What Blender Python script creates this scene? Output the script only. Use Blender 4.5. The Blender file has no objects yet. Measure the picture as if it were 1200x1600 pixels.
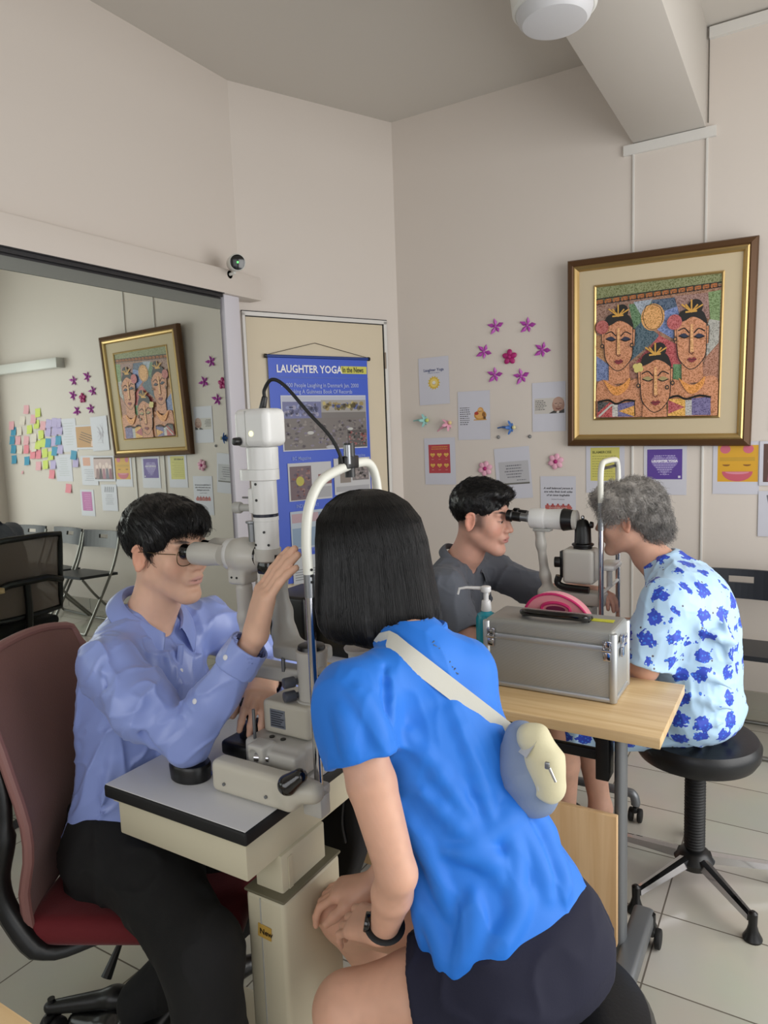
import bpy, bmesh, math, random
import numpy as np
from mathutils import Vector, Matrix

# ---------------------------------------------------------------- camera, light, exposure
SC = bpy.context.scene
COL = SC.collection
EYE = np.array([0.0, 0.0, 1.5])
YAW, PITCH, ROLL, FPX = math.radians(31.0848), math.radians(6.4464), math.radians(-2.0940), 1094.77
FWD = np.array([-math.sin(YAW) * math.cos(PITCH), math.cos(YAW) * math.cos(PITCH), -math.sin(PITCH)])
_r = np.array([math.cos(YAW), math.sin(YAW), 0.0])
_u = np.cross(_r, FWD)
RGT = math.cos(ROLL) * _r + math.sin(ROLL) * _u
UPV = -math.sin(ROLL) * _r + math.cos(ROLL) * _u
cam_data = bpy.data.cameras.new('camera')
cam = bpy.data.objects.new('camera', cam_data)
COL.objects.link(cam)
cam.matrix_world = Matrix(((RGT[0], UPV[0], -FWD[0], EYE[0]), (RGT[1], UPV[1], -FWD[1], EYE[1]),
                           (RGT[2], UPV[2], -FWD[2], EYE[2]), (0, 0, 0, 1)))
cam_data.sensor_fit = 'VERTICAL'
cam_data.sensor_height = 34.6
cam_data.lens = FPX / 1600.0 * 34.6
cam_data.clip_start = 0.05
SC.camera = cam
SC.view_settings.view_transform = 'Standard'
SC.view_settings.look = 'None'
SC.view_settings.gamma = 1
SC.view_settings.use_curve_mapping = False
SC.view_settings.exposure = 0.22
SC.cycles.use_denoising = True
SC.cycles.max_bounces = 8
SC.cycles.sample_clamp_indirect = 6

wd = bpy.data.worlds.new('world'); SC.world = wd; wd.use_nodes = True
wd.node_tree.nodes['Background'].inputs[0].default_value = (0.80, 0.90, 1.0, 1)
wd.node_tree.nodes['Background'].inputs[1].default_value = 0.55

def area_light(name, loc, target, sx, sy, power, color):
    d = bpy.data.lights.new(name, 'AREA'); d.shape = 'RECTANGLE'; d.size = sx; d.size_y = sy
    d.energy = power; d.color = color
    o = bpy.data.objects.new(name, d); COL.objects.link(o)
    o.location = loc
    o.rotation_euler = (Vector(target) - Vector(loc)).to_track_quat('-Z', 'Y').to_euler()
    return o
# daylight through the glazed right-hand side and through the windows behind the photographer
area_light('window_light_right', (1.72, 2.0, 1.55), (0.0, 2.0, 1.4), 2.6, 2.3, 68, (1.0, 0.975, 0.94))
area_light('window_light_right_near', (1.72, -0.6, 1.55), (0.0, -0.3, 1.4), 1.8, 2.3, 12, (1.0, 0.97, 0.93))
area_light('window_light_rear', (-0.6, -2.35, 1.75), (-0.6, 0, 1.6), 3.0, 1.7, 28, (0.99, 0.97, 0.96))

# ---------------------------------------------------------------- small helpers
def V(*a): return np.array(a, dtype=float)
def nz(v):
    v = np.asarray(v, float); return v / (np.linalg.norm(v) + 1e-12)
def _ray(px, py): return FWD + (px - 600) / FPX * RGT - (py - 800) / FPX * UPV
def at_d(px, py, k): return EYE + _ray(px, py) * k                       # measured from the photograph at distance k
def at_x(px, py, x): d = _ray(px, py); return EYE + d * (x - EYE[0]) / d[0]
def at_y(px, py, y): d = _ray(px, py); return EYE + d * (y - EYE[1]) / d[1]
def at_z(px, py, z): d = _ray(px, py); return EYE + d * (z - EYE[2]) / d[2]
def lin(c):
    if isinstance(c, str):
        c = tuple(int(c[i:i + 2], 16) / 255 for i in (0, 2, 4))
    return tuple((x / 12.92 if x <= 0.04045 else ((x + 0.055) / 1.055) ** 2.4) for x in c[:3]) + (1.0,)

MATS = {}
def mat(name, col, rough=0.5, metal=0.0, bump=None, spec=0.5, vary=None, coat=0.0, sheen=0.0, sub=0.0, trans=0.0, ior=1.45, aniso=0.0):
    """bump=(scale, strength[, detail]); vary=(scale, amount) mottles the colour; sheen for cloth."""
    if name in MATS: return MATS[name]
    m = bpy.data.materials.new(name); m.use_nodes = True; MATS[name] = m
    nt = m.node_tree; b = nt.nodes['Principled BSDF']; c = lin(col)
    b.inputs['Base Color'].default_value = c; m.diffuse_color = c
    b.inputs['Roughness'].default_value = rough; b.inputs['Metallic'].default_value = metal
    b.inputs['Specular IOR Level'].default_value = spec
    if coat: b.inputs['Coat Weight'].default_value = coat; b.inputs['Coat Roughness'].default_value = 0.15
    if sheen: b.inputs['Sheen Weight'].default_value = sheen; b.inputs['Sheen Roughness'].default_value = 0.4
    if sub:
        b.inputs['Subsurface Weight'].default_value = sub; b.inputs['Subsurface Radius'].default_value = (1.0, 0.35, 0.2)
        b.inputs['Subsurface Scale'].default_value = 0.006
    if trans: b.inputs['Transmission Weight'].default_value = trans; b.inputs['IOR'].default_value = ior
    if aniso: b.inputs['Anisotropic'].default_value = aniso
    tc = None
    if bump or vary:
        tc = nt.nodes.new('ShaderNodeTexCoord')
    if vary:
        n = nt.nodes.new('ShaderNodeTexNoise'); n.inputs['Scale'].default_value = vary[0]; n.inputs['Detail'].default_value = 4
        nt.links.new(tc.outputs['Object'], n.inputs['Vector'])
        mx = nt.nodes.new('ShaderNodeMix'); mx.data_type = 'RGBA'
        a = vary[1]
        mx.inputs[6].default_value = tuple(x * (1 - a) for x in c[:3]) + (1,)
        mx.inputs[7].default_value = tuple(min(1, x * (1 + a)) for x in c[:3]) + (1,)
        nt.links.new(n.outputs['Fac'], mx.inputs[0]); nt.links.new(mx.outputs[2], b.inputs['Base Color'])
    if bump:
        n = nt.nodes.new('ShaderNodeTexNoise'); n.inputs['Scale'].default_value = bump[0]
        n.inputs['Detail'].default_value = bump[2] if len(bump) > 2 else 3
        nt.links.new(tc.outputs['Object'], n.inputs['Vector'])
        bp = nt.nodes.new('ShaderNodeBump'); bp.inputs['Strength'].default_value = bump[1]; bp.inputs['Distance'].default_value = 0.002
        nt.links.new(n.outputs['Fac'], bp.inputs['Height']); nt.links.new(bp.outputs['Normal'], b.inputs['Normal'])
    return m
def nodes_of(m): return m.node_tree.nodes, m.node_tree.links, m.node_tree.nodes['Principled BSDF']

def frame(o, f, up=(0, 0, 1)):
    """4x4 with columns right, forward, up (a body or head looking along f)."""
    f = nz(f); r = nz(np.cross(f, up)); u = np.cross(r, f)
    M = np.eye(4); M[:3, 0] = r; M[:3, 1] = f; M[:3, 2] = u; M[:3, 3] = o
    return M
def frameu(o, up, f):
    u = nz(up); r = nz(np.cross(f, u)); M = np.eye(4); M[:3, 0] = r; M[:3, 1] = np.cross(u, r); M[:3, 2] = u; M[:3, 3] = o
    return M
def rotm(axis, deg):
    return np.array(Matrix.Rotation(math.radians(deg), 3, Vector(axis)))
def tf(M, p): return M[:3, :3] @ np.asarray(p, float) + M[:3, 3]

class MB:
    """collects shapes (world coordinates) into one mesh"""
    def __init__(s, M=None):
        s.bm = bmesh.new(); s.M = Matrix.Identity(4) if M is None else Matrix(np.asarray(M).tolist()); s.mi = 0
    def _fin(s, geom, T):
        for v in geom: v.co = s.M @ (T @ v.co)
        fs = set()
        for v in geom:
            for f in v.link_faces: fs.add(f)
        for f in fs: f.material_index = s.mi
    def box(s, c, size, rot=None, bevel=0.0, seg=2):
        t = bmesh.new()
        bmesh.ops.create_cube(t, size=1)
        for v in t.verts: v.co = Vector((v.co.x * size[0], v.co.y * size[1], v.co.z * size[2]))
        if bevel > 0:
            bmesh.ops.bevel(t, geom=list(t.edges), offset=min(bevel, min(size) * .49), segments=seg, profile=.5, affect='EDGES')
        T = Matrix.Translation(Vector(c)) @ (Matrix(np.asarray(rot).tolist()).to_4x4() if rot is not None else Matrix.Identity(4))
        s._merge(t, T); return s
    def _merge(s, t, T):
        vs = [s.bm.verts.new(s.M @ (T @ v.co)) for v in t.verts]
        t.verts.index_update()
        for f in t.faces:
            try:
                nf = s.bm.faces.new([vs[v.index] for v in f.verts]); nf.material_index = s.mi
            except ValueError: pass
        t.free()
    def ring(s, c, ax, u, w, ru, rw, seg):
        return [s.bm.verts.new(s.M @ Vector((c + u * ru * math.cos(2 * math.pi * i / seg) + w * rw * math.sin(2 * math.pi * i / seg)).tolist())) for i in range(seg)]
    def _skin(s, rings, cap=True, closed=False):
        n = len(rings[0])
        pairs = list(zip(rings, rings[1:])) + ([(rings[-1], rings[0])] if closed else [])
        for a, b in pairs:
            for i in range(n):
                j = (i + 1) % n
                try: s.bm.faces.new((a[i], a[j], b[j], b[i])).material_index = s.mi
                except ValueError: pass
        if cap and not closed:
            for r, rev in ((rings[0], True), (rings[-1], False)):
                try: s.bm.faces.new(list(reversed(r)) if rev else r).material_index = s.mi
                except ValueError: pass
    def cyl(s, a, b, r0, r1=None, seg=24, bev=0.0):
        a, b = np.asarray(a, float), np.asarray(b, float); r1 = r0 if r1 is None else r1
        L = np.linalg.norm(b - a); ax = nz(b - a)
        if bev: prof = [(0, r0 - bev), (bev * .3, r0 - bev * .3), (bev, r0), (L - bev, r1), (L - bev * .3, r1 - bev * .3), (L, r1 - bev)]
        else: prof = [(0, r0), (L, r1)]
        return s.lathe(prof, a, ax, seg)
    def lathe(s, prof, o, ax=(0, 0, 1), seg=32, sq=(1, 1), u=None):
        """prof = [(height along axis, radius)]"""
        ax = nz(ax); o = np.asarray(o, float)
        if u is None: u = nz(np.cross(ax, (0, 0, 1))) if abs(ax[2]) < .9 else nz(np.cross(ax, (0, 1, 0)))
        else: u = nz(u)
        w = np.cross(ax, u)
        rings = [s.ring(o + ax * h, ax, u, w, max(r, 1e-4) * sq[0], max(r, 1e-4) * sq[1], seg) for h, r in prof]
        s._skin(rings); return s
    def tube(s, pts, r, seg=10, closed=False, flat=1.0, nrm=None):
        pts = [np.asarray(p, float) for p in pts]; n = len(pts)
        rs = r if isinstance(r, (list, tuple)) else [r] * n
        rings = []; prev = None
        for i, p in enumerate(pts):
            if closed: t = pts[(i + 1) % n] - pts[i - 1]
            else: t = pts[min(i + 1, n - 1)] - pts[max(i - 1, 0)]
            t = nz(t)
            if prev is None:
                g = nrm if nrm is not None else ((0, 0, 1) if abs(t[2]) < .9 else (0, 1, 0))
                u = nz(np.cross(t, g))
            else: u = nz(prev - t * (prev @ t))
            prev = u; w = np.cross(t, u)
            rings.append(s.ring(p, t, u, w, rs[i], rs[i] * flat, seg))
        s._skin(rings, closed=closed); return s
    def ell(s, c, r, rot=None, seg=20, rings=12):
        t = bmesh.new(); bmesh.ops.create_uvsphere(t, u_segments=seg, v_segments=rings, radius=1)
        T = Matrix.Translation(Vector(c)) @ (Matrix(np.asarray(rot).tolist()).to_4x4() if rot is not None else Matrix.Identity(4)) @ Matrix.Diagonal((r[0], r[1], r[2], 1))
        s._merge(t, T); return s
    def prism(s, pts, ext):
        """closed outline (3D, planar) pushed by vector ext"""
        e = Vector(np.asarray(ext, float).tolist())
        a = [s.bm.verts.new(s.M @ Vector(np.asarray(p, float).tolist())) for p in pts]
        b = [s.bm.verts.new(s.M @ (Vector(np.asarray(p, float).tolist()) + e)) for p in pts]
        n = len(pts)
        for i in range(n):
            j = (i + 1) % n; s.bm.faces.new((a[i], a[j], b[j], b[i])).material_index = s.mi
        s.bm.faces.new(list(reversed(a))).material_index = s.mi; s.bm.faces.new(b).material_index = s.mi
        return s
    def poly(s, pts):
        s.bm.faces.new([s.bm.verts.new(s.M @ Vector(np.asarray(p, float).tolist())) for p in pts]).material_index = s.mi
        return s
    def mesh(s, name, mats, smooth=True, angle=35):
        bmesh.ops.recalc_face_normals(s.bm, faces=list(s.bm.faces))
        me = bpy.data.meshes.new(name); s.bm.to_mesh(me); s.bm.free()
        for m in (mats if isinstance(mats, (list, tuple)) else [mats]): me.materials.append(m)
        if smooth:
            me.shade_smooth(); me.set_sharp_from_angle(angle=math.radians(angle))
        return me

def put(name, me, parent=None, origin=None):
    """link a mesh given in world coordinates; its origin goes to its base (things) or its middle (parts)"""
    n = len(me.vertices); co = np.empty(n * 3, 'f'); me.vertices.foreach_get('co', co); co = co.reshape(-1, 3)
    lo, hi = co.min(0), co.max(0)
    if origin is None:
        origin = (lo + hi) / 2
        if parent is None: origin[2] = lo[2]
    origin = np.asarray(origin, 'f')
    me.vertices.foreach_set('co', (co - origin).ravel()); me.update()
    o = bpy.data.objects.new(name, me); COL.objects.link(o)
    if parent is not None:
        o.parent = parent; o.location = Vector(origin.tolist()) - Vector(parent['_w'])
    else: o.location = origin.tolist()
    o['_w'] = [float(x) for x in origin]
    return o
def obj(name, mb, mats, parent=None, label=None, **k):
    o = put(name, mb.mesh(name, mats, **k), parent)
    if label: o['label'] = label
    return o
def thing(name, loc, label, cat, group=None):
    o = bpy.data.objects.new(name, None); COL.objects.link(o); o.location = loc; o.empty_display_size = .05
    o['_w'] = [float(x) for x in loc]
    return tag(o, label, cat, group)
def tag(o, label, cat, group=None, kind=None):
    o['label'] = label; o['category'] = cat
    if group: o['group'] = group
    if kind: o['kind'] = kind
    return o
def struct(name, mb, mats, parent=None, **k):
    o = obj(name, mb, mats, parent, **k)
    if parent is None: o['kind'] = 'structure'
    return o
def copy_tree(o, loc=None, rot=None, parent=None):
    c = o.copy(); COL.objects.link(c)
    if parent is not None: c.parent = parent
    if loc is not None: c.location = loc
    if rot is not None: c.rotation_euler = rot
    for ch in list(o.children): copy_tree(ch, parent=c)
    return c
def text(parent, body, o, right, up, size, m, name='lettering', align='LEFT', bold=0.0, xs=1.0, shear=0.0):
    cu = bpy.data.curves.new(name, 'FONT'); cu.body = body; cu.size = size; cu.align_x = align; cu.extrude = 0.0002
    cu.offset = bold; cu.resolution_u = 2; cu.shear = shear
    cu.materials.append(m)
    r, u = nz(right), nz(up); n = np.cross(r, u)
    M = Matrix(((r[0] * xs, u[0], n[0], o[0]), (r[1] * xs, u[1], n[1], o[1]), (r[2] * xs, u[2], n[2], o[2]), (0, 0, 0, 1)))
    tmp = bpy.data.objects.new('tmp', cu); me = bpy.data.meshes.new_from_object(tmp); me.name = name
    bpy.data.objects.remove(tmp); bpy.data.curves.remove(cu); me.transform(M)
    if not me.materials: me.materials.append(m)
    return put(name, me, parent)

def bez(pts, n=8):
    """Catmull-Rom through the points"""
    P = [np.asarray(p, float) for p in pts]; P = [2 * P[0] - P[1]] + P + [2 * P[-1] - P[-2]]; out = []
    for i in range(1, len(P) - 2):
        for k in range(n):
            t = k / n
            out.append(.5 * ((2 * P[i]) + (-P[i - 1] + P[i + 1]) * t + (2 * P[i - 1] - 5 * P[i] + 4 * P[i + 1] - P[i + 2]) * t * t + (-P[i - 1] + 3 * P[i] - 3 * P[i + 1] + P[i + 2]) * t ** 3))
    out.append(P[-2]); return out

# ---------------------------------------------------------------- blended solids (distance fields turned into meshes)
_rs = np.random.RandomState(7)
_PERM = _rs.permutation(256).astype(np.int32)
_GR = _rs.rand(256).astype('f') * 2 - 1
def noise3(P, s):
    """smooth value noise, P (...,3)"""
    Q = P * s; I = np.floor(Q).astype(np.int32); F = (Q - I).astype('f'); F = F * F * (3 - 2 * F)
    def h(dx, dy, dz):
        return _GR[_PERM[(_PERM[(_PERM[(I[..., 0] + dx) & 255] + I[..., 1] + dy) & 255] + I[..., 2] + dz) & 255]]
    x, y, z = F[..., 0], F[..., 1], F[..., 2]
    a = h(0, 0, 0) * (1 - x) + h(1, 0, 0) * x; b = h(0, 1, 0) * (1 - x) + h(1, 1, 0) * x
    c = h(0, 0, 1) * (1 - x) + h(1, 0, 1) * x; d = h(0, 1, 1) * (1 - x) + h(1, 1, 1) * x
    return (a * (1 - y) + b * y) * (1 - z) + (c * (1 - y) + d * y) * z

class Blob:
    def __init__(s): s.ops = []
    def _add(s, fn, lo, hi, k, mode):
        pad = k + .004
        s.ops.append((fn, np.minimum(lo, hi) - pad, np.maximum(lo, hi) + pad, k, mode)); return s
    def cap(s, a, b, ra, rb=None, k=.01, mode='u', sq=None):
        """tapered capsule; sq=(axis, factor) flattens it along axis"""
        a, b = np.asarray(a, float), np.asarray(b, float); rb = ra if rb is None else rb
        ba = b - a; L2 = ba @ ba + 1e-12; m = max(ra, rb)
        if sq is not None: ax = nz(sq[0]).astype('f'); fac = sq[1]; m = m * max(1, fac)
        def fn(P):
            pa = P - a.astype('f'); t = np.clip((pa @ ba.astype('f')) / L2, 0, 1)
            d = pa - t[..., None] * ba.astype('f')
            if sq is not None:
                c = d @ ax; d = d + ax * (c * (1 / fac - 1))[..., None]
            r = ra + (rb - ra) * t
            q = np.sqrt((d * d).sum(-1)) - r
            return q * (min(1, fac) if sq is not None else 1)
        return s._add(fn, np.minimum(a, b) - m, np.maximum(a, b) + m, k, mode)
    def path(s, pts, rs, k=.01, mode='u', sq=None):
        if not isinstance(rs, (list, tuple)): rs = [rs] * len(pts)
        for i in range(len(pts) - 1): s.cap(pts[i], pts[i + 1], rs[i], rs[i + 1], k, mode, sq)
        return s
    def ell(s, c, r, M=None, k=.01, mode='u', rot=None):
        """ellipsoid; M = 4x4 frame, c and r in that frame"""
        R = np.eye(3) if M is None else M[:3, :3]
        cw = np.asarray(c, float) if M is None else tf(M, c)
        if rot is not None: R = R @ rot
        r = np.asarray(r, float); m = r.max()
        Rf, cf, rf = R.astype('f'), cw.astype('f'), r.astype('f')
        def fn(P):
            q = (P - cf) @ Rf; k0 = np.sqrt(((q / rf) ** 2).sum(-1)); k1 = np.sqrt(((q / rf ** 2) ** 2).sum(-1)) + 1e-6
            return k0 * (k0 - 1) / k1
        return s._add(fn, cw - m, cw + m, k, mode)
    def box(s, c, h, M=None, r=.005, k=.01, mode='u'):
        R = np.eye(3) if M is None else M[:3, :3]
        cw = np.asarray(c, float) if M is None else tf(M, c)
        h = np.asarray(h, float); m = np.linalg.norm(h); Rf, cf, hf = R.astype('f'), cw.astype('f'), (h - r).astype('f')
        def fn(P):
            q = np.abs((P - cf) @ Rf) - hf
            return np.sqrt((np.maximum(q, 0) ** 2).sum(-1)) + np.minimum(q.max(-1), 0) - r
        return s._add(fn, cw - m, cw + m, k, mode)
    def torso(s, M, secs, k=.03, p=2.3, g=1.0, rnd=.04):
        """trunk: secs = [(height, side offset, forward offset, half width, half depth)] up the frame M"""
        A = np.array(secs, float); zz = np.linspace(A[0, 0], A[-1, 0], 60)
        T = np.array([np.interp(zz, A[:, 0], A[:, i]) for i in range(1, 5)])
        for _ in range(6): T[:, 1:-1] = T[:, 1:-1] * .5 + (T[:, :-2] + T[:, 2:]) * .25
        T[2:] *= g; z0, z1 = A[0, 0], A[-1, 0]; R = M[:3, :3].astype('f'); o = M[:3, 3].astype('f'); T = T.astype('f'); zf = zz.astype('f')
        m = float(max(np.abs(T[0]).max() + T[2].max(), np.abs(T[1]).max() + T[3].max()))
        cs = np.array([tf(M, (a, b, c)) for a in (-m, m) for b in (-m, m) for c in (z0, z1)])
        def fn(P):
            q = (P - o) @ R; z = q[..., 2]; xo, yo, rx, ry = (np.interp(z, zf, T[i]).astype('f') for i in range(4))
            d = ((np.abs(q[..., 0] - xo) / rx) ** p + (np.abs(q[..., 1] - yo) / ry) ** p) ** (1 / p)
            f = (d - 1) * np.minimum(rx, ry); e = np.maximum(z - z1, z0 - z); h = np.maximum(rnd - np.abs(f - e), 0) / rnd
            return np.maximum(f, e) + h * h * rnd * .25
        return s._add(fn, cs.min(0), cs.max(0), k, 'u')
    def cut(s, o, n, k=.002):
        """removes what lies on the side n points to"""
        o = np.asarray(o, 'f'); n = nz(n).astype('f')
        s.ops.append((lambda P: -((P - o) @ n), None, None, k, 's')); return s
    def cutnear(s, o, n, R, k=.002):
        o = np.asarray(o, 'f'); n = nz(n).astype('f')
        def fn(P): return np.maximum(-((P - o) @ n), np.sqrt(((P - o) ** 2).sum(-1)) - R)
        return s._add(fn, o - R, o + R, k, 's')
    def disp(s, fn): s.ops.append((fn, None, None, 0, 'd')); return s
    def sub(s, other):
        s.ops.append((other, None, None, 0.001, 'sub')); return s
    def eval(s, P, lo, hi):
        f = np.full(P.shape[:-1], .05, 'f')
        for fn, a, b, k, mode in s.ops:
            if a is not None and (np.any(a > hi) or np.any(b < lo)): continue
            if mode == 'd': f = f + fn(P, f); continue
            if mode == 'sub': d = fn.eval(P, lo, hi); f = np.maximum(f, -d); continue
            d = fn(P)
            if mode == 's': d = -d
            if k <= 0:
                f = np.minimum(f, d) if mode == 'u' else np.maximum(f, d)
            elif mode == 'u':
                h = np.maximum(k - np.abs(f - d), 0) / k; f = np.minimum(f, d) - h * h * k * .25
            else:
                h = np.maximum(k - np.abs(f - d), 0) / k; f = np.maximum(f, d) + h * h * k * .25
        return f
    def build(s, name, h=.004, B=22):
        bb = [(a, b) for fn, a, b, k, m in s.ops if a is not None and m == 'u']
        lo = np.min([a for a, b in bb], 0); bl = np.floor(lo / (h * B)).astype(int)
        act = set()
        for a, b in bb:
            i0 = np.floor((a - h) / (h * B)).astype(int); i1 = np.floor((b + h) / (h * B)).astype(int)
            for i in range(i0[0], i1[0] + 1):
                for j in range(i0[1], i1[1] + 1):
                    for k in range(i0[2], i1[2] + 1): act.add((i, j, k))
        ax = np.arange(B + 2)
        Vs, Ks, Qs = [], [], []
        OFF = 1 << 20
        def key(I): return ((I[..., 0] + OFF).astype(np.int64) << 42) | ((I[..., 1] + OFF).astype(np.int64) << 21) | (I[..., 2] + OFF).astype(np.int64)
        for bi in act:
            b0 = np.array(bi) * B
            G = np.stack(np.meshgrid(ax, ax, ax, indexing='ij'), -1) + b0 - 1
            lo_, hi_ = (b0 - 1) * h, (b0 + B) * h
            # quick look at a coarse set before the full block
            C8 = s.eval((G[::7, ::7, ::7] * h).astype('f'), lo_, hi_)
            if C8.min() > .0145 * (7 * h / .0145) * .9 and C8.min() > 7 * h * .87: continue
            if C8.max() < -7 * h * .95: continue
            f = s.eval((G * h).astype('f'), lo_, hi_)
            if f.min() > 0 or f.max() < 0: continue
            n = B + 1
            c = [f[x:x + n, y:y + n, z:z + n] for x in (0, 1) for y in (0, 1) for z in (0, 1)]
            ins = [q < 0 for q in c]; cnt = sum(i.astype(int) for i in ins)
            m = (cnt > 0) & (cnt < 8)
            if not m.any(): continue
            idx = np.argwhere(m); acc = np.zeros((len(idx), 3)); w = np.zeros(len(idx))
            cs = np.array([q[m] for q in c]).T; cor = np.array([(x, y, z) for x in (0, 1) for y in (0, 1) for z in (0, 1)], float)
            for a in range(8):
                for b in range(a + 1, 8):
                    if np.abs(cor[a] - cor[b]).sum() != 1: continue
                    e = (cs[:, a] < 0) != (cs[:, b] < 0)
                    t = cs[e, a] / (cs[e, a] - cs[e, b])
                    acc[e] += cor[a] + t[:, None] * (cor[b] - cor[a]); w[e] += 1
            Vs.append((idx + acc / w[:, None] + b0 - 1) * h); Ks.append(key(idx + b0 - 1))
            for d in range(3):
                e1, e2 = (d + 1) % 3, (d + 2) % 3
                sl = [slice(1, n)] * 3; s2 = [slice(1, n)] * 3; s2[d] = slice(2, n + 1)
                A = f[tuple(sl)]; Bf = f[tuple(s2)]
                ch = (A < 0) != (Bf < 0)
                if not ch.any(): continue
                ij = np.argwhere(ch) + 1; pos = A[ch] < 0
                u = np.zeros(3, int); u[e1] = 1; v = np.zeros(3, int); v[e2] = 1
                q = np.stack([key(ij - u - v + b0 - 1), key(ij - v + b0 - 1), key(ij + b0 - 1), key(ij - u + b0 - 1)], 1)
                q[~pos] = q[~pos][:, ::-1]
                Qs.append(q)
        Vs = np.concatenate(Vs); Ks = np.concatenate(Ks); Qs = np.concatenate(Qs)
        uk, ui = np.unique(Ks, return_index=True); co = Vs[ui]
        qi = np.searchsorted(uk, Qs); qi = np.minimum(qi, len(uk) - 1)
        ok = (uk[qi] == Qs).all(1); qi = qi[ok]
        me = bpy.data.meshes.new(name)
        me.vertices.add(len(co)); me.vertices.foreach_set('co', co.astype('f').ravel())
        me.loops.add(len(qi) * 4); me.loops.foreach_set('vertex_index', qi.astype(np.int32).ravel())
        me.polygons.add(len(qi)); me.polygons.foreach_set('loop_start', (np.arange(len(qi)) * 4).astype(np.int32))
        me.update(calc_edges=True); me.shade_smooth()
        return me, co
def paint(me, cols):
    """cols (n,3) linear colours -> point attribute Col"""
    a = me.color_attributes.new('Col', 'FLOAT_COLOR', 'POINT')
    c = np.ones((len(cols), 4), 'f'); c[:, :3] = cols; a.data.foreach_set('color', c.ravel())
def col_mat(name, rough=.5, sub=0, bump=None, spec=.5, sheen=0):
    m = mat(name, (.5, .5, .5), rough, sub=sub, bump=bump, spec=spec, sheen=sheen)
    n, l, b = nodes_of(m); a = n.new('ShaderNodeVertexColor'); a.layer_name = 'Col'
    l.new(a.outputs['Color'], b.inputs['Base Color']); return m
# ---------------------------------------------------------------- the room
XM, YW, ZC = -2.634, 3.98, 3.40            # mirror plane, back wall, ceiling
M_WALL = mat('wall_paint', (0.845, 0.81, 0.775), .55, bump=(90, .05))
M_CEIL = mat('ceiling_paint', (0.80, 0.78, 0.75), .7, bump=(60, .05))
M_TRIM = mat('trim_white', (0.86, 0.85, 0.83), .4)
def brick_mat(name, c1, c2, grout, sx, sy, ox, oy, rough, gw=.004):
    m = mat(name, c1, rough); n, l, b = nodes_of(m)
    tc = n.new('ShaderNodeNewGeometry'); mp = n.new('ShaderNodeMapping'); br = n.new('ShaderNodeTexBrick')
    mp.inputs['Location'].default_value = (-ox, -oy, 0)
    br.offset = 0; br.squash = 1; br.inputs['Scale'].default_value = 1
    br.inputs['Brick Width'].default_value = sx; br.inputs['Row Height'].default_value = sy
    br.inputs['Mortar Size'].default_value = gw; br.inputs['Mortar Smooth'].default_value = .1; br.inputs['Bias'].default_value = 0
    br.inputs['Color1'].default_value = lin(c1); br.inputs['Color2'].default_value = lin(c2); br.inputs['Mortar'].default_value = lin(grout)
    l.new(tc.outputs['Position'], mp.inputs['Vector']); l.new(mp.outputs['Vector'], br.inputs['Vector'])
    no = n.new('ShaderNodeTexNoise'); no.inputs['Scale'].default_value = 3.0; no.inputs['Detail'].default_value = 5
    l.new(tc.outputs['Position'], no.inputs['Vector'])
    mx = n.new('ShaderNodeMix'); mx.data_type = 'RGBA'; mx.blend_type = 'MULTIPLY'; mx.inputs[0].default_value = .22
    l.new(br.outputs['Color'], mx.inputs[6]); l.new(no.outputs['Color'], mx.inputs[7]); l.new(mx.outputs[2], b.inputs['Base Color'])
    rr = n.new('ShaderNodeMapRange'); rr.inputs[3].default_value = rough; rr.inputs[4].default_value = .8
    l.new(br.outputs['Fac'], rr.inputs[0]); l.new(rr.outputs[0], b.inputs['Roughness'])
    bp = n.new('ShaderNodeBump'); bp.inputs['Distance'].default_value = .001; bp.invert = True; bp.inputs['Strength'].default_value = .6
    l.new(br.outputs['Fac'], bp.inputs['Height']); l.new(bp.outputs['Normal'], b.inputs['Normal'])
    return m
M_FLOOR = brick_mat('floor_tiles', (0.77, 0.755, 0.71), (0.74, 0.725, 0.68), (0.42, 0.39, 0.35), .313, .3115, -.340, 2.130, .20, .0025)
M_SKIRT = brick_mat('skirting_tiles', (0.72, 0.70, 0.65), (0.70, 0.68, 0.63), (0.4, 0.38, 0.35), .313, .5, -.34, 2.13, .25)

struct('floor', MB().box((-0.6, .9, -.05), (4.3, 6.6, .1)), M_FLOOR, smooth=False)
struct('ceiling', MB().box((-0.6, .9, ZC + .05), (4.3, 6.6, .1)), M_CEIL, smooth=False)
struct('wall_back', MB().box((-.40, YW + .05, 1.7), (3.72, .1, 3.4)), M_WALL, smooth=False)
DA, DB = V(-2.70, 3.02, 0), V(-2.245, 3.98, 0)         # the slanted wall that carries the door
DT = nz(DB - DA); DN = V(DT[1], -DT[0], 0)
def at_dw(px, py, off=0.0):
    d = _ray(px, py); o = DA + DN * off; return EYE + d * (((o - EYE) @ DN) / (d @ DN))
mb = MB(); _a = DA - DT * .05; _b = DB + DT * .02
mb.prism([_a, _b, _b - DN * .1, _a - DN * .1], (0, 0, ZC)); struct('wall_corner', mb, M_WALL, smooth=False)
mb = MB().box((-2.75, .40, 2.86), (.10, 5.3, 1.08)); mb.box((-2.77, .35, 1.2), (.2, 5.1, 2.3))
struct('wall_left', mb, M_WALL, smooth=False)
struct('trim_1', MB().box((-2.65, .44, 2.31), (.11, 5.28, .125), bevel=.004), M_WALL)      # shallow bulkhead over the mirror
M_ALU = mat('dark_aluminium', (.27, .27, .28), .35, .7)
mb = MB()
for xx, ww, zz, hh in ((-2.612, .006, 2.240, .022), (-2.628, .006, 2.236, .03), (-2.645, .008, 2.222, .06), (-2.62, .05, 2.247, .004)): mb.box((xx, .30, zz), (ww, 4.98, hh))
struct('trim_2', mb, M_ALU, smooth=False)
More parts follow.
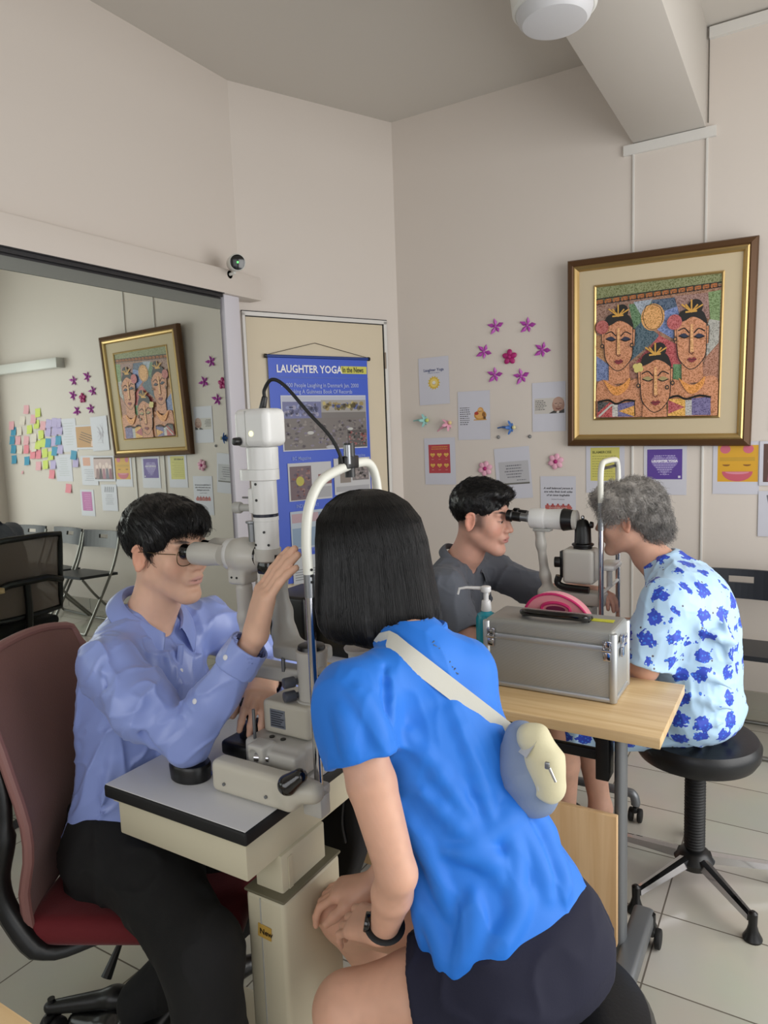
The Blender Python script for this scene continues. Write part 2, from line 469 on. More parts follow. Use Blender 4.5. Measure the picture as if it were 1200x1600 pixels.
struct('trim_10', MB().box((-2.631, .30, 2.197), (.004, 4.98, .055)), mat('channel_grey', (.48, .49, .47), .45, .3), smooth=False)
struct('trim_3', MB().box((-2.655, 2.865, 1.13), (.075, .115, 2.235), bevel=.003), mat('post_white', (.84, .83, .86), .35))
struct('wall_front', MB().box((-.6, -2.25, .45), (4.3, .1, .9)).box((-.6, -2.25, 3.05), (4.3, .1, .7)).box((-2.45, -2.25, 1.7), (.5, .1, 1.8)).box((1.25, -2.25, 1.7), (.5, .1, 1.8)), M_WALL, smooth=False)
mb = MB().box((1.50, .9, 3.07), (.1, 6.4, .66)).box((1.50, 3.85, 1.4), (.1, .35, 2.8)).box((1.5, .5, 1.4), (.1, .3, 2.8)).box((1.5, -1.95, 1.4), (.1, .6, 2.8))
struct('wall_right', mb, M_WALL, smooth=False)
def win(n, x0, x1, z0, z1, axis, c, bars):
    w = MB()
    for a in [x0, x1] + bars:
        p = (c, a, (z0 + z1) / 2) if axis == 'y' else (a, c, (z0 + z1) / 2)
        w.box(p, (.05, .05, z1 - z0) if axis == 'y' else (.05, .05, z1 - z0))
    for z in (z0, z1):
        p = (c, (x0 + x1) / 2, z) if axis == 'y' else ((x0 + x1) / 2, c, z)
        w.box(p, (.05, x1 - x0, .05) if axis == 'y' else (x1 - x0, .05, .05))
    struct('window_%d' % n, w, M_ALU, smooth=False)
win(1, .66, 3.66, .03, 2.72, 'y', 1.5, [2.16]); win(2, -1.64, .34, .03, 2.72, 'y', 1.5, [-.65]); win(3, -2.2, 1.0, .91, 2.69, 'x', -2.25, [-1.1, 0])
struct('baseboard_back', MB().box((-.42, YW - .006, .048), (3.66, .012, .096)), M_SKIRT, smooth=False)
# beam, its collar and the joints beside it
M_BEAM = mat('beam_paint', (0.80, 0.78, 0.75), .6, bump=(60, .05))
struct('trim_4', MB().box((-.634, .87, 3.17), (.344, 6.24, .46), bevel=.003), M_BEAM)
mb = MB().box((-.634, YW - .008, 2.912), (.44, .018, .05))
struct('trim_5', mb, M_TRIM)
struct('trim_6', MB().box((-.805, YW - .004, 1.49), (.011, .010, 2.80), bevel=.002), M_TRIM)
struct('trim_7', MB().box((-.455, YW - .004, 1.49), (.011, .010, 2.80), bevel=.002), M_TRIM)
struct('trim_8', MB().box((.48, YW - .01, 3.365), (1.86, .03, .05)), M_TRIM)
struct('trim_9', MB().box((-.452, YW - .002, 3.18), (.004, .005, .44)), mat('seam_grey', (.35, .33, .3), .8))

# the mirror
M_MIR = mat('mirror_glass', (.85, .875, .85), .012, 1.0)
mir = thing('wall_mirror', (XM, 1.0, 0.0), 'large sliding wall mirror on the left, reflecting the painting and the sticky notes', 'mirror')
obj('mirror_panel', MB().box((XM - .004, .34, 1.10), (.008, 4.90, 2.14)), M_MIR, mir, smooth=False)
obj('bottom_rail', MB().box((XM - .004, .34, .018), (.02, 4.90, .03)), M_ALU, mir, smooth=False)

# round fitting on the ceiling next to the beam
M_PLW = mat('white_plastic', (.85, .85, .83), .35)
cl = at_z(866, 2, 2.78)
t = thing('ceiling_fitting', (cl[0], cl[1], 2.70), 'round white fitting hanging from the ceiling in front of the beam', 'ceiling fitting')
obj('housing', MB().lathe([(2.752, .118), (2.758, .126), (2.80, .131), (2.84, .126), (2.88, .10), (2.90, .04)], (cl[0], cl[1], 0), seg=56), M_PLW, t)
obj('lower_cap', MB().lathe([(2.713, .002), (2.714, .07), (2.719, .096), (2.732, .108), (2.754, .115)], (cl[0], cl[1], 0), seg=56), mat('diffuser', (.78, .78, .79), .45), t)
obj('hanging_rod', MB().cyl((cl[0], cl[1], 2.90), (cl[0], cl[1], ZC), .018, seg=20).cyl((cl[0], cl[1], ZC - .05), (cl[0], cl[1], ZC - .001), .07, .075, 30), M_PLW, t)

# security camera on the slanted part
c0 = at_x(366, 412, -2.57); c1 = c0 + nz(EYE - c0 + V(.9, .0, .15)) * .115
t = thing('security_camera', tuple(c0 - V(.03, 0, .05)), 'small white security camera with a green light above the door', 'camera')
ax = nz(c1 - c0); obj('housing', MB().cyl(c0 - ax * .01, c1, .040, .042, 28, .008), M_PLW, t)
M_BLK = mat('black_plastic', (.035, .037, .042), .35)
M_GLK = mat('black_gloss', (.02, .02, .024), .12, coat=.5)
obj('lens_face', MB().cyl(c1 - ax * .002, c1 + ax * .003, .037, .037, 28, .001), M_GLK, t)
M_LED = mat('led_green', (.1, .9, .2), .3); _n, _l, _b = nodes_of(M_LED); _b.inputs['Emission Color'].default_value = (.15, 1, .2, 1); _b.inputs['Emission Strength'].default_value = 1.6
obj('status_light', MB().ell(c1 + ax * .004, (.005, .005, .005)), M_LED, t)
bk = c0 + V(-.005, -.01, -.045)
mb = MB().tube([c0 + ax * .02, bk + V(.012, 0, -.004), bk + V(-.03, 0, -.008)], .009, 10).cyl(bk + V(-.034, 0, -.008), bk + V(-.02, 0, -.008), .022, .02, 20); obj('bracket', mb, M_PLW, t)

# door
def dpt(s, z, off=0.0): return V(DA[0] + DT[0] * s + DN[0] * off, DA[1] + DT[1] * s + DN[1] * off, z)
def ds(px, py): return (at_dw(px, py) - DA) @ DT
s0, s1 = ds(378, 520), ds(600, 520); zt = (at_dw(380, 490)[2] + at_dw(598, 502)[2]) / 2
M_DOOR = mat('door_cream', (.86, .81, .71), .45, vary=(2, .03)); M_DARK = mat('shadow_gap', (.10, .10, .10), .8)
_R = np.stack([V(*DT), DN, V(0, 0, 1)], 1)
def dbox(mb, sa, sb, za, zb, off, th, bevel=0):
    mb.box(dpt((sa + sb) / 2, (za + zb) / 2, off), (sb - sa, th, zb - za), rot=_R, bevel=bevel)
dr = thing('door_1', tuple(dpt((s0 + s1) / 2, 0)), 'cream door in the slanted wall behind the blue banner', 'door'); dr['kind'] = 'structure'
mb = MB(); dbox(mb, s0 + .02, s1 - .02, .005, zt - .02, -.002, .03, .002); obj('door_leaf', mb, M_DOOR, dr)
mb = MB(); dbox(mb, s0 - .0, s0 + .016, 0, zt, .004, .03); dbox(mb, s1 - .012, s1 + .010, 0, zt, .004, .03); dbox(mb, s0, s1 + .01, zt - .016, zt + .006, .004, .03); obj('door_frame', mb, M_TRIM, dr, smooth=False)
mb = MB(); dbox(mb, s1 + .010, s1 + .016, 0, zt + .012, .001, .02); dbox(mb, s0, s1 + .016, zt + .006, zt + .012, .001, .02)
dbox(mb, s1 - .018, s1 - .013, 0, zt - .01, .002, .024); dbox(mb, s0 + .016, s1 - .01, zt - .022, zt - .018, .002, .024); obj('door_gap_shade', mb, M_DARK, dr, smooth=False)  # dark strips paint in the shade of the gaps round leaf and frame
for zz in (1.95, 1.05, .3):
    mb = MB(); mb.cyl(dpt(s1 - .012, zz - .05, .022), dpt(s1 - .012, zz + .05, .022), .006, seg=10); obj('hinge', mb, mat('hinge', (.55, .5, .45), .4, .5), dr)
# ---------------------------------------------------------------- what hangs on the walls
M_PAPER = mat('paper_white', (.80, .80, .84), .35)
INK = {}
def ink(c, r=.45):
    k = 'ink_' + (c if isinstance(c, str) else '%02x%02x%02x' % tuple(int(x * 255) for x in c))
    if k not in INK: INK[k] = mat(k, c, r)
    return INK[k]
class Card:
    """flat printed sheet: local u right, v up, layers a hair apart"""
    def __init__(s, o, r, u):
        s.o, s.r, s.u = np.asarray(o, float), nz(r), nz(u); s.n = np.cross(s.r, s.u); s.mb = MB(); s.ms = []; s.z = .0009
    def P(s, a, b, z=None): return s.o + s.r * a + s.u * b + s.n * (s.z if z is None else z)
    def m(s, c):
        m = ink(c) if not isinstance(c, bpy.types.Material) else c
        if m not in s.ms: s.ms.append(m)
        s.mb.mi = s.ms.index(m)
    def poly(s, pts, c):
        s.m(c); s.mb.poly([s.P(a, b) for a, b in pts]); s.z += .00012; return s
    def rect(s, a0, b0, a1, b1, c): return s.poly([(a0, b0), (a1, b0), (a1, b1), (a0, b1)], c)
    def disc(s, a, b, ra, rb, c, n=24, t0=0, t1=360):
        return s.poly([(a + ra * math.cos(math.radians(t0 + (t1 - t0) * i / n)), b + rb * math.sin(math.radians(t0 + (t1 - t0) * i / n))) for i in range(n + (t1 - t0 < 360))], c)
    def stroke(s, pts, w, c):
        s.m(c); P = [np.array(p, float) for p in pts]
        for i in range(len(P) - 1):
            d = P[i + 1] - P[i]; L = np.hypot(*d)
            if L < 1e-6: continue
            nn = np.array([-d[1], d[0]]) / L * w / 2; e = d / L * w * .3
            s.mb.poly([s.P(*(P[i] - nn - e)), s.P(*(P[i + 1] - nn + e)), s.P(*(P[i + 1] + nn + e)), s.P(*(P[i] + nn - e))])
        s.z += .00012; return s
    def heart(s, a, b, w, c):
        pts = []
        for i in range(28):
            t = 2 * math.pi * i / 28; pts.append((a + w * .5 * math.sin(t) ** 3, b + w * .45 * (13 * math.cos(t) - 5 * math.cos(2 * t) - 2 * math.cos(3 * t) - math.cos(4 * t)) / 16))
        return s.poly(pts[::-1], c)
    def lines(s, a0, a1, b0, n, gap, w, c, rnd, jag=.25, align='L'):
        for i in range(n):
            L = (a1 - a0) * (1 - jag * rnd.random()); st = a0 if align == 'L' else (a0 + a1 - L) / 2; x = st
            while x < st + L:
                ww = rnd.uniform(.004, .013); s.rect(x, b0 - i * gap, min(x + ww, st + L), b0 - i * gap + w, c); s.z -= .00012; x += ww + .0035
        s.z += .00012; return s
    def done(s, parent, name='print'): return obj(name, s.mb, s.ms, parent, smooth=False)
def sheet(label, cx, cz, w, h, tilt=0, y=YW, name='printed_sheet', cat='poster', group=None, m=None):
    a = math.radians(tilt); r, u = V(math.cos(a), 0, math.sin(a)), V(-math.sin(a), 0, math.cos(a))
    o = V(cx, y - .0022, cz)
    t = thing(name, tuple(o - u * h / 2), label, cat, group)
    R = np.stack([r, V(0, 1, 0), u], 1)
    obj('paper', MB().box(o, (w, .0012, h), rot=R), m or M_PAPER, t, smooth=False)
    c = Card(o - V(0, .0, 0), r, u); c.w, c.h = w, h; c.t = t
    return c
def wp(px, py): p = at_y(px, py, YW); return p[0], p[2]
def mp(px, py): p = at_y(px, py, YW); return 2 * XM - p[0], p[2]          # seen in the mirror
def span(f, x0, y0, x1, y1):
    a, b, c, d = f(x0, (y0 + y1) / 2), f(x1, (y0 + y1) / 2), f((x0 + x1) / 2, y0), f((x0 + x1) / 2, y1)
    return (a[0] + b[0]) / 2, (c[1] + d[1]) / 2, abs(b[0] - a[0]), abs(c[1] - d[1])
rnd = random.Random(3)
NAVY, RED, YEL = '20306a', 'b5424a', 'd9b63a'
# 1 sun page
c = sheet('white sheet with a blue heading over a yellow sun, left of the purple stars', *span(wp, 655, 558, 702, 632), tilt=.5)
t0 = text(c.t, 'Laughter Yoga', c.P(0, .060), c.r, c.u, .024, ink(NAVY), 'heading', 'CENTER', .0004)
text(c.t, 'Laugh for no reason', c.P(0, .047), c.r, c.u, .010, ink('5a6a9a'), 'subheading', 'CENTER')
pts = []
for i in range(28): a = math.pi * i / 14; q = .044 if i % 2 == 0 else .033; pts.append((q * math.cos(a), -.012 + q * math.sin(a)))
c.poly(pts, YEL); c.disc(0, -.012, .027, .027, 'e8ce74'); c.disc(0, -.012, .012, .012, 'e9e6dc'); c.stroke([(-.01, -.018), (0, -.023), (.01, -.018)], .002, 'a07a20'); c.done(c.t)
# 2 quote beside a golden figure
c = sheet('white sheet with black lines of text beside a golden laughing figure', *span(wp, 716, 611, 766, 687), tilt=-.4)
c.lines(-.092, -.022, .045, 9, .0125, .0045, '303038', rnd)
c.disc(.042, .0, .040, .030, 'c08a3c').disc(.044, .026, .020, .022, 'd09a50').disc(.038, .0, .026, .020, 'dca860').disc(.04, .03, .014, .012, 'e0b070').stroke([(.03, .026), (.04, .021), (.05, .026)], .003, '6a3a18').disc(.018, .012, .014, .010, 'b03c28').disc(.064, .004, .010, .014, '8a5a28').disc(.07, -.018, .008, .012, '604018').rect(.0, -.030, .083, -.024, 'c89850'); c.done(c.t)
# 3 portrait quote
c = sheet('white sheet with a quotation beside the portrait of a smiling bald person', *span(wp, 832, 597, 884, 674), tilt=0)
c.rect(-.085, -.038, .09, .050, 'c9c4be').disc(.056, .008, .036, .046, 'a98474').disc(.054, .026, .030, .026, 'bb9a8a').rect(.012, -.038, .09, -.030, '33302e').poly([(.0, -.038), (.03, -.022), (.05, -.030), (.07, -.024), (.09, -.014), (.09, -.038)], '3a3634')
c.poly([(.044, -.036), (.05, -.024), (.062, -.026), (.058, -.038)], 'd8d4d0').stroke([(.036, .016), (.048, .018)], .003, '4a3830').stroke([(.062, .018), (.076, .016)], .003, '4a3830').stroke([(.056, .012), (.054, .0), (.062, -.001)], .003, '8a6458').stroke([(.042, -.010), (.056, -.016), (.070, -.010)], .005, '7a4038')
c.lines(-.078, -.012, .034, 6, .010, .004, '5a5654', rnd); c.done(c.t)
# 4 red poster with hearts
c = sheet('sheet with a red panel of six yellow smiling hearts, low on the left', *span(wp, 664, 684, 712, 757), tilt=.3)
c.rect(-.078, -.075, .072, .105, RED); c.lines(-.06, .06, .088, 2, .013, .005, 'd9a040', rnd, .1, 'C')
for j in range(2):
    for i in range(3):
        a, b = -.050 + i * .048, .040 - j * .066; c.heart(a, b, .034, 'e0b058'); c.stroke([(a - .006, b - .002), (a, b - .007), (a + .006, b - .002)], .002, '8a5020'); c.rect(a - .008, b - .030, a + .008, b - .026, 'cc8a80')
c.done(c.t)
# 5 tilted quote
c = sheet('tilted pale sheet with a grey framed quotation above the young man', *span(wp, 775, 699, 830, 779), tilt=4)
c.rect(-.088, -.060, .098, .070, 'b9b8bc'); c.rect(-.088, -.068, .098, -.058, '6a6862'); c.lines(-.06, .07, .042, 5, .017, .006, '60606a', rnd, .4, 'C'); c.lines(.02, .08, -.045, 1, .02, .004, '60606a', rnd, .2); c.done(c.t)
# 6 quote with red jigsaw
c = sheet('white sheet with three lines of italic writing over a red jigsaw picture', *span(wp, 845, 744, 900, 826), tilt=0)
for i, s_ in enumerate(('A well balanced person is', 'one who finds both sides', 'of an issue laughable')): text(c.t, s_, c.P(0, .078 - i * .020), c.r, c.u, .0165, ink('2c2c34'), 'quotation', 'CENTER', .0003, shear=.3)
text(c.t, 'Herbert Procknow', c.P(0, .016), c.r, c.u, .010, ink('70707a'), 'quotation', 'CENTER')
for i in range(5):
    a = -.062 + i * .031; c.rect(a - .014, -.042, a + .014, -.016, 'a84a48' if i % 2 else 'b85e58'); c.disc(a, -.012, .006, .006, 'a84a48'); c.disc(a + .015, -.03, .006, .006, 'b85e58')
text(c.t, 'LAUGHTER YOGA', c.P(0, -.034), c.r, c.u, .013, ink('e0c8c4'), 'print_title', 'CENTER'); c.done(c.t)
# 7 yellow
c = sheet('sheet with a pale yellow panel of dark writing under the painting', *span(wp, 916, 690, 976, 770), tilt=0)
c.rect(-.080, -.075, .078, .110, 'cfc86a'); text(c.t, 'BLAMERCISE', c.P(-.070, .078), c.r, c.u, .019, ink('6a6a34'), 'heading', 'LEFT', .0006); c.lines(-.07, .07, .06, 9, .014, .004, '9c9a50', rnd); c.done(c.t)
# 8 purple heart
c = sheet('sheet with a purple panel and a big heart made of small words', *span(wp, 1006, 688, 1073, 773), tilt=0)
c.rect(-.090, -.062, .086, .098, '5a3f96'); c.heart(-.002, .020, .135, '8474b4')
for i in range(9):
    b = .062 - i * .0125; w = .060 * math.sqrt(max(.02, 1 - ((b - .035) / .085) ** 2)) * (1 if b > .0 else .85); c.lines(-w, w, b, 1, .01, .004, 'b8acd8', rnd, .1, 'C')
text(c.t, 'LAUGHTER YOGA', c.P(-.002, .030), c.r, c.u, .016, ink('f0ecfa'), 'heading', 'CENTER', .0008); c.rect(.066, -.055, .078, -.043, 'd8d4e4'); c.done(c.t)
# 9 yellow grin
c = sheet('sheet with a yellow panel and a wide pink grin with pink cheeks', *span(wp, 1114, 690, 1187, 772), tilt=0)
c.rect(-.085, -.070, .100, .115, 'd8a326'); c.rect(-.075, .035, .085, .055, 'c4982a')
for a in (-.050, .055): c.disc(a, .096, .024, .022, 'd0687c'); c.disc(a + (.005 if a < 0 else -.005), .018, .018, .009, '8a5a20', t0=180, t1=360)
c.disc(.006, -.018, .070, .050, 'c85a6c', t0=180, t1=360); c.disc(.006, -.020, .055, .012, 'd8889a', t0=180, t1=360); c.done(c.t)
# sheets seen only in the mirror
MS = [((96, 654, 120, 706), 'plain white sheet in a clear sleeve beside the sticky notes', 0, None), ((118, 664, 153, 702), 'orange brown card with slanted black writing', 0, 'c09058'), ((150, 650, 176, 704), 'white sheet with faint drawings tilted near the painting', 2, None),
      ((88, 710, 113, 752), 'white sheet with grey writing under the sticky notes', 0, None), ((128, 712, 153, 758), 'sheet with writing under a small orange picture', 0, None), ((155, 712, 189, 752), 'white bordered group photo print at the right edge beside the yellow grin sheet', 0, '5a4038'),
      ((127, 765, 148, 806), 'white sheet with a magenta pink panel', 0, None), ((160, 757, 184, 798), 'sheet with a small black drawing above grey writing', 0, None)]
for _i, ((x0, y0, x1, y1), lb, tl, base) in enumerate(MS):
    cx, cz, w, h = span(mp, x0, y0, x1, y1)
    if 'right edge' in lb: cx = wp(1187, 712)[0] + w / 2
    if 'faint' in lb: cx += .05
    c = sheet(lb + ('' if 'right edge' in lb else ', seen in the mirror'), cx, cz, w, h, -tl, YW - .0025 * (_i % 3))
    if base: c.rect(-w * .44, -h * .42, w * .44, h * .44, base)
    if 'slanted' in lb:
        for i in range(4): c.stroke([(-w * .3 + i * .012, h * .02 - i * h * .09), (w * .2 + i * .012, h * .22 - i * h * .09)], .006, '3a3028')
        c.poly([(-w * .34, -h * .4), (-w * .2, -h * .38), (-w * .22, -h * .15), (-w * .34, -h * .18)], 'e8c8b8')
    elif 'magenta' in lb: c.rect(-w * .34, -h * .3, w * .38, h * .42, 'c068a8').lines(-w * .24, w * .28, h * .3, 8, h * .08, .005, 'd898c8', rnd, .3)
    elif 'group photo' in lb:
        c.rect(-w * .36, -h * .36, w * .46, h * .38, 'cbb0ac')
        for i in range(5): c.disc(-w * .3 + i * w * .15, h * .05 + (i % 2) * .02, w * .07, w * .08, 'e8d0c8'); c.poly([(-w * .38 + i * w * .15, -h * .4), (-w * .22 + i * w * .15, -h * .4), (-w * .26 + i * w * .15, -.0), (-w * .34 + i * w * .15, 0)], ['8a5060', '6a6a7a', 'a87080', '50404a', '907070'][i])
    elif 'orange picture' in lb: c.rect(-w * .1, h * .16, w * .36, h * .44, 'd8a088').lines(-w * .3, w * .34, h * .02, 7, h * .06, .004, '8a8a90', rnd)
    elif 'black drawing' in lb:
        for i in range(5): c.stroke([(-w * .3 + i * w * .13, h * .4), (-w * .26 + i * w * .13, h * .22)], w * .05, '70707a')
        c.lines(-w * .3, w * .3, h * .1, 6, h * .07, .004, '8a8a90', rnd, .4, 'C')
    elif 'photo print' in lb: c.disc(0, 0, w * .22, h * .2, 'e0c070').rect(-w * .3, -h * .36, w * .3, -h * .25, 'b87040')
    elif 'faint' in lb:
        for i in range(8): c.stroke([(rnd.uniform(-.06, .06), rnd.uniform(-.1, .1)) for _ in range(3)], .003, 'b8b0bc')
    else: c.lines(-w * .35, w * .35, h * .35, 9, h * .08, .004, 'a8b0a8', rnd, .5, 'C')
    c.done(c.t)
# sticky notes
NC = {'pink': 'e8b0b8', 'blue': '4a9cbe', 'lime': 'd2e070', 'lilac': 'c0b4dc', 'cream': 'e2d8cc', 'rose': 'ea8f9c'}
NOTE = [(42, 640, 'pink'), (60, 645, 'lime'), (36, 657, 'cream'), (53, 655, 'pink'), (58, 663, 'lime'), (19, 665, 'pink'), (68, 665, 'pink'), (77, 662, 'lilac'), (86, 660, 'lilac'), (92, 661, 'lilac'), (22, 674, 'blue'), (31, 674, 'cream'), (47, 671, 'lime'), (65, 679, 'lime'), (76, 675, 'lilac'), (86, 674, 'lilac'), (94, 672, 'lilac'),
        (20, 688, 'blue'), (29, 688, 'pink'), (42, 688, 'pink'), (54, 684, 'cream'), (60, 695, 'lime'), (68, 692, 'lime'), (76, 692, 'blue'), (85, 690, 'lilac'), (92, 688, 'blue'), (22, 702, 'blue'), (32, 702, 'cream'), (42, 702, 'rose'), (52, 710, 'rose'), (61, 710, 'rose'), (71, 708, 'lime'), (80, 712, 'lime'), (86, 705, 'blue'), (95, 702, 'lilac'),
        (23, 718, 'blue'), (43, 720, 'blue'), (61, 728, 'pink'), (72, 726, 'lime'), (84, 726, 'lilac'), (82, 741, 'rose'), (108, 763, 'rose'), (116, 711, 'blue'), (119, 723, 'lilac'), (54, 699, 'cream'), (36, 738, 'pink')]
cnt = {}
src = {}
rows = {}
for i, (px, py, cn) in enumerate(NOTE):
    x, z = mp(px, py)
    if cn not in src:
        mb = MB(); W = .040 if 1 else 0
        n = 6; L = []
        for k in range(n + 1):
            v = .040 - .080 * k / n; L.append((v, .0015 + .012 * (k / n) ** 2))
        mb.prism([V(-.040, -d, v) for v, d in L] + [V(-.040, -d - .0006, v) for v, d in reversed(L)], (.080, 0, 0))
        o = obj('sticky_note', mb, mat('note_' + cn, NC[cn], .6)); src[cn] = o; _y = .0069; o.data.transform(Matrix.Translation((0, -_y, -.04))); o.location = (x, YW - .002, z)
    else:
        o = src[cn].copy(); COL.objects.link(o); o.location = (x, YW - .002, z)
    o.rotation_euler = (0, rnd.uniform(-.12, .12), 0)
    if px == 36 and py == 738: o.scale = (.35, 1, .35)
    near = min((abs(px - q[0]) + abs(py - q[1]), q) for q in NOTE if q[:2] != (px, py))[1]
    col_ = {'cream': 'cream white', 'lime': 'lime yellow', 'rose': 'deep pink', 'pink': 'pale pink', 'lilac': 'lilac', 'blue': 'blue'}[cn]
    ver = 'high' if py < 670 else 'middle' if py < 700 else 'low'
    hor = 'far left' if px < 35 else 'left' if px < 55 else 'central' if px < 75 else 'right'
    tag(o, '%s sticky note, %s and %s in the mirrored cluster, nearest a %s one' % (col_, ver, hor, near[2]), 'sticky note', 'sticky notes on the back wall %s %s %s %s' % (col_, ver, hor, near[2]))
# folded paper stars and flowers
def star_mesh(seed, R=.052, n=5, wide=.52, hgt=.014, m=None):
    mb = MB(); r_ = random.Random(seed)
    for i in range(n):
        a = 2 * math.pi * (i + .25) / n + r_.uniform(-.12, .12); L = R * r_.uniform(.85, 1.1)
        d = V(math.cos(a), 0, math.sin(a)); s = V(-math.sin(a), 0, math.cos(a)); w = L * wide
        tip = d * L + V(0, -hgt * 1.1, 0); c_ = V(0, -.004, 0); l = d * L * .5 + s * w * .5 + V(0, -.002, 0); rr = d * L * .5 - s * w * .5 + V(0, -.002, 0); rid = d * L * .5 + V(0, -hgt, 0)
        mb.poly([c_, l, rid]); mb.poly([l, tip, rid]); mb.poly([tip, rr, rid]); mb.poly([rr, c_, rid]); mb.poly([c_, rr, tip, l])
    mb.ell((0, -hgt * .8, 0), (R * .16, R * .12, R * .16), seg=10, rings=6)
    return mb
M_MAG = mat('magenta_foil', (.70, .28, .68), .4); M_MG2 = mat('deep_magenta', (.66, .10, .42), .45); M_PKP = mat('pale_pink_paper', (.88, .66, .74), .5)
base_star = None
SPOT = [('wp', 776, 522), ('wp', 823, 521), ('wp', 752, 561), ('wp', 844, 559), ('wp', 773, 598), ('wp', 817, 600), ('mp', 116, 603), ('mp', 135, 596), ('mp', 113, 625), ('mp', 147, 619), ('mp', 124, 649), ('mp', 143, 647)]
LB = ['upper left of the ring', 'upper right of the ring', 'far left of the ring', 'far right of the ring', 'lower left of the ring', 'lower right of the ring']
for i, (f, px, py) in enumerate(SPOT):
    x, z = (wp if f == 'wp' else mp)(px, py)
    if base_star is None: o = base_star = obj('paper_star', star_mesh(1), M_MAG, smooth=False)
    else: o = base_star.copy(); COL.objects.link(o)
    o.location = (x, YW - .008, z); o.rotation_euler = (0, rnd.uniform(-.6, .6), 0)
    tag(o, 'purple folded paper star, %s beside the painting' % LB[i] if f == 'wp' else 'purple paper star of the second ring, seen in the mirror at its %s' % LB[i - 6].replace(' of the ring', ''), 'paper star', 'purple paper stars around a magenta flower' if f == 'wp' else 'second ring of purple paper stars')
def five_petal(R, m, name, x, z, lab, cat, m2=None, n=5):
    t = thing(name, (x, YW, z), lab, cat); mb = MB()
    for i in range(n):
        a = 2 * math.pi * i / n + .3; mb.ell((x + math.cos(a) * R * .55, YW - .009, z + math.sin(a) * R * .55), (R * .48, .009, R * .36), rot=rotm((0, 1, 0), -math.degrees(a)), seg=14, rings=8)
    obj('petals', mb, m, t); obj('centre', MB().ell((x, YW - .016, z), (R * .26, .008, R * .26), seg=12, rings=8), m2 or m, t)
five_petal(.045, M_MG2, 'paper_flower', *wp(797, 558), 'deep magenta round flower in the middle of the purple stars', 'paper flower')
five_petal(.045, M_MG2, 'paper_flower', *mp(130, 622), 'dark magenta flower in the middle of the second star ring, seen in the mirror', 'paper flower')
five_petal(.046, M_PKP, 'paper_flower', *wp(759, 732), 'pale pink flower with a red centre just above the young man', 'paper flower', M_MG2, 6)
five_petal(.046, M_PKP, 'paper_flower', *wp(869, 721), 'pale pink flower with a red centre under the painting corner', 'paper flower', M_MG2, 6)
def ribbon(x, z, dirx, dirz, c1, c2, lab):
    t = thing('ribbon_flower', (x, YW, z), lab, 'ribbon flower'); d = nz(V(dirx, -.25, dirz)); p = V(x, YW - .02, z)
    s = nz(np.cross(d, (0, 1, 0))); mb = MB().tube(bez([p - d * .085, p - d * .05 + s * .004, p - d * .01, p + d * .012]), [.004] * 8 + [.007] * 8 + [.013] * 9, 10)
    obj('tube', mb, mat('rib_' + c1, c1, .4), t)
    mb = MB()
    for k in range(5):
        a = 2 * math.pi * k / 5; q = nz(np.cross(d, s)) * math.cos(a) + s * math.sin(a)
        mb.ell(p + d * .008 + q * .022, (.024, .011, .004), rot=np.stack([nz(q * .9 - d * .35), nz(np.cross(d, q)), nz(np.cross(nz(q * .9 - d * .35), nz(np.cross(d, q))))], 1), seg=12, rings=8)
    obj('petals', mb, mat('ribp_' + c1, c1, .35), t)
    obj('centre', MB().ell(p + d * .03, (.012, .012, .012), seg=14, rings=10), mat('ribc_' + c2, c2, .3), t)
ribbon(*wp(664, 657), 1, .0, '8fc4c0', 'c8d070', 'teal ribbon flower with a green centre, on the left of the pink one')
ribbon(*wp(700, 664), .9, .45, 'e0a0b4', 'e0c890', 'pink ribbon flower above the red hearts sheet')
ribbon(*wp(798, 668), 1, .0, '3a6ab0', 'd8d0a0', 'blue ribbon flower below the purple stars')
for (px, py), lb in zip(((779, 683), (828, 682)), ('left', 'right')):
    x, z = wp(px, py); o = obj('wall_hook', MB().lathe([(0, .011), (.004, .011), (.006, .006), (.012, .005), (.014, .002)], (x, YW, z), (0, -1, 0), 16), mat('hook_grey', (.55, .55, .55), .4, .3)); tag(o, 'tiny grey wall hook below the blue ribbon flower, the %s of two' % lb, 'hook')
# long white box light (seen in the mirror)
a = mp(100, 567)
t = thing('wall_light', (a[0] + .5, YW, a[1]), 'long white wall light box high on the back wall, seen in the mirror', 'light')
obj('housing', MB().box((a[0] + .50, YW - .04, a[1]), (1.0, .08, .085), bevel=.004), M_PLW, t)
obj('end_cap', MB().box((a[0] - .003, YW - .04, a[1]), (.008, .082, .088), bevel=.002), mat('cap_white', (.78, .78, .76), .4), t)

# ---- the painting
PT = [at_y(890, 408, 3.905), at_y(1187, 367, 3.905), at_y(1172, 697, 3.955), at_y(884, 697, 3.955)]
w_ = (np.linalg.norm(PT[1] - PT[0]) + np.linalg.norm(PT[2] - PT[3])) / 2
ctr = sum(PT) / 4; pr_ = nz((PT[1] - PT[0]) + (PT[2] - PT[3])); pu_ = nz(PT[0] + PT[1] - PT[2] - PT[3]); pu_ = nz(pu_ - pr_ * (pu_ @ pr_)); pn_ = np.cross(pr_, pu_)
h_ = ((PT[0] + PT[1] - PT[2] - PT[3]) / 2) @ pu_
pt = thing('framed_painting', tuple(ctr - pu_ * h_ / 2), 'large gold-framed painting of three crowned women on the back wall', 'painting')
def loop(ins, hh): return [ctr + pr_ * sx * (w_ / 2 - ins) + pu_ * sy * (h_ / 2 - ins) + pn_ * hh for sx, sy in ((-1, -1), (1, -1), (1, 1), (-1, 1))]
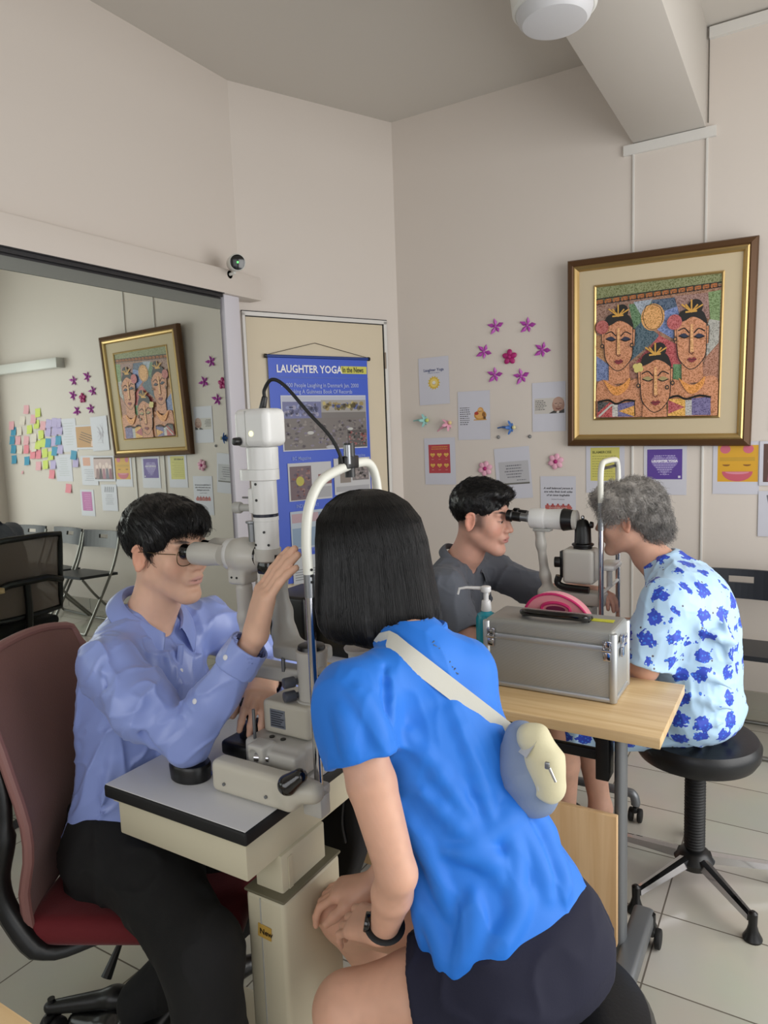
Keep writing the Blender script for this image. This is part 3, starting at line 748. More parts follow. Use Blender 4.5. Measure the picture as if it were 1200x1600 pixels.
def mould(name, prof, mats, idx, par):
    mb = MB()
    Ls = [loop(*p) for p in prof]
    for k in range(len(Ls) - 1):
        mb.mi = idx[k]
        for i in range(4):
            j = (i + 1) % 4; mb.poly([Ls[k][i], Ls[k][j], Ls[k + 1][j], Ls[k + 1][i]])
    return obj(name, mb, mats, par, smooth=False)
M_FR1 = mat('frame_bronze', (.36, .25, .15), .4, .35, bump=(120, .1)); M_FR2 = mat('frame_gold', (.74, .63, .42), .3, .8)
mould('frame', [(0, -.035), (0, .0), (.006, .012), (.030, .020), (.036, .014), (.044, .018), (.056, .012), (.064, .002), (.064, -.004)], [M_FR1, M_FR2], [0, 0, 0, 0, 1, 1, 1, 1], pt)
mould('mount_board', [(.060, -.002), (.145, -.002)], [mat('linen_mount', (.80, .74, .62), .8, bump=(700, .3))], [0], pt)
mould('inner_fillet', [(.143, -.004), (.143, .003), (.149, .005), (.155, .0), (.155, -.006)], [M_FR2], [0] * 4, pt)
mould('frame_back', [(0, -.035), (.5, -.035)], [mat('back_board', (.4, .3, .2), .8)], [0], pt)
# canvas coordinates come from a 1200x1306 enlargement, corners below
q4 = np.array([(208, 297), (1008, 195), (976, 1112), (196, 1124)], float)
A = []; bb_ = []
for (x, y), (u, v) in zip(q4, ((0, 1), (1, 1), (1, 0), (0, 0))):
    A.append([x, y, 1, 0, 0, 0, -u * x, -u * y]); A.append([0, 0, 0, x, y, 1, -v * x, -v * y]); bb_ += [u, v]
Hc = np.append(np.linalg.solve(np.array(A), np.array(bb_)), 1).reshape(3, 3)
cw, ch_ = w_ - .31, h_ - .31
def cv(x, y):
    p = Hc @ np.array([x, y, 1]); return ((p[0] / p[2] - .5) * cw, (p[1] / p[2] - .5) * ch_)
cd = Card(ctr - pn_ * .0045, pr_, pu_)
def pmat(c, amt=.35):
    k = 'paint_' + c
    if k in MATS: return MATS[k]
    m = mat(k, c, .45); n, l, b = nodes_of(m); tc = n.new('ShaderNodeTexCoord')
    vo = n.new('ShaderNodeTexVoronoi'); vo.feature = 'DISTANCE_TO_EDGE'; vo.inputs['Scale'].default_value = 75
    no = n.new('ShaderNodeTexNoise'); no.inputs['Scale'].default_value = 30; no.inputs['Detail'].default_value = 4
    l.new(tc.outputs['Object'], no.inputs['Vector'])
    ad = n.new('ShaderNodeMix'); ad.data_type = 'VECTOR'; ad.inputs[0].default_value = .06; l.new(tc.outputs['Object'], ad.inputs[4]); l.new(no.outputs['Color'], ad.inputs[5]); l.new(ad.outputs[1], vo.inputs['Vector'])
    cr = n.new('ShaderNodeValToRGB'); col = lin(c); cr.color_ramp.elements[0].position = 0.0; cr.color_ramp.elements[1].position = .22
    cr.color_ramp.elements[0].color = tuple(min(1, x * (1 + amt * 1.2) + .10) for x in col[:3]) + (1,); cr.color_ramp.elements[1].color = tuple(x * (1 - amt * .3) for x in col[:3]) + (1,)
    l.new(vo.outputs['Distance'], cr.inputs[0]); l.new(cr.outputs[0], b.inputs['Base Color']); return m
def clipc(P):
    for ax_, sg, lim in ((0, 1, cw / 2), (0, -1, cw / 2), (1, 1, ch_ / 2), (1, -1, ch_ / 2)):
        out = []
        for i in range(len(P)):
            a, b = P[i - 1], P[i]; ia, ib = sg * a[ax_] <= lim, sg * b[ax_] <= lim
            if ia != ib: t = (sg * lim - a[ax_]) / (b[ax_] - a[ax_]); out.append((a[0] + (b[0] - a[0]) * t, a[1] + (b[1] - a[1]) * t))
            if ib: out.append(b)
        P = out
    return P
def pp(pts, c, tex=True): cd.poly(clipc([cv(*p) for p in pts][::-1]), pmat(c) if tex else ink(c))
def ps(pts, w, c='1a1512'): cd.stroke([cv(*p) for p in pts], w, c)
def pc(pts, n=6): return [tuple(p) for p in bez([V(a, b, 0)[:2] for a, b in pts], n)]
pp([(196, 290), (1012, 190), (980, 1116), (190, 1128)], '8a5f42')
pp([(208, 297), (1008, 195), (1004, 262), (206, 385)], '6e7444')
pp([(207, 400), (560, 350), (560, 700), (200, 760)], '84604e'); pp([(206, 600), (262, 600), (262, 800), (203, 770)], 'a87848')
pp([(204, 730), (290, 790), (278, 885), (202, 890)], '5f6f9a'); pp([(410, 400), (560, 380), (480, 530), (440, 560)], '4c7048')
pp([(440, 385), (560, 365), (500, 490)], '8f98a4'); pp([(560, 370), (765, 345), (740, 400), (640, 440), (550, 400)], '2f4660')
pp([(640, 440), (740, 400), (730, 640), (590, 560)], '6478aa'); pp([(440, 560), (490, 510), (610, 600), (420, 760)], '2c4a58')
pp([(590, 560), (610, 600), (730, 660), (740, 780), (690, 800), (440, 790), (600, 600)], 'a83c40'); pp([(450, 770), (520, 690), (470, 800)], '9c3038')
pp([(690, 780), (765, 780), (750, 880), (690, 890)], '4c7a48'); pp([(400, 760), (480, 770), (480, 880), (390, 860)], '94604c')
pp([(700, 345), (920, 320), (925, 480), (760, 560)], '8a665c'); pp([(918, 318), (1003, 300), (992, 500), (930, 490)], '66804a'); pp([(925, 490), (992, 500), (985, 640), (905, 730), (900, 560)], '9a9890')
pp([(985, 650), (978, 870), (860, 860), (905, 730)], '9a664c'); pp([(840, 850), (978, 870), (976, 1112), (840, 1112)], 'b07c54')
cd.disc(*cv(562, 480), .058, .068, pmat('c8914e')); ps([cv_ for cv_ in pc([(520, 410), (500, 480), (530, 550), (590, 550), (625, 490), (610, 420), (560, 400), (520, 410)])], .003)
# woven band
ps([(208, 404), (1004, 280)], .006); ps([(208, 372), (1004, 252)], .006)
for i in range(15):
    t_ = i / 15; x = 214 + t_ * 780; y = 388 - t_ * 121; ps([(x, y + 12), (x, y - 6), (x + 30, y - 12), (x + 30, y + 4), (x + 14, y + 6)], .0075, 'b8703c'); ps([(x + 38, y + 8), (x + 38, y - 14)], .004)
SK = 'b8784e'
def lady(cx, top, s, skin, hair_y):
    X = lambda a: cx + a * s; Y = lambda b: top + b * s
    pp([(X(-62), Y(250)), (X(62), Y(246)), (X(70), Y(470)), (X(-62), Y(480))], skin)                       # neck
    pp(pc([(X(-92), Y(120)), (X(-90), Y(250)), (X(-78), Y(330)), (X(-30), Y(385)), (X(8), Y(390)), (X(48), Y(360)), (X(84), Y(300)), (X(90), Y(200)), (X(92), Y(100)), (X(60), Y(50)), (X(-50), Y(60)), (X(-92), Y(120))]), skin)
    ps(pc([(X(-92), Y(120)), (X(-90), Y(250)), (X(-78), Y(330)), (X(-30), Y(385)), (X(8), Y(390)), (X(48), Y(360)), (X(84), Y(300)), (X(90), Y(200)), (X(92), Y(100))]), .004)
    for sg in (-1, 1): pp([(X(sg * 92), Y(130)), (X(sg * 106), Y(130)), (X(sg * 102), Y(230)), (X(sg * 92), Y(240))], skin); ps([(X(sg * 92), Y(120)), (X(sg * 107), Y(128)), (X(sg * 102), Y(232))], .003)
    pp(pc([(X(-92), Y(120)), (X(-70), Y(50)), (X(0), Y(26)), (X(70), Y(44)), (X(95), Y(116)), (X(50), Y(88)), (X(4), Y(76)), (X(-40), Y(100)), (X(-92), Y(120))]), '17130f', False)
    cd.disc(*cv(X(22), Y(16)), .034 * s, .036 * s, ink('17130f'))
    for a in (-58, -34, 0, 36, 66): ps([(X(0), Y(46)), (X(a * .6), Y(20)), (X(a), Y(4 - abs(a) * .02 + (abs(a) < 5) * -28))], .007 * s, 'd8a44a')
    ps([(X(-34), Y(48)), (X(30), Y(40))], .008 * s, 'd8a44a')
    for sg in (-1, 1):
        ps(pc([(X(sg * 16), Y(172)), (X(sg * 44), Y(146)), (X(sg * 80), Y(160))]), .005 * s); pp(pc([(X(sg * 18), Y(192)), (X(sg * 44), Y(176)), (X(sg * 76), Y(190)), (X(sg * 44), Y(204)), (X(sg * 18), Y(192))]), '2a2f48' if hair_y else 'a89868', False); ps(pc([(X(sg * 16), Y(194)), (X(sg * 44), Y(204)), (X(sg * 78), Y(192))]), .005 * s)
    ps([(X(-10), Y(160)), (X(-14), Y(290)), (X(0), Y(302)), (X(14), Y(290))], .0035 * s, '6a3a22')
    pp([(X(-6), Y(120)), (X(8), Y(120)), (X(12), Y(288)), (X(-10), Y(288))], 'd09a60')
    pp(pc([(X(-30), Y(336)), (X(-12), Y(322)), (X(0), Y(328)), (X(12), Y(320)), (X(30), Y(332)), (X(0), Y(352)), (X(-30), Y(336))]), '8a3038', False)
    ps([(X(-28), Y(336)), (X(28), Y(333))], .0025 * s)
def necklace(cx, cy, s):
    pp(pc([(cx - 95 * s, cy - 30 * s), (cx - 40 * s, cy + 8 * s), (cx, cy + 20 * s), (cx + 45 * s, cy + 0 * s), (cx + 88 * s, cy - 40 * s), (cx + 70 * s, cy + 30 * s), (cx + 10 * s, cy + 78 * s), (cx - 40 * s, cy + 60 * s), (cx - 95 * s, cy - 30 * s)]), 'd0862e')
pp(pc([(203, 1115), (210, 910), (280, 885), (340, 920), (420, 885), (470, 880), (485, 1000), (490, 1112), (203, 1115)]), SK)
pp(pc([(640, 1110), (660, 900), (720, 880), (830, 910), (890, 860), (978, 880), (974, 1110), (640, 1110)]), SK)
lady(345, 430, 1.0, SK, True); lady(812, 396, 1.06, SK, True)
cd.disc(*cv(245, 548), .034, .036, pmat('a04840')); cd.disc(*cv(702, 512), .036, .038, pmat('a8484a'))
necklace(335, 905, .95); necklace(815, 895, .95)
for pl, c_ in (([(212, 1022), (330, 1030), (330, 1118), (208, 1118)], 'a83a3a'), ([(212, 1022), (290, 1022), (212, 1090)], '2c2a28'), ([(304, 1034), (340, 1034), (340, 1116), (304, 1116)], 'b0aca6'), ([(340, 1034), (446, 1018), (446, 1116), (340, 1116)], '5c5684'), ([(344, 1080), (446, 1044), (446, 1116)], 'cc9238'),
               ([(656, 1005), (770, 1000), (770, 1112), (656, 1112)], 'cc9838'), ([(660, 1010), (766, 1056), (660, 1100)], 'a03a40'), ([(770, 1012), (815, 1010), (815, 1110), (770, 1110)], 'a8a6a2'), ([(812, 1000), (934, 990), (934, 1108), (812, 1108)], '5a5080')): pp(pl, c_)
ps(pc([(215, 1022), (280, 1010), (330, 1034), (390, 1012), (446, 1016)]), .010); ps(pc([(660, 1000), (720, 984), (775, 1004), (860, 982), (932, 992)]), .010); ps([(222, 1112), (300, 1040)], .010, 'c8c4bc')
ps([(446, 1018), (448, 1112)], .004); ps([(656, 1005), (654, 1112)], .004)
pp([(500, 1040), (620, 1040), (640, 1118), (495, 1118)], SK); lady(580, 672, 1.06, SK, False)
for a, b in ((455, 795), (480, 790), (462, 818), (486, 812), (470, 804)): cd.disc(*cv(a, b), .014, .014, ink('d8c878'))
for a, b in ((432, 660), (246, 668), (472, 918), (690, 900), (655, 928), (708, 620)): cd.disc(*cv(a, b), .010, .012, ink('2a2420')); cd.disc(*cv(a, b), .005, .006, ink('b8845a'))
cd.done(pt, 'canvas')

# ---- hanging banner on the door
def bd(px, py): p = at_dw(px, py, .03); return ((p - DA) @ DT, p[2])
b0, b1 = bd(412, 560), bd(565, 557); s0b = (b0[0] + bd(436, 780)[0]) / 2; s1b = (b1[0] + bd(589, 780)[0]) / 2; zb = (b0[1] + b1[1]) / 2; Wb = s1b - s0b
bn = thing('hanging_banner', tuple(dpt((s0b + s1b) / 2, .95, .03)), 'blue fabric banner of newspaper pictures hanging on the cream door', 'banner')
M_BLUE = mat('banner_blue', (.23, .36, .80), .4, vary=(3, .06)); zl = zb - 1.32
mb = MB(); mb.prism([dpt(s0b, zl, .03), dpt(s1b, zl, .03), dpt(s1b, zb, .03), dpt(s0b, zb, .03)], DN * .0012); obj('banner_cloth', mb, M_BLUE, bn, smooth=False)
obj('top_rod', MB().cyl(dpt(s0b - .012, zb, .032), dpt(s1b + .012, zb, .032), .009, seg=14), mat('rod_blue', (.16, .26, .55), .35), bn)
for _s in (s0b - .014, s1b + .012): obj('rod_end', MB().cyl(dpt(_s - .006, zb, .032), dpt(_s + .006, zb, .032), .012, seg=14), M_BLK, bn)
tp = at_dw(492, 536, .02); obj('cord', MB().tube([dpt(s0b, zb + .008, .032), tp, dpt(s1b, zb + .008, .032)], .0018, 6), mat('cord_dark', (.25, .22, .18), .7), bn)
cb = Card(dpt(s0b, zb, .0325), DT, (0, 0, 1)); cb.z = .0012
sc = Wb / 610.0                                    # banner drawn in enlarged-photo units, 610 wide
def X(a): return a * sc
def Yv(b): return -b * sc * .985
def br(x0, y0, x1, y1, c): cb.rect(X(x0), Yv(y1), X(x1), Yv(y0), c)
br(0, 108, 610, 114, '4a64c0'); br(436, 44, 604, 86, 'd0cc5a')
text(bn, 'LAUGHTER YOGA', cb.P(X(44), Yv(84), .0026), DT, (0, 0, 1), X(56), ink('f0f0f4'), 'banner_title', 'LEFT', .0014, .87)
text(bn, 'In the News', cb.P(X(444), Yv(78), .0026), DT, (0, 0, 1), X(42), ink('2a2a20'), 'banner_title', 'LEFT', .0008, .66)
for i, s_ in enumerate(('10,000 People Laughing in Denmark Jan. 2000', 'Making A Guinness Book Of Records')): text(bn, s_, cb.P(X(305), Yv(162 + i * 34), .0026), DT, (0, 0, 1), X(31), ink('aab8ea'), 'banner_caption', 'CENTER', .0004, .84)
def photo(x0, y0, x1, y1, cols, n, seed, sz):
    r_ = random.Random(seed); br(x0, y0, x1, y1, cols[0])
    for i in range(n):
        a = r_.uniform(x0 + sz, x1 - sz); b = r_.uniform(y0 + sz, y1 - sz); cb.disc(X(a), Yv(b), X(sz * r_.uniform(.4, 1)), X(sz * r_.uniform(.3, .8)), r_.choice(cols[1:]), n=7); cb.z -= .00012
    cb.z += .00012
br(60, 206, 590, 506, 'c9ccd8')
br(68, 240, 588, 500, '77726f'); br(68, 212, 588, 250, 'b8bccc'); photo(68, 240, 300, 330, ['70739c', '8890b8', '5a5c80', '9a98b0'], 60, 1, 16)
photo(300, 232, 588, 300, ['a09c98', '9a8858', 'c0b070', '606a9c', '787058'], 50, 2, 18); photo(68, 330, 588, 500, ['766f6c', '8c8480', '645c5c', '5c5458', '807888'], 150, 3, 13)
photo(460, 400, 588, 498, ['57504f', '8a7c78', '3c3838', '9a5a58'], 60, 4, 10); cb.disc(X(228), Yv(410), X(20), X(9), 'c4c4c0').disc(X(480), Yv(395), X(18), X(8), 'c4c4c0').disc(X(350), Yv(492), X(30), X(9), 'b8b8bc')
for s_, a, b in (('BC Magazine', 170, 556), ('TIME Magazine', 500, 556), ('INDIA TODAY', 180, 818), ('National Geographic', 500, 818), ('SUNDAY TIMES', 170, 1066)): text(bn, s_, cb.P(X(a - 60), Yv(b), .0026), DT, (0, 0, 1), X(27), ink('8ea2e4'), 'banner_caption', 'CENTER' if 0 else 'LEFT', .0003, .8)
br(80, 572, 345, 780, 'c4c4c6'); photo(90, 590, 220, 775, ['6e5a60', '7c4a48', '584858', '94706c'], 40, 5, 12); cb.disc(X(150), Yv(672), X(24), X(26), 'b8b04a'); br(262, 640, 345, 696, '8a5a5a'); br(232, 710, 340, 770, 'a8a8ac')
br(362, 560, 600, 766, 'c4c4c6'); br(400, 590, 470, 700, '8a8078'); photo(480, 590, 590, 690, ['7c7474', '54504e', '9c908c'], 30, 6, 12); br(372, 720, 590, 750, 'a8a8ac')
br(80, 836, 345, 1044, 'b4c0cc'); br(88, 850, 250, 900, 'b89ca4'); br(88, 930, 250, 1036, '8aa0b8'); photo(250, 850, 342, 1036, ['8a98ac', 'a84a40', 'b87058', '5c6478'], 50, 7, 13)
text(bn, 'THE', cb.P(X(130), Yv(885), .003), DT, (0, 0, 1), X(22), ink('303a5a'), 'print_text'); text(bn, 'GASOLINE', cb.P(X(110), Yv(925), .003), DT, (0, 0, 1), X(34), ink('303a5a'), 'print_text', 'LEFT', .0004, .8)
br(362, 816, 600, 1020, 'b8bac4'); photo(366, 850, 596, 1000, ['a4a6b0', '50505a', '3a3c44', 'c8c8cc', '74545c'], 90, 8, 11); br(440, 822, 590, 850, '80525c')
br(80, 1085, 345, 1240, 'c4c8cc'); text(bn, 'The Sun', cb.P(X(92), Yv(1140), .003), DT, (0, 0, 1), X(52), ink('1c1c20'), 'print_text', 'LEFT', .0006, .8)
for i in range(5): br(92, 1160 + i * 14, 330, 1165 + i * 14, '8c9094')
cb.done(bn, 'picture_print')
# ---------------------------------------------------------------- furniture
M_CHR = mat('chrome', (.78, .78, .80), .12, 1.0); M_STL = mat('brushed_steel', (.55, .56, .57), .35, .9)
M_GRY = mat('leg_grey', (.45, .46, .47), .38, .5); M_BLKR = mat('black_rubber', (.04, .04, .045), .6); M_BLKM = mat('black_metal', (.05, .05, .055), .4, .3)
M_LEA = mat('black_vinyl', (.045, .05, .065), .38, bump=(160, .12)); M_CREAM = mat('cream_enamel', (.80, .77, .67), .4); M_LAM = mat('laminate_white', (.82, .82, .82), .32, vary=(3, .02))
M_INS = mat('instrument_grey', (.74, .73, .70), .35); M_INS2 = mat('instrument_mid_grey', (.66, .66, .64), .4); M_INSW = mat('instrument_white', (.86, .86, .85), .28)  # the second grey is a little darker, for arms, trim and knobs
def wood_mat(name, c1, c2, ax=0, sc=1.0):
    m = mat(name, c1, .42); n, l, b = nodes_of(m); tc = n.new('ShaderNodeTexCoord'); mp_ = n.new('ShaderNodeMapping')
    s_ = [38, 38, 38]; s_[ax] = 2.2; mp_.inputs['Scale'].default_value = [x * sc for x in s_]
    no = n.new('ShaderNodeTexNoise'); no.inputs['Scale'].default_value = 1; no.inputs['Detail'].default_value = 6; no.inputs['Distortion'].default_value = .6
    l.new(tc.outputs['Object'], mp_.inputs[0]); l.new(mp_.outputs[0], no.inputs['Vector'])
    cr = n.new('ShaderNodeValToRGB'); cr.color_ramp.elements[0].position = .35; cr.color_ramp.elements[1].position = .65
    cr.color_ramp.elements[0].color = lin(c1); cr.color_ramp.elements[1].color = lin(c2)
    l.new(no.outputs['Fac'], cr.inputs[0]); l.new(cr.outputs[0], b.inputs['Base Color']); return m
M_OAKX = wood_mat('oak_laminate', (.87, .76, .58), (.80, .67, .48), 0); M_OAKZ = wood_mat('oak_laminate_upright', (.86, .73, .56), (.80, .65, .47), 2)
def castor(parent, x, y, name='castor', r=.028):
    w = obj(name, MB().cyl((x, y, .055), (x, y, .10), .009, seg=12).box((x, y, .052), (.020, .05, .024), bevel=.008), M_BLK, parent)
    for sx in (-1, 1): obj('wheel', MB().cyl((x + sx * .008, y, r), (x + sx * .024, y, r), r, r, 24, .004), M_BLKR, w)
def rbox(mb, x0, x1, y0, y1, z0, z1, b=.004, seg=2): mb.box(((x0 + x1) / 2, (y0 + y1) / 2, (z0 + z1) / 2), (x1 - x0, y1 - y0, z1 - z0), bevel=b, seg=seg); return mb

def stool(x, y, z, label, ang, group=None):
    t = thing('round_stool', (x, y, 0), label, 'stool', group)
    obj('seat', MB().lathe([(z - .085, .02), (z - .085, .150), (z - .078, .175), (z - .055, .188), (z - .025, .190), (z - .008, .180), (z, .150), (z + .001, .05)], (x, y, 0), seg=56), M_LEA, t)
    obj('gas_post', MB().cyl((x, y, z - .18), (x, y, z - .083), .014, seg=20), M_CHR, t)
    pr = []
    zz = .13
    while zz < z - .15: pr += [(zz, .029), (zz + .005, .0325)]; zz += .010
    mb = MB().lathe([(.08, .024), (.12, .03), (.125, .032)] + pr + [(zz, .032), (zz + .004, .036), (zz + .03, .036), (zz + .034, .02)], (x, y, 0), seg=28); obj('bellows_cover', mb, M_BLKR, t)
    mb = MB().lathe([(.055, .02), (.06, .05), (.085, .062), (.11, .045), (.12, .03)], (x, y, 0), seg=30); obj('hub', mb, M_BLK, t)
    for k in range(5):
        a = math.radians(ang + 72 * k); d = V(math.cos(a), math.sin(a), 0); s = V(-d[1], d[0], 0); p = V(x, y, 0)
        A, B = p + d * .05 + V(0, 0, .095), p + d * .262 + V(0, 0, .068)
        mb = MB(); q = [A - s * .016 - V(0, 0, .022), A + s * .016 - V(0, 0, .022), A + s * .016 + V(0, 0, .006), A + V(0, 0, .012), A - s * .016 + V(0, 0, .006)]
        r2 = [B - s * .011 - V(0, 0, .014), B + s * .011 - V(0, 0, .014), B + s * .011 + V(0, 0, .004), B + V(0, 0, .008), B - s * .011 + V(0, 0, .004)]
        for i in range(5): mb.poly([q[i], q[(i + 1) % 5], r2[(i + 1) % 5], r2[i]])
        mb.poly(q); mb.poly(r2); ar = obj('base_arm', mb, M_CHR, t, angle=50)
        e = p + d * .272
        obj('glide', MB().lathe([(0, .026), (.006, .027), (.026, .017), (.045, .012), (.082, .013), (.088, .006)], (e[0], e[1], 0), seg=20), M_BLK, ar)
    return t
stool(-.372, 1.10, .50, 'round black vinyl stool under the woman in the blue shirt, in the foreground', 20)
stool(-.275, 2.34, .515, 'round black stool on chrome arms under the grey-haired woman', 24)

# long wooden table
TX0, TX1, TY0, TY1, TZ = -1.62, -.278, 1.700, 2.10, .75
tb = thing('folding_table', ((TX0 + TX1) / 2, 1.9, 0), 'oak-topped folding table on grey legs carrying the metal case', 'table')
obj('table_top', rbox(MB(), TX0, TX1, TY0, TY1, TZ - .028, TZ, .002), M_OAKX, tb)
obj('modesty_panel', rbox(MB(), TX0 + .15, -.398, 1.785, 1.803, .105, .475, .002), M_OAKZ, tb)
for lx in (-.402, -1.45):
    lg = obj('leg', MB().lathe([(.06, .016), (.72, .016)], (lx + .004, 1.835, 0), seg=24, sq=(1.0, 1.9), u=(1, 0, 0)), M_GRY, tb)
    obj('foot', rbox(MB(), lx + .006, lx + .066, 1.60, 2.00, .050, .105, .014, 3), M_GRY, lg)
    obj('hinge_bracket', rbox(MB(), lx - .055, lx - .02, 1.80, 1.86, .56, .715, .003).box((lx - .02, 1.83, .70), (.05, .07, .03)), M_BLKM, lg)
    for yy in (1.655, 1.975): castor(tb, lx + .062, yy)
obj('crossbar', rbox(MB(), -1.45, -.43, 1.83, 1.85, .60, .628, .002), M_BLKM, tb)
obj('crossbar', rbox(MB(), -1.45, -.43, 1.86, 1.885, .665, .69, .002), M_BLKM, tb)
obj('release_strut', MB().tube([V(-.44, 1.84, .61), V(-.50, 1.86, .70)], .006, 8), M_BLKM, tb)

# aluminium case
CX0, CX1, CY0, CY1, CZ0, CZ1 = -.798, -.418, 1.862, 2.035, TZ, .952
M_CASE = mat('ribbed_aluminium', (.66, .66, .64), .5, .55); n, l, b = nodes_of(M_CASE)
tc = n.new('ShaderNodeTexCoord'); wv = n.new('ShaderNodeTexWave'); wv.bands_direction = 'Z'; wv.inputs['Scale'].default_value = 130; bp = n.new('ShaderNodeBump'); bp.inputs['Strength'].default_value = .35; bp.inputs['Distance'].default_value = .001
l.new(tc.outputs['Object'], wv.inputs['Vector']); l.new(wv.outputs['Fac'], bp.inputs['Height']); l.new(bp.outputs['Normal'], b.inputs['Normal'])
M_EDGE = mat('case_edge', (.74, .75, .75), .42, .75)
cs = thing('metal_case', ((CX0 + CX1) / 2, (CY0 + CY1) / 2, TZ), 'ribbed silver aluminium flight case with a black handle on the oak table', 'case')
obj('case_body', rbox(MB(), CX0 + .004, CX1 - .004, CY0 + .004, CY1 - .004, CZ0 + .001, .900, .003), M_CASE, cs)
obj('case_lid', rbox(MB(), CX0 + .004, CX1 - .004, CY0 + .004, CY1 - .004, .902, CZ1, .014, 4), M_CASE, cs)
obj('lid_seam', rbox(MB(), CX0 + .001, CX1 - .001, CY0 + .001, CY1 - .001, .893, .909, .002), M_EDGE, cs)
for xx in (CX0, CX1):
    for yy in (CY0, CY1):
        obj('corner_rail', MB().cyl((xx - math.copysign(.009, xx + .6), yy - math.copysign(.009, yy - 1.94), CZ0 + .002), (xx - math.copysign(.009, xx + .6), yy - math.copysign(.009, yy - 1.94), CZ1 - .008), .0115, seg=16, bev=.004), M_EDGE, cs)
for za in (CZ0 + .010,):
    mb = rbox(MB(), CX0, CX1, CY0, CY0 + .012, za - .008, za + .006, .004); rbox(mb, CX0, CX1, CY1 - .012, CY1, za - .008, za + .006, .004); rbox(mb, CX1 - .012, CX1, CY0, CY1, za - .008, za + .006, .004); rbox(mb, CX0, CX0 + .012, CY0, CY1, za - .008, za + .006, .004); obj('bottom_rail', mb, M_EDGE, cs)
mb = MB().tube(bez([V(-.690, 1.935, .960), V(-.690, 1.915, .966), V(-.670, 1.902, .970), V(-.60, 1.898, .971), V(-.535, 1.902, .970), V(-.515, 1.915, .966), V(-.515, 1.935, .960)], 6), .0135, 12, flat=.8); obj('carry_handle', mb, M_GLK, cs)
for xx in (-.690, -.515): obj('handle_mount', rbox(MB(), xx - .012, xx + .012, 1.925, 1.965, .950, .962, .003), M_BLK, cs)
obj('yellow_label', MB().box((-.487, 1.958, CZ1 + .0012), (.085, .026, .0012), rot=rotm((0, 0, 1), 2)), mat('label_yellow', (.80, .80, .18), .4), cs, 'yellow paper label stuck on the lid')
def latch(x, y, nx):
    mb = MB()
    if nx: mb.box((x + .002, y, .915), (.006, .03, .022), bevel=.002).box((x + .003, y, .880), (.006, .024, .026), bevel=.002).cyl((x + .008, y - .014, .900), (x + .008, y + .014, .900), .004, seg=10).tube([V(x + .008, y - .009, .9), V(x + .011, y - .009, .922), V(x + .011, y + .009, .922), V(x + .008, y + .009, .9)], .0018, 6)
    else: mb.box((x, y - .002, .915), (.024, .006, .020), bevel=.002).box((x, y - .003, .882), (.020, .006, .024), bevel=.002).cyl((x - .012, y - .008, .900), (x + .012, y - .008, .900), .004, seg=10).tube([V(x - .008, y - .008, .9), V(x - .008, y - .011, .922), V(x + .008, y - .011, .922), V(x + .008, y - .008, .9)], .0018, 6)
    obj('latch', mb, M_CHR, cs)
latch(-.772, CY0, False); latch(-.440, CY0, False); latch(CX1, 1.93, True)

# sanitiser
bx, by = -.838, 1.985
sb = thing('sanitizer_bottle', (bx, by, TZ), 'turquoise sanitizer bottle with a white long-spout pump behind the case', 'bottle')
obj('bottle', MB().lathe([(0, .022), (.002, .031), (.008, .033), (.165, .033), (.178, .028), (.186, .016), (.190, .014)], (bx, by, TZ), seg=36), mat('turquoise_plastic', (.10, .60, .68), .22, coat=.3), sb)
obj('bottle_label', MB().prism([V(bx + .033 * math.sin(a) * 1.015, by - .033 * math.cos(a) * 1.015, TZ + .06) for a in np.linspace(.45, 1.75, 8)] + [V(bx + .033 * math.sin(a) * 1.0, by - .033 * math.cos(a) * 1.0, TZ + .06) for a in np.linspace(1.75, .45, 8)], (0, 0, .09)), M_PAPER, sb)
pm = obj('pump', MB().cyl((bx, by, TZ + .188), (bx, by, TZ + .222), .017, .014, 20, .003).cyl((bx, by, TZ + .222), (bx, by, TZ + .250), .008, seg=14).cyl((bx, by, TZ + .248), (bx, by, TZ + .266), .016, .016, 20, .003), mat('pump_white', (.88, .88, .88), .3), sb)
d = V(-.95, -.3, 0); p0 = V(bx, by, TZ + .259)
obj('spout', MB().tube([p0, p0 + d * .06 + V(0, 0, .002), p0 + d * .083 + V(0, 0, -.002), p0 + d * .088 + V(0, 0, -.02)], [.006, .0045, .004, .0035], 10), MATS['pump_white'], pm)

# pink zip pouch
M_PK = mat('pink_felt', (.90, .58, .62), .8, sheen=.3, bump=(300, .2)); M_PK2 = mat('magenta_piping', (.80, .16, .42), .6)
pc0 = V(-.640, 2.075, TZ)
pk = thing('pink_pouch', tuple(pc0), 'pink pouch with magenta piping standing behind the metal case', 'pouch')
SCP = 1.12
out = [V(-.098, 0, .0), V(-.10, 0, .10), V(-.088, 0, .165), V(-.055, 0, .205), V(0, 0, .216), V(.055, 0, .196), V(.090, 0, .155), V(.105, 0, .09), V(.105, 0, .0)]
out = [p * SCP for p in out]
oc = bez(out, 5)
def prism_r(pts, th, nm, m, par, y):
    return obj(nm, MB().prism([pc0 + p + V(0, y, 0) for p in pts], (0, th, 0)), m, par, smooth=False)
prism_r(oc, .045, 'pouch_body', M_PK, pk, -.02)
obj('piping', MB().tube([pc0 + p + V(0, -.02, 0) for p in oc], .004, 8), M_PK2, pk)
ov = [pc0 + V(.044 * math.cos(a), -.021, .196 + .020 * math.sin(a)) for a in np.linspace(0, 2 * math.pi, 28)[:-1]]
obj('inner_piping', MB().tube(ov, .005, 8, closed=True), M_PK2, pk)
obj('zip_panel', MB().prism([pc0 + V(.030 * math.cos(a), -.0215, .196 + .010 * math.sin(a)) for a in np.linspace(0, 2 * math.pi, 24)[:-1]], (0, .003, 0)), mat('zip_purple', (.45, .12, .28), .6), pk)
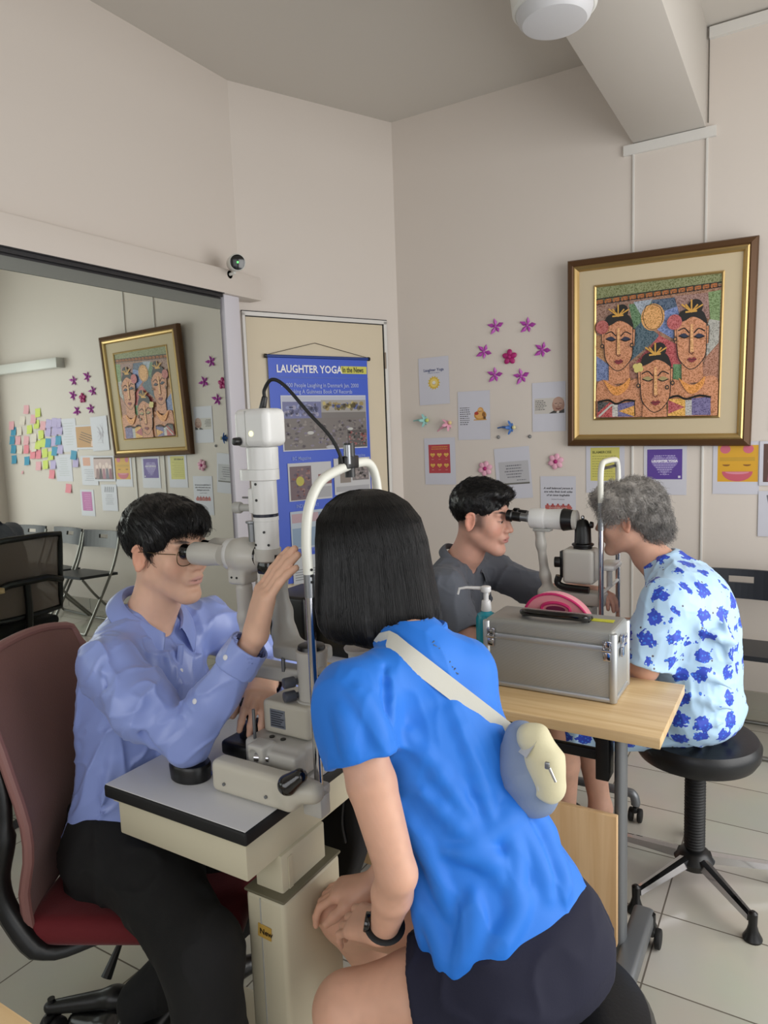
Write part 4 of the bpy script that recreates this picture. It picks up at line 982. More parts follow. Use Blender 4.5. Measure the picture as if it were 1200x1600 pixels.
# paper pile and a stapler-sized box at the table's left
def flat_sheet(name, pts, z, h, m, label, cat):
    o = obj(name, MB().prism([V(p[0], p[1], z) for p in pts], (0, 0, h)), m, smooth=False); return tag(o, label, cat)
flat_sheet('paper_sheet', [(-1.40, 1.835), (-1.19, 1.81), (-1.28, 2.05), (-1.45, 2.03)], TZ, .0015, M_PAPER, 'white printed form lying on the oak table behind the woman in blue', 'paper')
eq = thing('equipment_case', (-1.50, 1.95, TZ), 'black upright equipment case on the table behind the slit lamp', 'case')
mb = rbox(MB(), -1.60, -1.44, 1.84, 2.04, TZ, .955, .012, 3); rbox(mb, -1.44, -1.24, 1.88, 2.06, TZ, 1.0, .012, 3); obj('shell', mb, M_BLK, eq)
obj('grey_panel', rbox(MB(), -1.42, -1.30, 1.86, 1.885, .955, 1.03, .004), mat('panel_grey', (.45, .47, .50), .4), eq)
tray = obj('wooden_box', rbox(MB(), -1.30, -1.20, 1.90, 1.99, TZ + .002, .83, .003), M_OAKX); tag(tray, 'small wooden box on the table between the black case and the paper', 'box')
obj('box_lid', rbox(MB(), -1.305, -1.195, 1.895, 1.995, .83, .838, .002), M_PAPER, tray)

# ---- instrument table of the near slit lamp
it = thing('instrument_table', (-1.03, 1.17, 0), 'cream instrument table with a white top and black edge in the foreground', 'table')
X0, X1, Y0, Y1, Z1 = -1.262, -.862, .895, 1.46, .78
obj('table_top', rbox(MB(), X0, X1, Y0, Y1, Z1 - .030, Z1 - .001, .006, 3), M_BLKR, it)
obj('top_laminate', rbox(MB(), X0 + .003, X1 - .003, Y0 + .003, Y1 - .003, Z1 - .006, Z1, .0025), M_LAM, it)
mb = rbox(MB(), X0 + .03, X1 - .012, Y0 + .012, Y1 - .03, .672, Z1 - .030, .003); rbox(mb, X0 + .02, X1 - .008, Y0 + .008, Y0 + .02, Z1 - .036, Z1 - .030, .001); obj('apron_box', mb, M_CREAM, it)
obj('inner_column', rbox(MB(), -.936, -.866, .995, 1.14, .50, .675, .004).box((-.8648, 1.02, .6), (.002, .012, .13)), M_CREAM, it)
obj('outer_column', rbox(MB(), -.950, -.850, .976, 1.17, .03, .590, .010, 3), M_CREAM, it)
obj('column_rim', rbox(MB(), -.952, -.848, .974, 1.172, .590, .597, .004), mat('rim_olive', (.42, .40, .32), .5), it)
obj('column_trim', rbox(MB(), -.912, -.909, .9745, .977, .05, .585, .001), M_INS2, it)
obj('base_plate', rbox(MB(), -1.25, -.72, .92, 1.26, .0, .05, .012, 3), M_CREAM, it)
lb = at_y(414, 1457, .974)
lo = obj('label_sticker', MB().box((lb[0] - .001, .9745, lb[2]), (.034, .001, .028), rot=rotm((0, 1, 0), 4)), mat('sticker_gold', (.78, .63, .30), .5, vary=(40, .12)), it, 'yellowed sticker that reads New')
text(lo, 'New', V(lb[0] - .0135, .9735, lb[2] - .005), (1, 0, -.03), (.03, 0, 1), .0165, mat('ink_brown', (.20, .14, .08), .6), 'handwriting', 'LEFT', .0004)
# black cloth bag hanging off the far edge
bgk = thing('black_bag', (-.93, 1.30, .25), 'black cloth bag hanging beneath the instrument table beside the column', 'bag')
B_ = Blob(); B_.box((-.94, 1.30, .50), (.085, .035, .20), r=.03, k=.01).cut((-.865, 1.3, .53), (.93, 0, -.36), .02)
me, _ = B_.build('bag_body', .006); me.materials.append(mat('black_cloth', (.03, .032, .036), .8, bump=(90, .3))); put('bag_body', me, bgk)
obj('strap', MB().tube(bez([V(-.90, 1.262, .66), V(-.905, 1.258, .60), V(-.90, 1.262, .55)], 5), .005, 6), M_BLKM, bgk)

# ---- near slit lamp
def slit1():
    Y = 1.15
    t = thing('slit_lamp', (-.98, Y, .78), 'large white slit lamp microscope on the near instrument table', 'slit lamp')
    # rails / base
    mb = rbox(MB(), -1.08, -.86, 1.04, 1.27, .782, .80, .006); mb.cyl((-1.06, 1.16, .80), (-.86, 1.16, .80), .012, seg=14); obj('base_plate', mb, M_INS, t)
    for yy, nm in ((1.00, 'rail_cover'), (1.30, 'rail_cover')):
        B = Blob(); B.box((-.925, yy, .815), (.105, .022, .034), r=.014, k=.01).cap((-.83, yy, .822), (-.79, yy + .01, .822), .026, .022, k=.02)
        B.cut((-.925, yy, .781), (0, 0, -1), .001)
        me, _ = B.build(nm, .004); me.materials.append(mat('cover_cream', (.78, .76, .70), .4)); rc = put(nm, me, t)
        for xx in (-.99, -.88): obj('screw', MB().cyl((xx, yy - .0225, .806), (xx, yy - .0255, .806), .0035, seg=12), M_STL, rc)
    B = Blob(); B.cap(at_y(450, 1226, .975), at_y(468, 1213, .985), .0205, .0150, k=.01)
    me, _ = B.build('lock_handle', .003); me.materials.append(M_GLK); put('lock_handle', me, t)
    ax = V(-1.115, 1.005, .78); 
    obj('elbow_rest', MB().lathe([(0, .036), (.002, .038), (.03, .040), (.036, .037), (.038, .02)], ax, seg=30, sq=(1.25, .95), u=(1, 0, 0)), M_BLK, t)
    # joystick block
    mb = rbox(MB(), -1.10, -1.015, 1.08, 1.20, .80, .835, .01, 3); mb.lathe([(0, .034), (.02, .032), (.03, .02)], (-1.05, 1.14, .835), seg=24); obj('joystick_base', mb, M_BLK, t)
    obj('joystick', MB().cyl((-1.05, 1.14, .85), (-1.06, 1.13, .905), .010, .009, 16, .003).ell((-1.061, 1.13, .91), (.015, .015, .013)), M_BLKR, t)
    # carriage
    B = Blob(); B.box((-.935, 1.14, .835), (.075, .08, .032), r=.012, k=.015).box((-.90, 1.06, .835), (.045, .02, .026), r=.008, k=.01).box((-.95, 1.05, .85), (.022, .022, .024), r=.006, k=.006)
    B.ell((-.955, 1.026, .848), (.014, .012, .016), k=.003, mode='s')
    me, _ = B.build('carriage', .0035); me.materials.append(M_INS); ca = put('carriage', me, t)
    obj('axle', MB().cyl((-.955, 1.035, .846), (-.925, 1.045, .846), .009, seg=16), M_CHR, ca)
    for xx in (-.955, -.925): obj('bolt', MB().cyl((xx, 1.09, .866), (xx, 1.09, .869), .006, seg=12), M_BLK, ca)
    obj('guide_pin', MB().cyl((-.985, 1.07, .85), (-.985, 1.07, .93), .0035, seg=10), M_STL, ca)
    B = Blob(); B.box((-.925, 1.15, .905), (.062, .05, .036), r=.008, k=.01); me, _ = B.build('power_block', .004); me.materials.append(mat('block_cream', (.74, .72, .66), .4)); pb = put('power_block', me, t)
    lp = obj('rating_plate', MB().box((-.945, 1.0995, .905), (.040, .001, .040)), mat('plate_grey', (.50, .52, .56), .3, .4), pb, 'small grey rating plate')
    cc = Card(V(-.945, 1.0988, .905), (1, 0, 0), (0, 0, 1)); cc.z = .0002
    for i in range(7): cc.rect(-.017, .014 - i * .005, .017 - (i % 3) * .004, .016 - i * .005, '2c3038')
    cc.done(lp, 'plate_print')
    # rotation column
    mb = MB().lathe([(.935, .036), (.945, .036), (.946, .032), (1.03, .032), (1.035, .034), (1.05, .034), (1.053, .028)], (-.885, Y, 0), seg=36); co_ = obj('rotation_column', mb, M_INS, t)
    for zz in (.985, .955):
        obj('knob', MB().cyl((-.912, 1.122, zz), (-.925, 1.100, zz), .0115, .0115, 20, .002).cyl((-.905, 1.13, zz), (-.912, 1.122, zz), .006, seg=12), mat('knob_grey', (.30, .31, .34), .4), co_)
    obj('top_cap', MB().lathe([(1.053, .030), (1.060, .028), (1.064, .018)], (-.885, Y, 0), seg=30), M_BLK, co_)
    # microscope arm
    B = Blob(); B.box((-.975, 1.16, .985), (.09, .022, .017), r=.008, k=.02).path([V(-1.05, 1.16, .985), V(-1.066, 1.158, 1.01), V(-1.067, 1.155, 1.10), V(-1.064, 1.15, 1.17)], [.018, .018, .0165, .0175], k=.015, sq=((0, 1, 0), 1.15))
    me, _ = B.build('microscope_arm', .0035); me.materials.append(M_INS); put('microscope_arm', me, t)
    # lamp arm
    B = Blob(); B.box((-.925, 1.17, 1.035), (.062, .030, .016), r=.008, k=.02).path([V(-.965, 1.18, 1.04), V(-.985, 1.185, 1.065), V(-.992, 1.19, 1.11), V(-.994, 1.185, 1.19), V(-.992, 1.17, 1.215)], [.021, .022, .018, .016, .018], k=.02, sq=((0, 1, 0), 1.2))
    me, _ = B.build('lamp_arm', .0035); me.materials.append(M_INS2); put('lamp_arm', me, t)
    obj('arm_pin', MB().cyl((-.955, 1.14, .995), (-.955, 1.14, 1.025), .0045, seg=12), M_STL, t)
    # microscope
    B = Blob(); B.ell((-1.055, Y, 1.243), (.040, .040, .040), k=.01).cap((-1.085, Y, 1.243), (-1.03, Y, 1.241), .034, .031, k=.01).box((-1.066, Y, 1.196), (.024, .026, .017), r=.008, k=.012)
    me, _ = B.build('microscope_body', .003); me.materials.append(M_INS); mb_ = put('microscope_body', me, t)
    for xx in (-1.075, -1.06): obj('screw', MB().cyl((xx, 1.1245, 1.196), (xx, 1.1225, 1.196), .0025, seg=10), M_BLK, mb_)
    obj('collar', MB().cyl((-1.100, Y, 1.243), (-1.084, Y, 1.243), .0355, .0355, 36, .002), mat('collar_white', (.80, .80, .79), .35), mb_)
    obj('objective', MB().cyl((-1.035, Y, 1.242), (-1.010, Y, 1.242), .030, .026, 30, .003), M_GLK, mb_)
    for sy in (-1, 1):
        y = Y + sy * .031
        tu = obj('eyepiece_tube', MB().lathe([(0, .020), (.002, .0245), (.006, .0262), (.045, .0262), (.060, .024), (.088, .022)], (-1.182, y, 1.245), (1, 0, 0), 36), M_INS, mb_)
        obj('eyecup', MB().lathe([(0, .014), (.002, .0185), (.012, .0175), (.014, .0165), (.020, .0165), (.022, .018), (.034, .018)], (-1.212, y, 1.247), (1, 0, .0), 32), M_GLK, tu)
    # lamp tower
    tx = -.990
    obj('lamp_collar', MB().lathe([(1.232, .020), (1.236, .027), (1.256, .029), (1.262, .029)], (tx, Y, 0), seg=36), M_INS, t)
    obj('mirror_prism', rbox(MB(), tx - .022, tx + .016, Y - .016, Y + .016, 1.205, 1.236, .006), M_GLK, t)
    obj('prism_post', MB().tube([V(tx + .018, Y - .005, 1.22), V(tx + .026, Y - .005, 1.25)], .005, 10), M_BLK, t)
    mb = MB().lathe([(1.262, .026), (1.322, .0265), (1.3225, .0275), (1.331, .0275)], (tx, Y, 0), seg=36); obj('slit_cylinder', mb, M_INSW, t)
    obj('dark_ring', MB().lathe([(1.331, .0245), (1.3312, .0272), (1.337, .0272), (1.3375, .0245)], (tx, Y, 0), seg=36), mat('ring_navy', (.07, .08, .16), .35), t)
    tw = obj('filter_housing', MB().lathe([(1.3375, .0268), (1.408, .0268), (1.410, .030)], (tx, Y, 0), seg=36).box((tx - .022, Y - .004, 1.365), (.02, .03, .055), bevel=.004), M_INSW, t)
    obj('filter_lever', MB().cyl((tx - .03, Y - .01, 1.372), (tx - .052, Y - .012, 1.372), .0022, seg=10), M_STL, tw)
    obj('aperture_knob', MB().cyl((tx - .03, Y - .01, 1.350), (tx - .055, Y - .014, 1.350), .008, seg=18).cyl((tx - .055, Y - .014, 1.350), (tx - .074, Y - .017, 1.350), .0125, .0125, 22, .003), M_INS2, tw)
    obj('slit_knob', MB().lathe([(0, .012), (.004, .012), (.006, .008), (.045, .007)], (tx - .028, Y - .016, 1.322), (0, 0, -1), 20), M_STL, t)
    for a, zz in ((-.5, 1.402), (-.5, 1.368), (.0, 1.30), (-.9, 1.272), (.3, 1.272)):
        obj('screw', MB().cyl((tx + .0265 * math.sin(a + .5), Y - .0265 * math.cos(a + .5), zz), (tx + .0285 * math.sin(a + .5), Y - .0285 * math.cos(a + .5), zz), .0028, seg=10), M_BLK, tw)
    pl = MB().prism([V(tx + .035 * math.cos(a) * (1 if math.cos(a) > 0 else 1.75), Y + .032 * math.sin(a), 1.410) for a in np.linspace(0, 2 * math.pi, 36)[:-1]], (0, 0, .022)); obj('turret_plate', pl, M_INSW, t)
    obj('neck', MB().lathe([(1.432, .034), (1.4325, .0355), (1.478, .036), (1.480, .033)], (tx, Y, 0), seg=40, sq=(1, .85), u=(1, 0, 0)), M_INSW, t)
    B = Blob(); B.box((tx - .002, Y, 1.520), (.046, .034, .040), r=.014, k=.01); me, _ = B.build('lamp_head', .003); me.materials.append(M_INSW); lh = put('lamp_head', me, t)
    obj('head_seam', MB().prism([V(tx - .0135, Y - .0345, 1.482), V(tx - .012, Y - .0345, 1.482), V(tx - .012, Y - .0345, 1.556), V(tx - .0135, Y - .0345, 1.556)], (0, .01, 0)), M_INS2, lh)
    obj('side_knob', MB().cyl((tx - .030, Y - .034, 1.493), (tx - .034, Y - .050, 1.493), .009, .008, 18, .002), M_BLK, lh)
    ML = mat('warm_lamp', (.9, .9, .6), .3); n_, l_, b_ = nodes_of(ML); b_.inputs['Emission Color'].default_value = (1, .95, .45, 1); b_.inputs['Emission Strength'].default_value = 1.3
    obj('power_light', MB().cyl((tx + .002, Y - .0335, 1.508), (tx + .002, Y - .0352, 1.508), .0055, seg=16), ML, lh)
    # fixation cable
    c0 = V(tx + .012, Y - .01, 1.548); obj('cable_plug', MB().cyl(c0, c0 + V(.012, 0, .036), .0085, .006, 16, .002), M_BLK, lh)
    cpts = bez([c0 + V(.011, 0, .034), V(-.966, 1.14, 1.598), V(-.945, 1.14, 1.617), V(-.915, 1.145, 1.602), V(-.862, 1.15, 1.545), V(-.822, 1.16, 1.500), V(-.803, 1.165, 1.465), V(-.800, 1.170, 1.440)], 7)
    obj('fixation_cable', MB().tube(cpts, .0038, 10), M_BLKR, t)
    # headrest
    hx = -.800
    for yy, nm in ((1.042, 'near'), (1.292, 'far')):
        po = obj('headrest_post', MB().cyl((hx, yy, .775), (hx, yy, 1.24), .0085, seg=20), M_CHR, t)
        obj('post_sleeve', MB().cyl((hx, yy, 1.195), (hx, yy, 1.248), .0095, seg=20), M_STL, po)
        for q in range(3): obj('set_screw', MB().cyl((hx + .009, yy - .003, 1.225 + q * .012), (hx + .0115, yy - .0035, 1.225 + q * .012), .0026, seg=8), M_BLK, po)
        cl_ = obj('clamp', rbox(MB(), hx - .030, hx + .015, yy - .016, yy + .016, .758, .802, .004), M_INS, po)
    arch = bez([V(hx, 1.042, 1.24), V(hx, 1.040, 1.30), V(hx, 1.052, 1.362), V(hx, 1.090, 1.408), V(hx, 1.150, 1.428), V(hx, 1.236, 1.440), V(hx, 1.278, 1.432), V(hx, 1.300, 1.395), V(hx, 1.304, 1.33), V(hx, 1.300, 1.24)], 6)
    obj('forehead_arch', MB().tube(arch, .0098, 16), mat('arch_white', (.86, .86, .82), .3), t)
    fx = obj('fixation_lamp', rbox(MB(), hx - .012, hx + .012, 1.172, 1.216, 1.430, 1.456, .003).cyl((hx, 1.198, 1.452), (hx, 1.198, 1.482), .012, seg=16).cyl((hx, 1.198, 1.412), (hx, 1.198, 1.432), .011, seg=16), M_BLK, t)
    obj('lamp_stem', MB().cyl((hx + .008, 1.180, 1.440), (hx + .008, 1.180, 1.478), .0065, seg=14), M_STL, fx)
    mb = MB().cyl((hx, 1.060, 1.03), (hx, 1.295, 1.03), .006, seg=12).cyl((hx + .0, 1.18, .99), (hx, 1.18, 1.05), .010, seg=16); rbox(mb, hx - .015, hx + .015, 1.06, 1.085, 1.015, 1.045, .004); obj('chin_rest_bar', mb, M_INS, t)
    obj('chin_rest', MB().lathe([(0, .03), (.010, .042), (.016, .045), (.017, .035), (.010, .01)], (hx + .028, 1.18, 1.05), seg=28, sq=(.8, 1.15), u=(1, 0, 0)), M_INS, t)
    obj('connecting_arm', rbox(MB(), -.86, hx + .005, 1.045, 1.075, .788, .812, .006), M_INS, t)
slit1()

# ---- far slit lamp and its table
def slit2():
    Y = 2.32
    t = thing('instrument_table', (-.72, Y, 0), 'grey-footed instrument table of the far slit lamp, half hidden behind the case', 'table')
    obj('table_top', rbox(MB(), -.99, -.555, 2.12, 2.53, .735, .76, .006), M_LAM, t)
    obj('column', rbox(MB(), -.86, -.78, 2.27, 2.38, .10, .735, .01), M_GRY, t)
    for yy in (2.10, 2.62):
        f = obj('foot', MB().tube(bez([V(-1.0, yy, .105), V(-.75, yy, .11), V(-.56, yy, .11), V(-.525, yy, .105), V(-.515, yy, .08), V(-.515, yy, .066)], 5), .017, 14), M_GRY, t)
        castor(t, -.515, yy, r=.026)
        castor(t, -.99, yy, r=.026)
    obj('foot_crossbar', rbox(MB(), -.85, -.79, 2.10, 2.62, .09, .125, .006), M_GRY, t)
    s = thing('slit_lamp', (-.72, Y, .76), 'far slit lamp with a long grey microscope between the young man and the grey-haired woman', 'slit lamp')
    B = Blob(); B.box((-.70, Y, .80), (.12, .10, .04), r=.012, k=.01).box((-.66, Y, .86), (.07, .05, .04), r=.01, k=.02)
    me, _ = B.build('base', .005); me.materials.append(M_INS); put('base', me, s)
    B = Blob(); B.box((-.665, Y, .925), (.115, .030, .024), r=.012, k=.02).path([V(-.745, Y, .94), V(-.758, Y, .99), V(-.772, Y, 1.10), V(-.776, Y, 1.145)], [.018, .016, .0145, .018], k=.02)
    me, _ = B.build('microscope_arm', .004); me.materials.append(M_INS); put('microscope_arm', me, s)
    obj('arm_plate', rbox(MB(), -.795, -.735, Y - .02, Y + .02, 1.145, 1.156, .003), M_INS2, s)
    obj('microscope_body', MB().lathe([(0, .028), (.004, .034), (.052, .036), (.056, .034), (.060, .033), (.115, .036)], (-.810, Y, 1.188), (1, 0, 0), 40), M_INSW, s)
    obj('black_ring', MB().lathe([(0, .036), (.004, .0385), (.032, .034), (.036, .033)], (-.695, Y, 1.187), (1, 0, 0), 40), M_BLK, s)
    obj('front_lens', MB().lathe([(0, .033), (.012, .033), (.014, .028)], (-.659, Y, 1.187), (1, 0, 0), 36), M_INS, s)
    for sy in (-1, 1):
        y = Y + sy * .031
        e = obj('eyepiece', MB().lathe([(0, .012), (.002, .020), (.018, .021), (.022, .0165), (.050, .0165)], (-.882, y, 1.200), (1, 0, -.1), 30), M_BLK, s)
        obj('steel_sleeve', MB().cyl((-.832, y, 1.196), (-.806, y, 1.193), .0145, seg=24), M_STL, e)
    B = Blob(); B.box((-.635, Y, 1.035), (.052, .042, .058), r=.012, k=.01); me, _ = B.build('lamp_housing', .004); me.materials.append(M_INS); lh = put('lamp_housing', me, s)
    obj('mirror_tower', MB().lathe([(1.088, .030), (1.100, .031), (1.104, .036), (1.108, .036), (1.112, .028), (1.165, .026), (1.185, .017), (1.190, .010)], (-.628, Y, 0), seg=30), M_BLK, s)
    obj('mirror_tip', MB().ell((-.628, Y, 1.196), (.006, .006, .008)), M_CHR, s)
    obj('adjust_knob', MB().cyl((-.695, Y - .03, 1.047), (-.715, Y - .034, 1.047), .018, .018, 22, .003).box((-.690, Y - .02, 1.04), (.014, .03, .09), bevel=.003), M_BLK, s)
    obj('mirror_wing', MB().cyl((-.655, Y, 1.172), (-.665, Y, 1.172), .012, .010, 14).cyl((-.603, Y, 1.172), (-.594, Y, 1.172), .012, .010, 14), M_BLK, s)
    mb = MB().tube(bez([V(-.70, Y - .03, 1.0), V(-.705, Y - .03, .975), V(-.68, Y - .03, .962), V(-.60, Y - .03, .958)], 5), .012, 10); obj('cradle', mb, M_BLK, s)
    hx = -.56
    for yy in (2.285, 2.525):
        po = obj('headrest_post', MB().cyl((hx, yy, .76), (hx, yy, 1.235), .0085, seg=18), M_CHR, s)
        obj('post_sleeve', MB().cyl((hx, yy, 1.16), (hx, yy, 1.25), .0105, seg=18), M_STL, po)
    arch = bez([V(hx, 2.285, 1.24), V(hx, 2.282, 1.33), V(hx, 2.296, 1.368), V(hx, 2.335, 1.380), V(hx, 2.475, 1.380), V(hx, 2.512, 1.368), V(hx, 2.528, 1.33), V(hx, 2.525, 1.24)], 6)
    obj('forehead_arch', MB().tube(arch, .0095, 14), MATS['arch_white'], s)
    obj('forehead_band', rbox(MB(), hx - .010, hx - .004, 2.295, 2.515, 1.352, 1.362, .002), M_BLK, s)
    obj('chin_rest', rbox(MB(), hx - .03, hx + .03, 2.34, 2.46, 1.015, 1.035, .008).cyl((hx, 2.40, .95), (hx, 2.40, 1.02), .010, seg=14).cyl((hx, 2.285, .95), (hx, 2.525, .95), .006, seg=10), M_INSW, s)
slit2()

# ---- maroon task chair of the man in front
M_MAR = mat('maroon_mesh', (.45, .30, .27), .55, bump=(260, .25), sheen=.2); M_RED = mat('crimson_fabric', (.40, .05, .09), .8, bump=(300, .3), sheen=.2)
def chair1():
    f = nz(V(.88, .47, 0)); s = V(-f[1], f[0], 0)           # facing, to the far side
    nb = V(-1.425, .775, 0)                                # near back corner of the seat
    c = nb + f * .24 + s * .24
    t = thing('office_chair', (c[0], c[1], 0), 'office chair with maroon back and red seat under the man in blue', 'chair')
    B = Blob(); M = np.eye(4); M[:3, 0] = f; M[:3, 1] = s; M[:3, 3] = c + V(0, 0, .452)
    B.box((0, 0, 0), (.245, .245, .032), M, r=.030, k=.01); me, _ = B.build('seat', .006); me.materials.append(M_RED); put('seat', me, t)
    # back: a curved sheet with a border tube
    g = []; H = [(.47, .0), (.55, -.004), (.62, .012), (.70, .012), (.80, -.012), (.92, -.045), (1.0, -.075), (1.035, -.092)]
    def P(v, z, dx): 
        w = .235 * (1.0 - .05 * max(0, (z - .62) / .4)); return c - f * (.245 - dx - .035 * (abs(v) ** 2)) + s * v * w + V(0, 0, z - (.030 * abs(v) ** 3 if z > .99 else 0))
    mb = MB(); N = 12
    for i in range(len(H) - 1):
        for j in range(N):
            a0, a1 = -1 + 2 * j / N, -1 + 2 * (j + 1) / N
            q = [P(a0, *H[i]), P(a1, *H[i]), P(a1, *H[i + 1]), P(a0, *H[i + 1])]; mb.poly(q); mb.poly([p - f * .012 for p in q][::-1])
    bmesh.ops.remove_doubles(mb.bm, verts=list(mb.bm.verts), dist=.0005)
    obj('backrest', mb, M_MAR, t, angle=60)
    rim = [P(-1, *h) for h in H] + [P(-1 + 2 * j / N, *H[-1]) for j in range(1, N)] + [P(1, *h) for h in reversed(H)]
    obj('back_rim', MB().tube([p - f * .006 for p in bez(rim, 2)], .012, 10), mat('rim_pink', (.52, .36, .34), .5), t)
    for sg in (-1, 1):
        pts = [P(sg, .98, -.08) - f * .02, P(sg, .80, -.012) - f * .03, P(sg, .68, .0) - f * .035 + s * sg * .01, P(sg, .58, .0) - f * .055 + s * sg * .012, P(sg, .50, .0) - f * .035 + s * sg * .012, P(sg, .42, .03) + s * sg * .01, P(sg * .8, .415, .14)]
        obj('back_frame', MB().tube(bez(pts, 5), [.012] * 10 + [.018] * 15 + [.013] * 6, 10, flat=1.3), M_BLK, t)
    obj('seat_pan', MB().prism([c + f * a + s * b + V(0, 0, .405) for a, b in ((-.2, -.2), (.2, -.2), (.2, .2), (-.2, .2))], (0, 0, .02)), M_BLK, t)
    obj('gas_post', MB().cyl(c + V(0, 0, .10), c + V(0, 0, .41), .026, .02, 20), M_BLK, t)
    obj('height_lever', MB().tube([c + V(0, 0, .40), c - s * .17 - f * .05 + V(0, 0, .385), c - s * .21 - f * .07 + V(0, 0, .33)], [.006, .006, .012], 8), M_BLK, t)
    obj('hub', MB().lathe([(.06, .04), (.12, .045), (.13, .03)], c, seg=24), M_BLK, t)
    for k in range(5):
        a = math.radians(209 + 72 * k); d = V(math.cos(a), math.sin(a), 0)
        B = Blob(); B.path([c + V(0, 0, .10), c + d * .16 + V(0, 0, .10), c + d * .33 + V(0, 0, .075)], [.030, .026, .016], k=.02)
        me, _ = B.build('base_arm', .006); me.materials.append(M_BLK); ar = put('base_arm', me, t)
        castor(t, *(c + d * .325)[:2], r=.026)
    return c, f, s
CH1 = chair1()

# ---- black mesh chair of the young man
def chair2():
    c = V(-1.19, 2.31, 0); f = V(1, 0, 0); s = V(0, 1, 0)
    t = thing('office_chair', (c[0], c[1], 0), 'black mesh-backed office chair of the young man, seen in the mirror', 'chair')
    obj('seat', MB().box(c + V(0, 0, .45), (.46, .46, .06), bevel=.028, seg=4), mat('black_fabric', (.05, .05, .055), .85), t)
    m = mat('grey_mesh', (.46, .40, .37), .6); n, l, b = nodes_of(m)
    tc = n.new('ShaderNodeTexCoord'); ck = n.new('ShaderNodeTexChecker'); ck.inputs['Scale'].default_value = 260; l.new(tc.outputs['Object'], ck.inputs['Vector'])
    mr = n.new('ShaderNodeMapRange'); mr.inputs[3].default_value = .88; mr.inputs[4].default_value = 1; l.new(ck.outputs['Fac'], mr.inputs[0]); l.new(mr.outputs[0], b.inputs['Alpha'])
    def P(v, z): return V(c[0] - .235 - .02 * (1 - v * v) - (z - .5) * .12, c[1] + v * .23, z)
    mb = MB(); zs = [.53, .60, .68, .76, .84, .92, .975]
    for i in range(6):
        for j in range(8):
            a0, a1 = -1 + j / 4, -1 + (j + 1) / 4; mb.poly([P(a0, zs[i]), P(a1, zs[i]), P(a1, zs[i + 1]), P(a0, zs[i + 1])])
    bmesh.ops.remove_doubles(mb.bm, verts=list(mb.bm.verts), dist=.0005); obj('mesh_back', mb, m, t)
    rim = [P(-1, z) for z in zs] + [P(v, .985) for v in (-.5, 0, .5)] + [P(1, z) for z in zs[::-1]] + [P(v, .525) for v in (.5, 0, -.5)]
    obj('back_frame', MB().tube(rim, .017, 10, closed=True), M_BLK, t)
    obj('lumbar_bar', MB().tube([P(-.98, .70) - f * .02, P(-.5, .735) - f * .03, P(.5, .735) - f * .03, P(.98, .70) - f * .02], .02, 10), M_BLK, t)
    obj('back_bracket', MB().tube(bez([V(c[0] - .10, c[1], .42), V(c[0] - .25, c[1], .43), V(c[0] - .29, c[1], .55), V(c[0] - .29, c[1], .72)], 4), .02, 10), M_BLK, t)
    obj('gas_post', MB().cyl(c + V(0, 0, .10), c + V(0, 0, .42), .026, .02, 20), M_BLK, t)
    obj('hub', MB().lathe([(.06, .04), (.12, .045), (.13, .03)], c, seg=20), M_BLK, t)
    for k in range(5):
        a = math.radians(20 + 72 * k); d = V(math.cos(a), math.sin(a), 0)
        obj('base_arm', MB().tube([c + V(0, 0, .10), c + d * .16 + V(0, 0, .10), c + d * .30 + V(0, 0, .075)], [.03, .024, .016], 10), M_BLK, t)
        castor(t, *(c + d * .295)[:2], r=.026)
chair2()

# ---- folding chairs along the back wall
M_FC = mat('folding_plastic', (.12, .135, .16), .35); M_FT = mat('folding_tube', (.50, .50, .48), .3, .8)
def fold_chair(x, y, label, rz=0):
    t = thing('folding_chair', (0, 0, 0), label, 'folding chair', None)
    def bx(mb, v0, v1): pass
    # back panel with a slot
    mb = MB(); W, zt_, zb_ = .225, .775, .635
    def q(u, z): return V(u, .17 + .03 * (1 - (u / W) ** 2) + (z - .7) * .18, z)
    cells = [(-W, -.055), (-.055, .055), (.055, W)]
    for z0_, z1_ in ((zb_, .710), (.710, .742), (.742, zt_)):
        for (a, b) in cells:
            if z0_ == .710 and a == -.055: continue
            n_ = 4
            for i in range(n_):
                a0, a1 = a + (b - a) * i / n_, a + (b - a) * (i + 1) / n_
                mb.prism([q(a0, z0_), q(a1, z0_), q(a1, z1_), q(a0, z1_)], (0, .016, 0))
    obj('backrest', mb, M_FC, t, smooth=False)
    mb = MB(); pr_o = [(-.20, -.19), (.20, -.19), (.215, -.16), (.215, .15), (-.215, .15), (-.215, -.16)]
    mb.prism([V(a, b, .445 - .02 * (b > 0)) for a, b in pr_o], (0, 0, .022)); obj('seat', mb, M_FC, t)
    for sx in (-1, 1):
        obj('leg', MB().tube(bez([V(sx * .225, .19, .75), V(sx * .225, .145, .60), V(sx * .225, .06, .42), V(sx * .225, -.20, .012)], 5), .011, 10), M_FT, t)
        obj('leg', MB().tube(bez([V(sx * .205, -.17, .44), V(sx * .205, -.05, .28), V(sx * .205, .20, .012)], 5), .010, 10), M_FT, t)
    obj('front_stretcher', MB().cyl((-.225, -.20, .014), (.225, -.20, .014), .010, seg=10), M_FT, t)
    obj('rear_stretcher', MB().cyl((-.205, .20, .014), (.205, .20, .014), .010, seg=10), M_FT, t)
    t.location = (x, y, 0); t.rotation_euler = (0, 0, rz); return t
fc = fold_chair(-.25, 3.56, 'dark grey folding chair against the back wall right behind the grey-haired woman')
for x, y, lb, rz in ((.27, 3.60, 'dark grey folding chair second from the corner, seen in the mirror beside the pink note', .10), (.80, 3.6, 'dark grey folding chair farthest right along the wall, just visible in the mirror', -.05)):
    c_ = copy_tree(fc, (x, y, 0), (0, 0, rz)); c_['label'] = lb
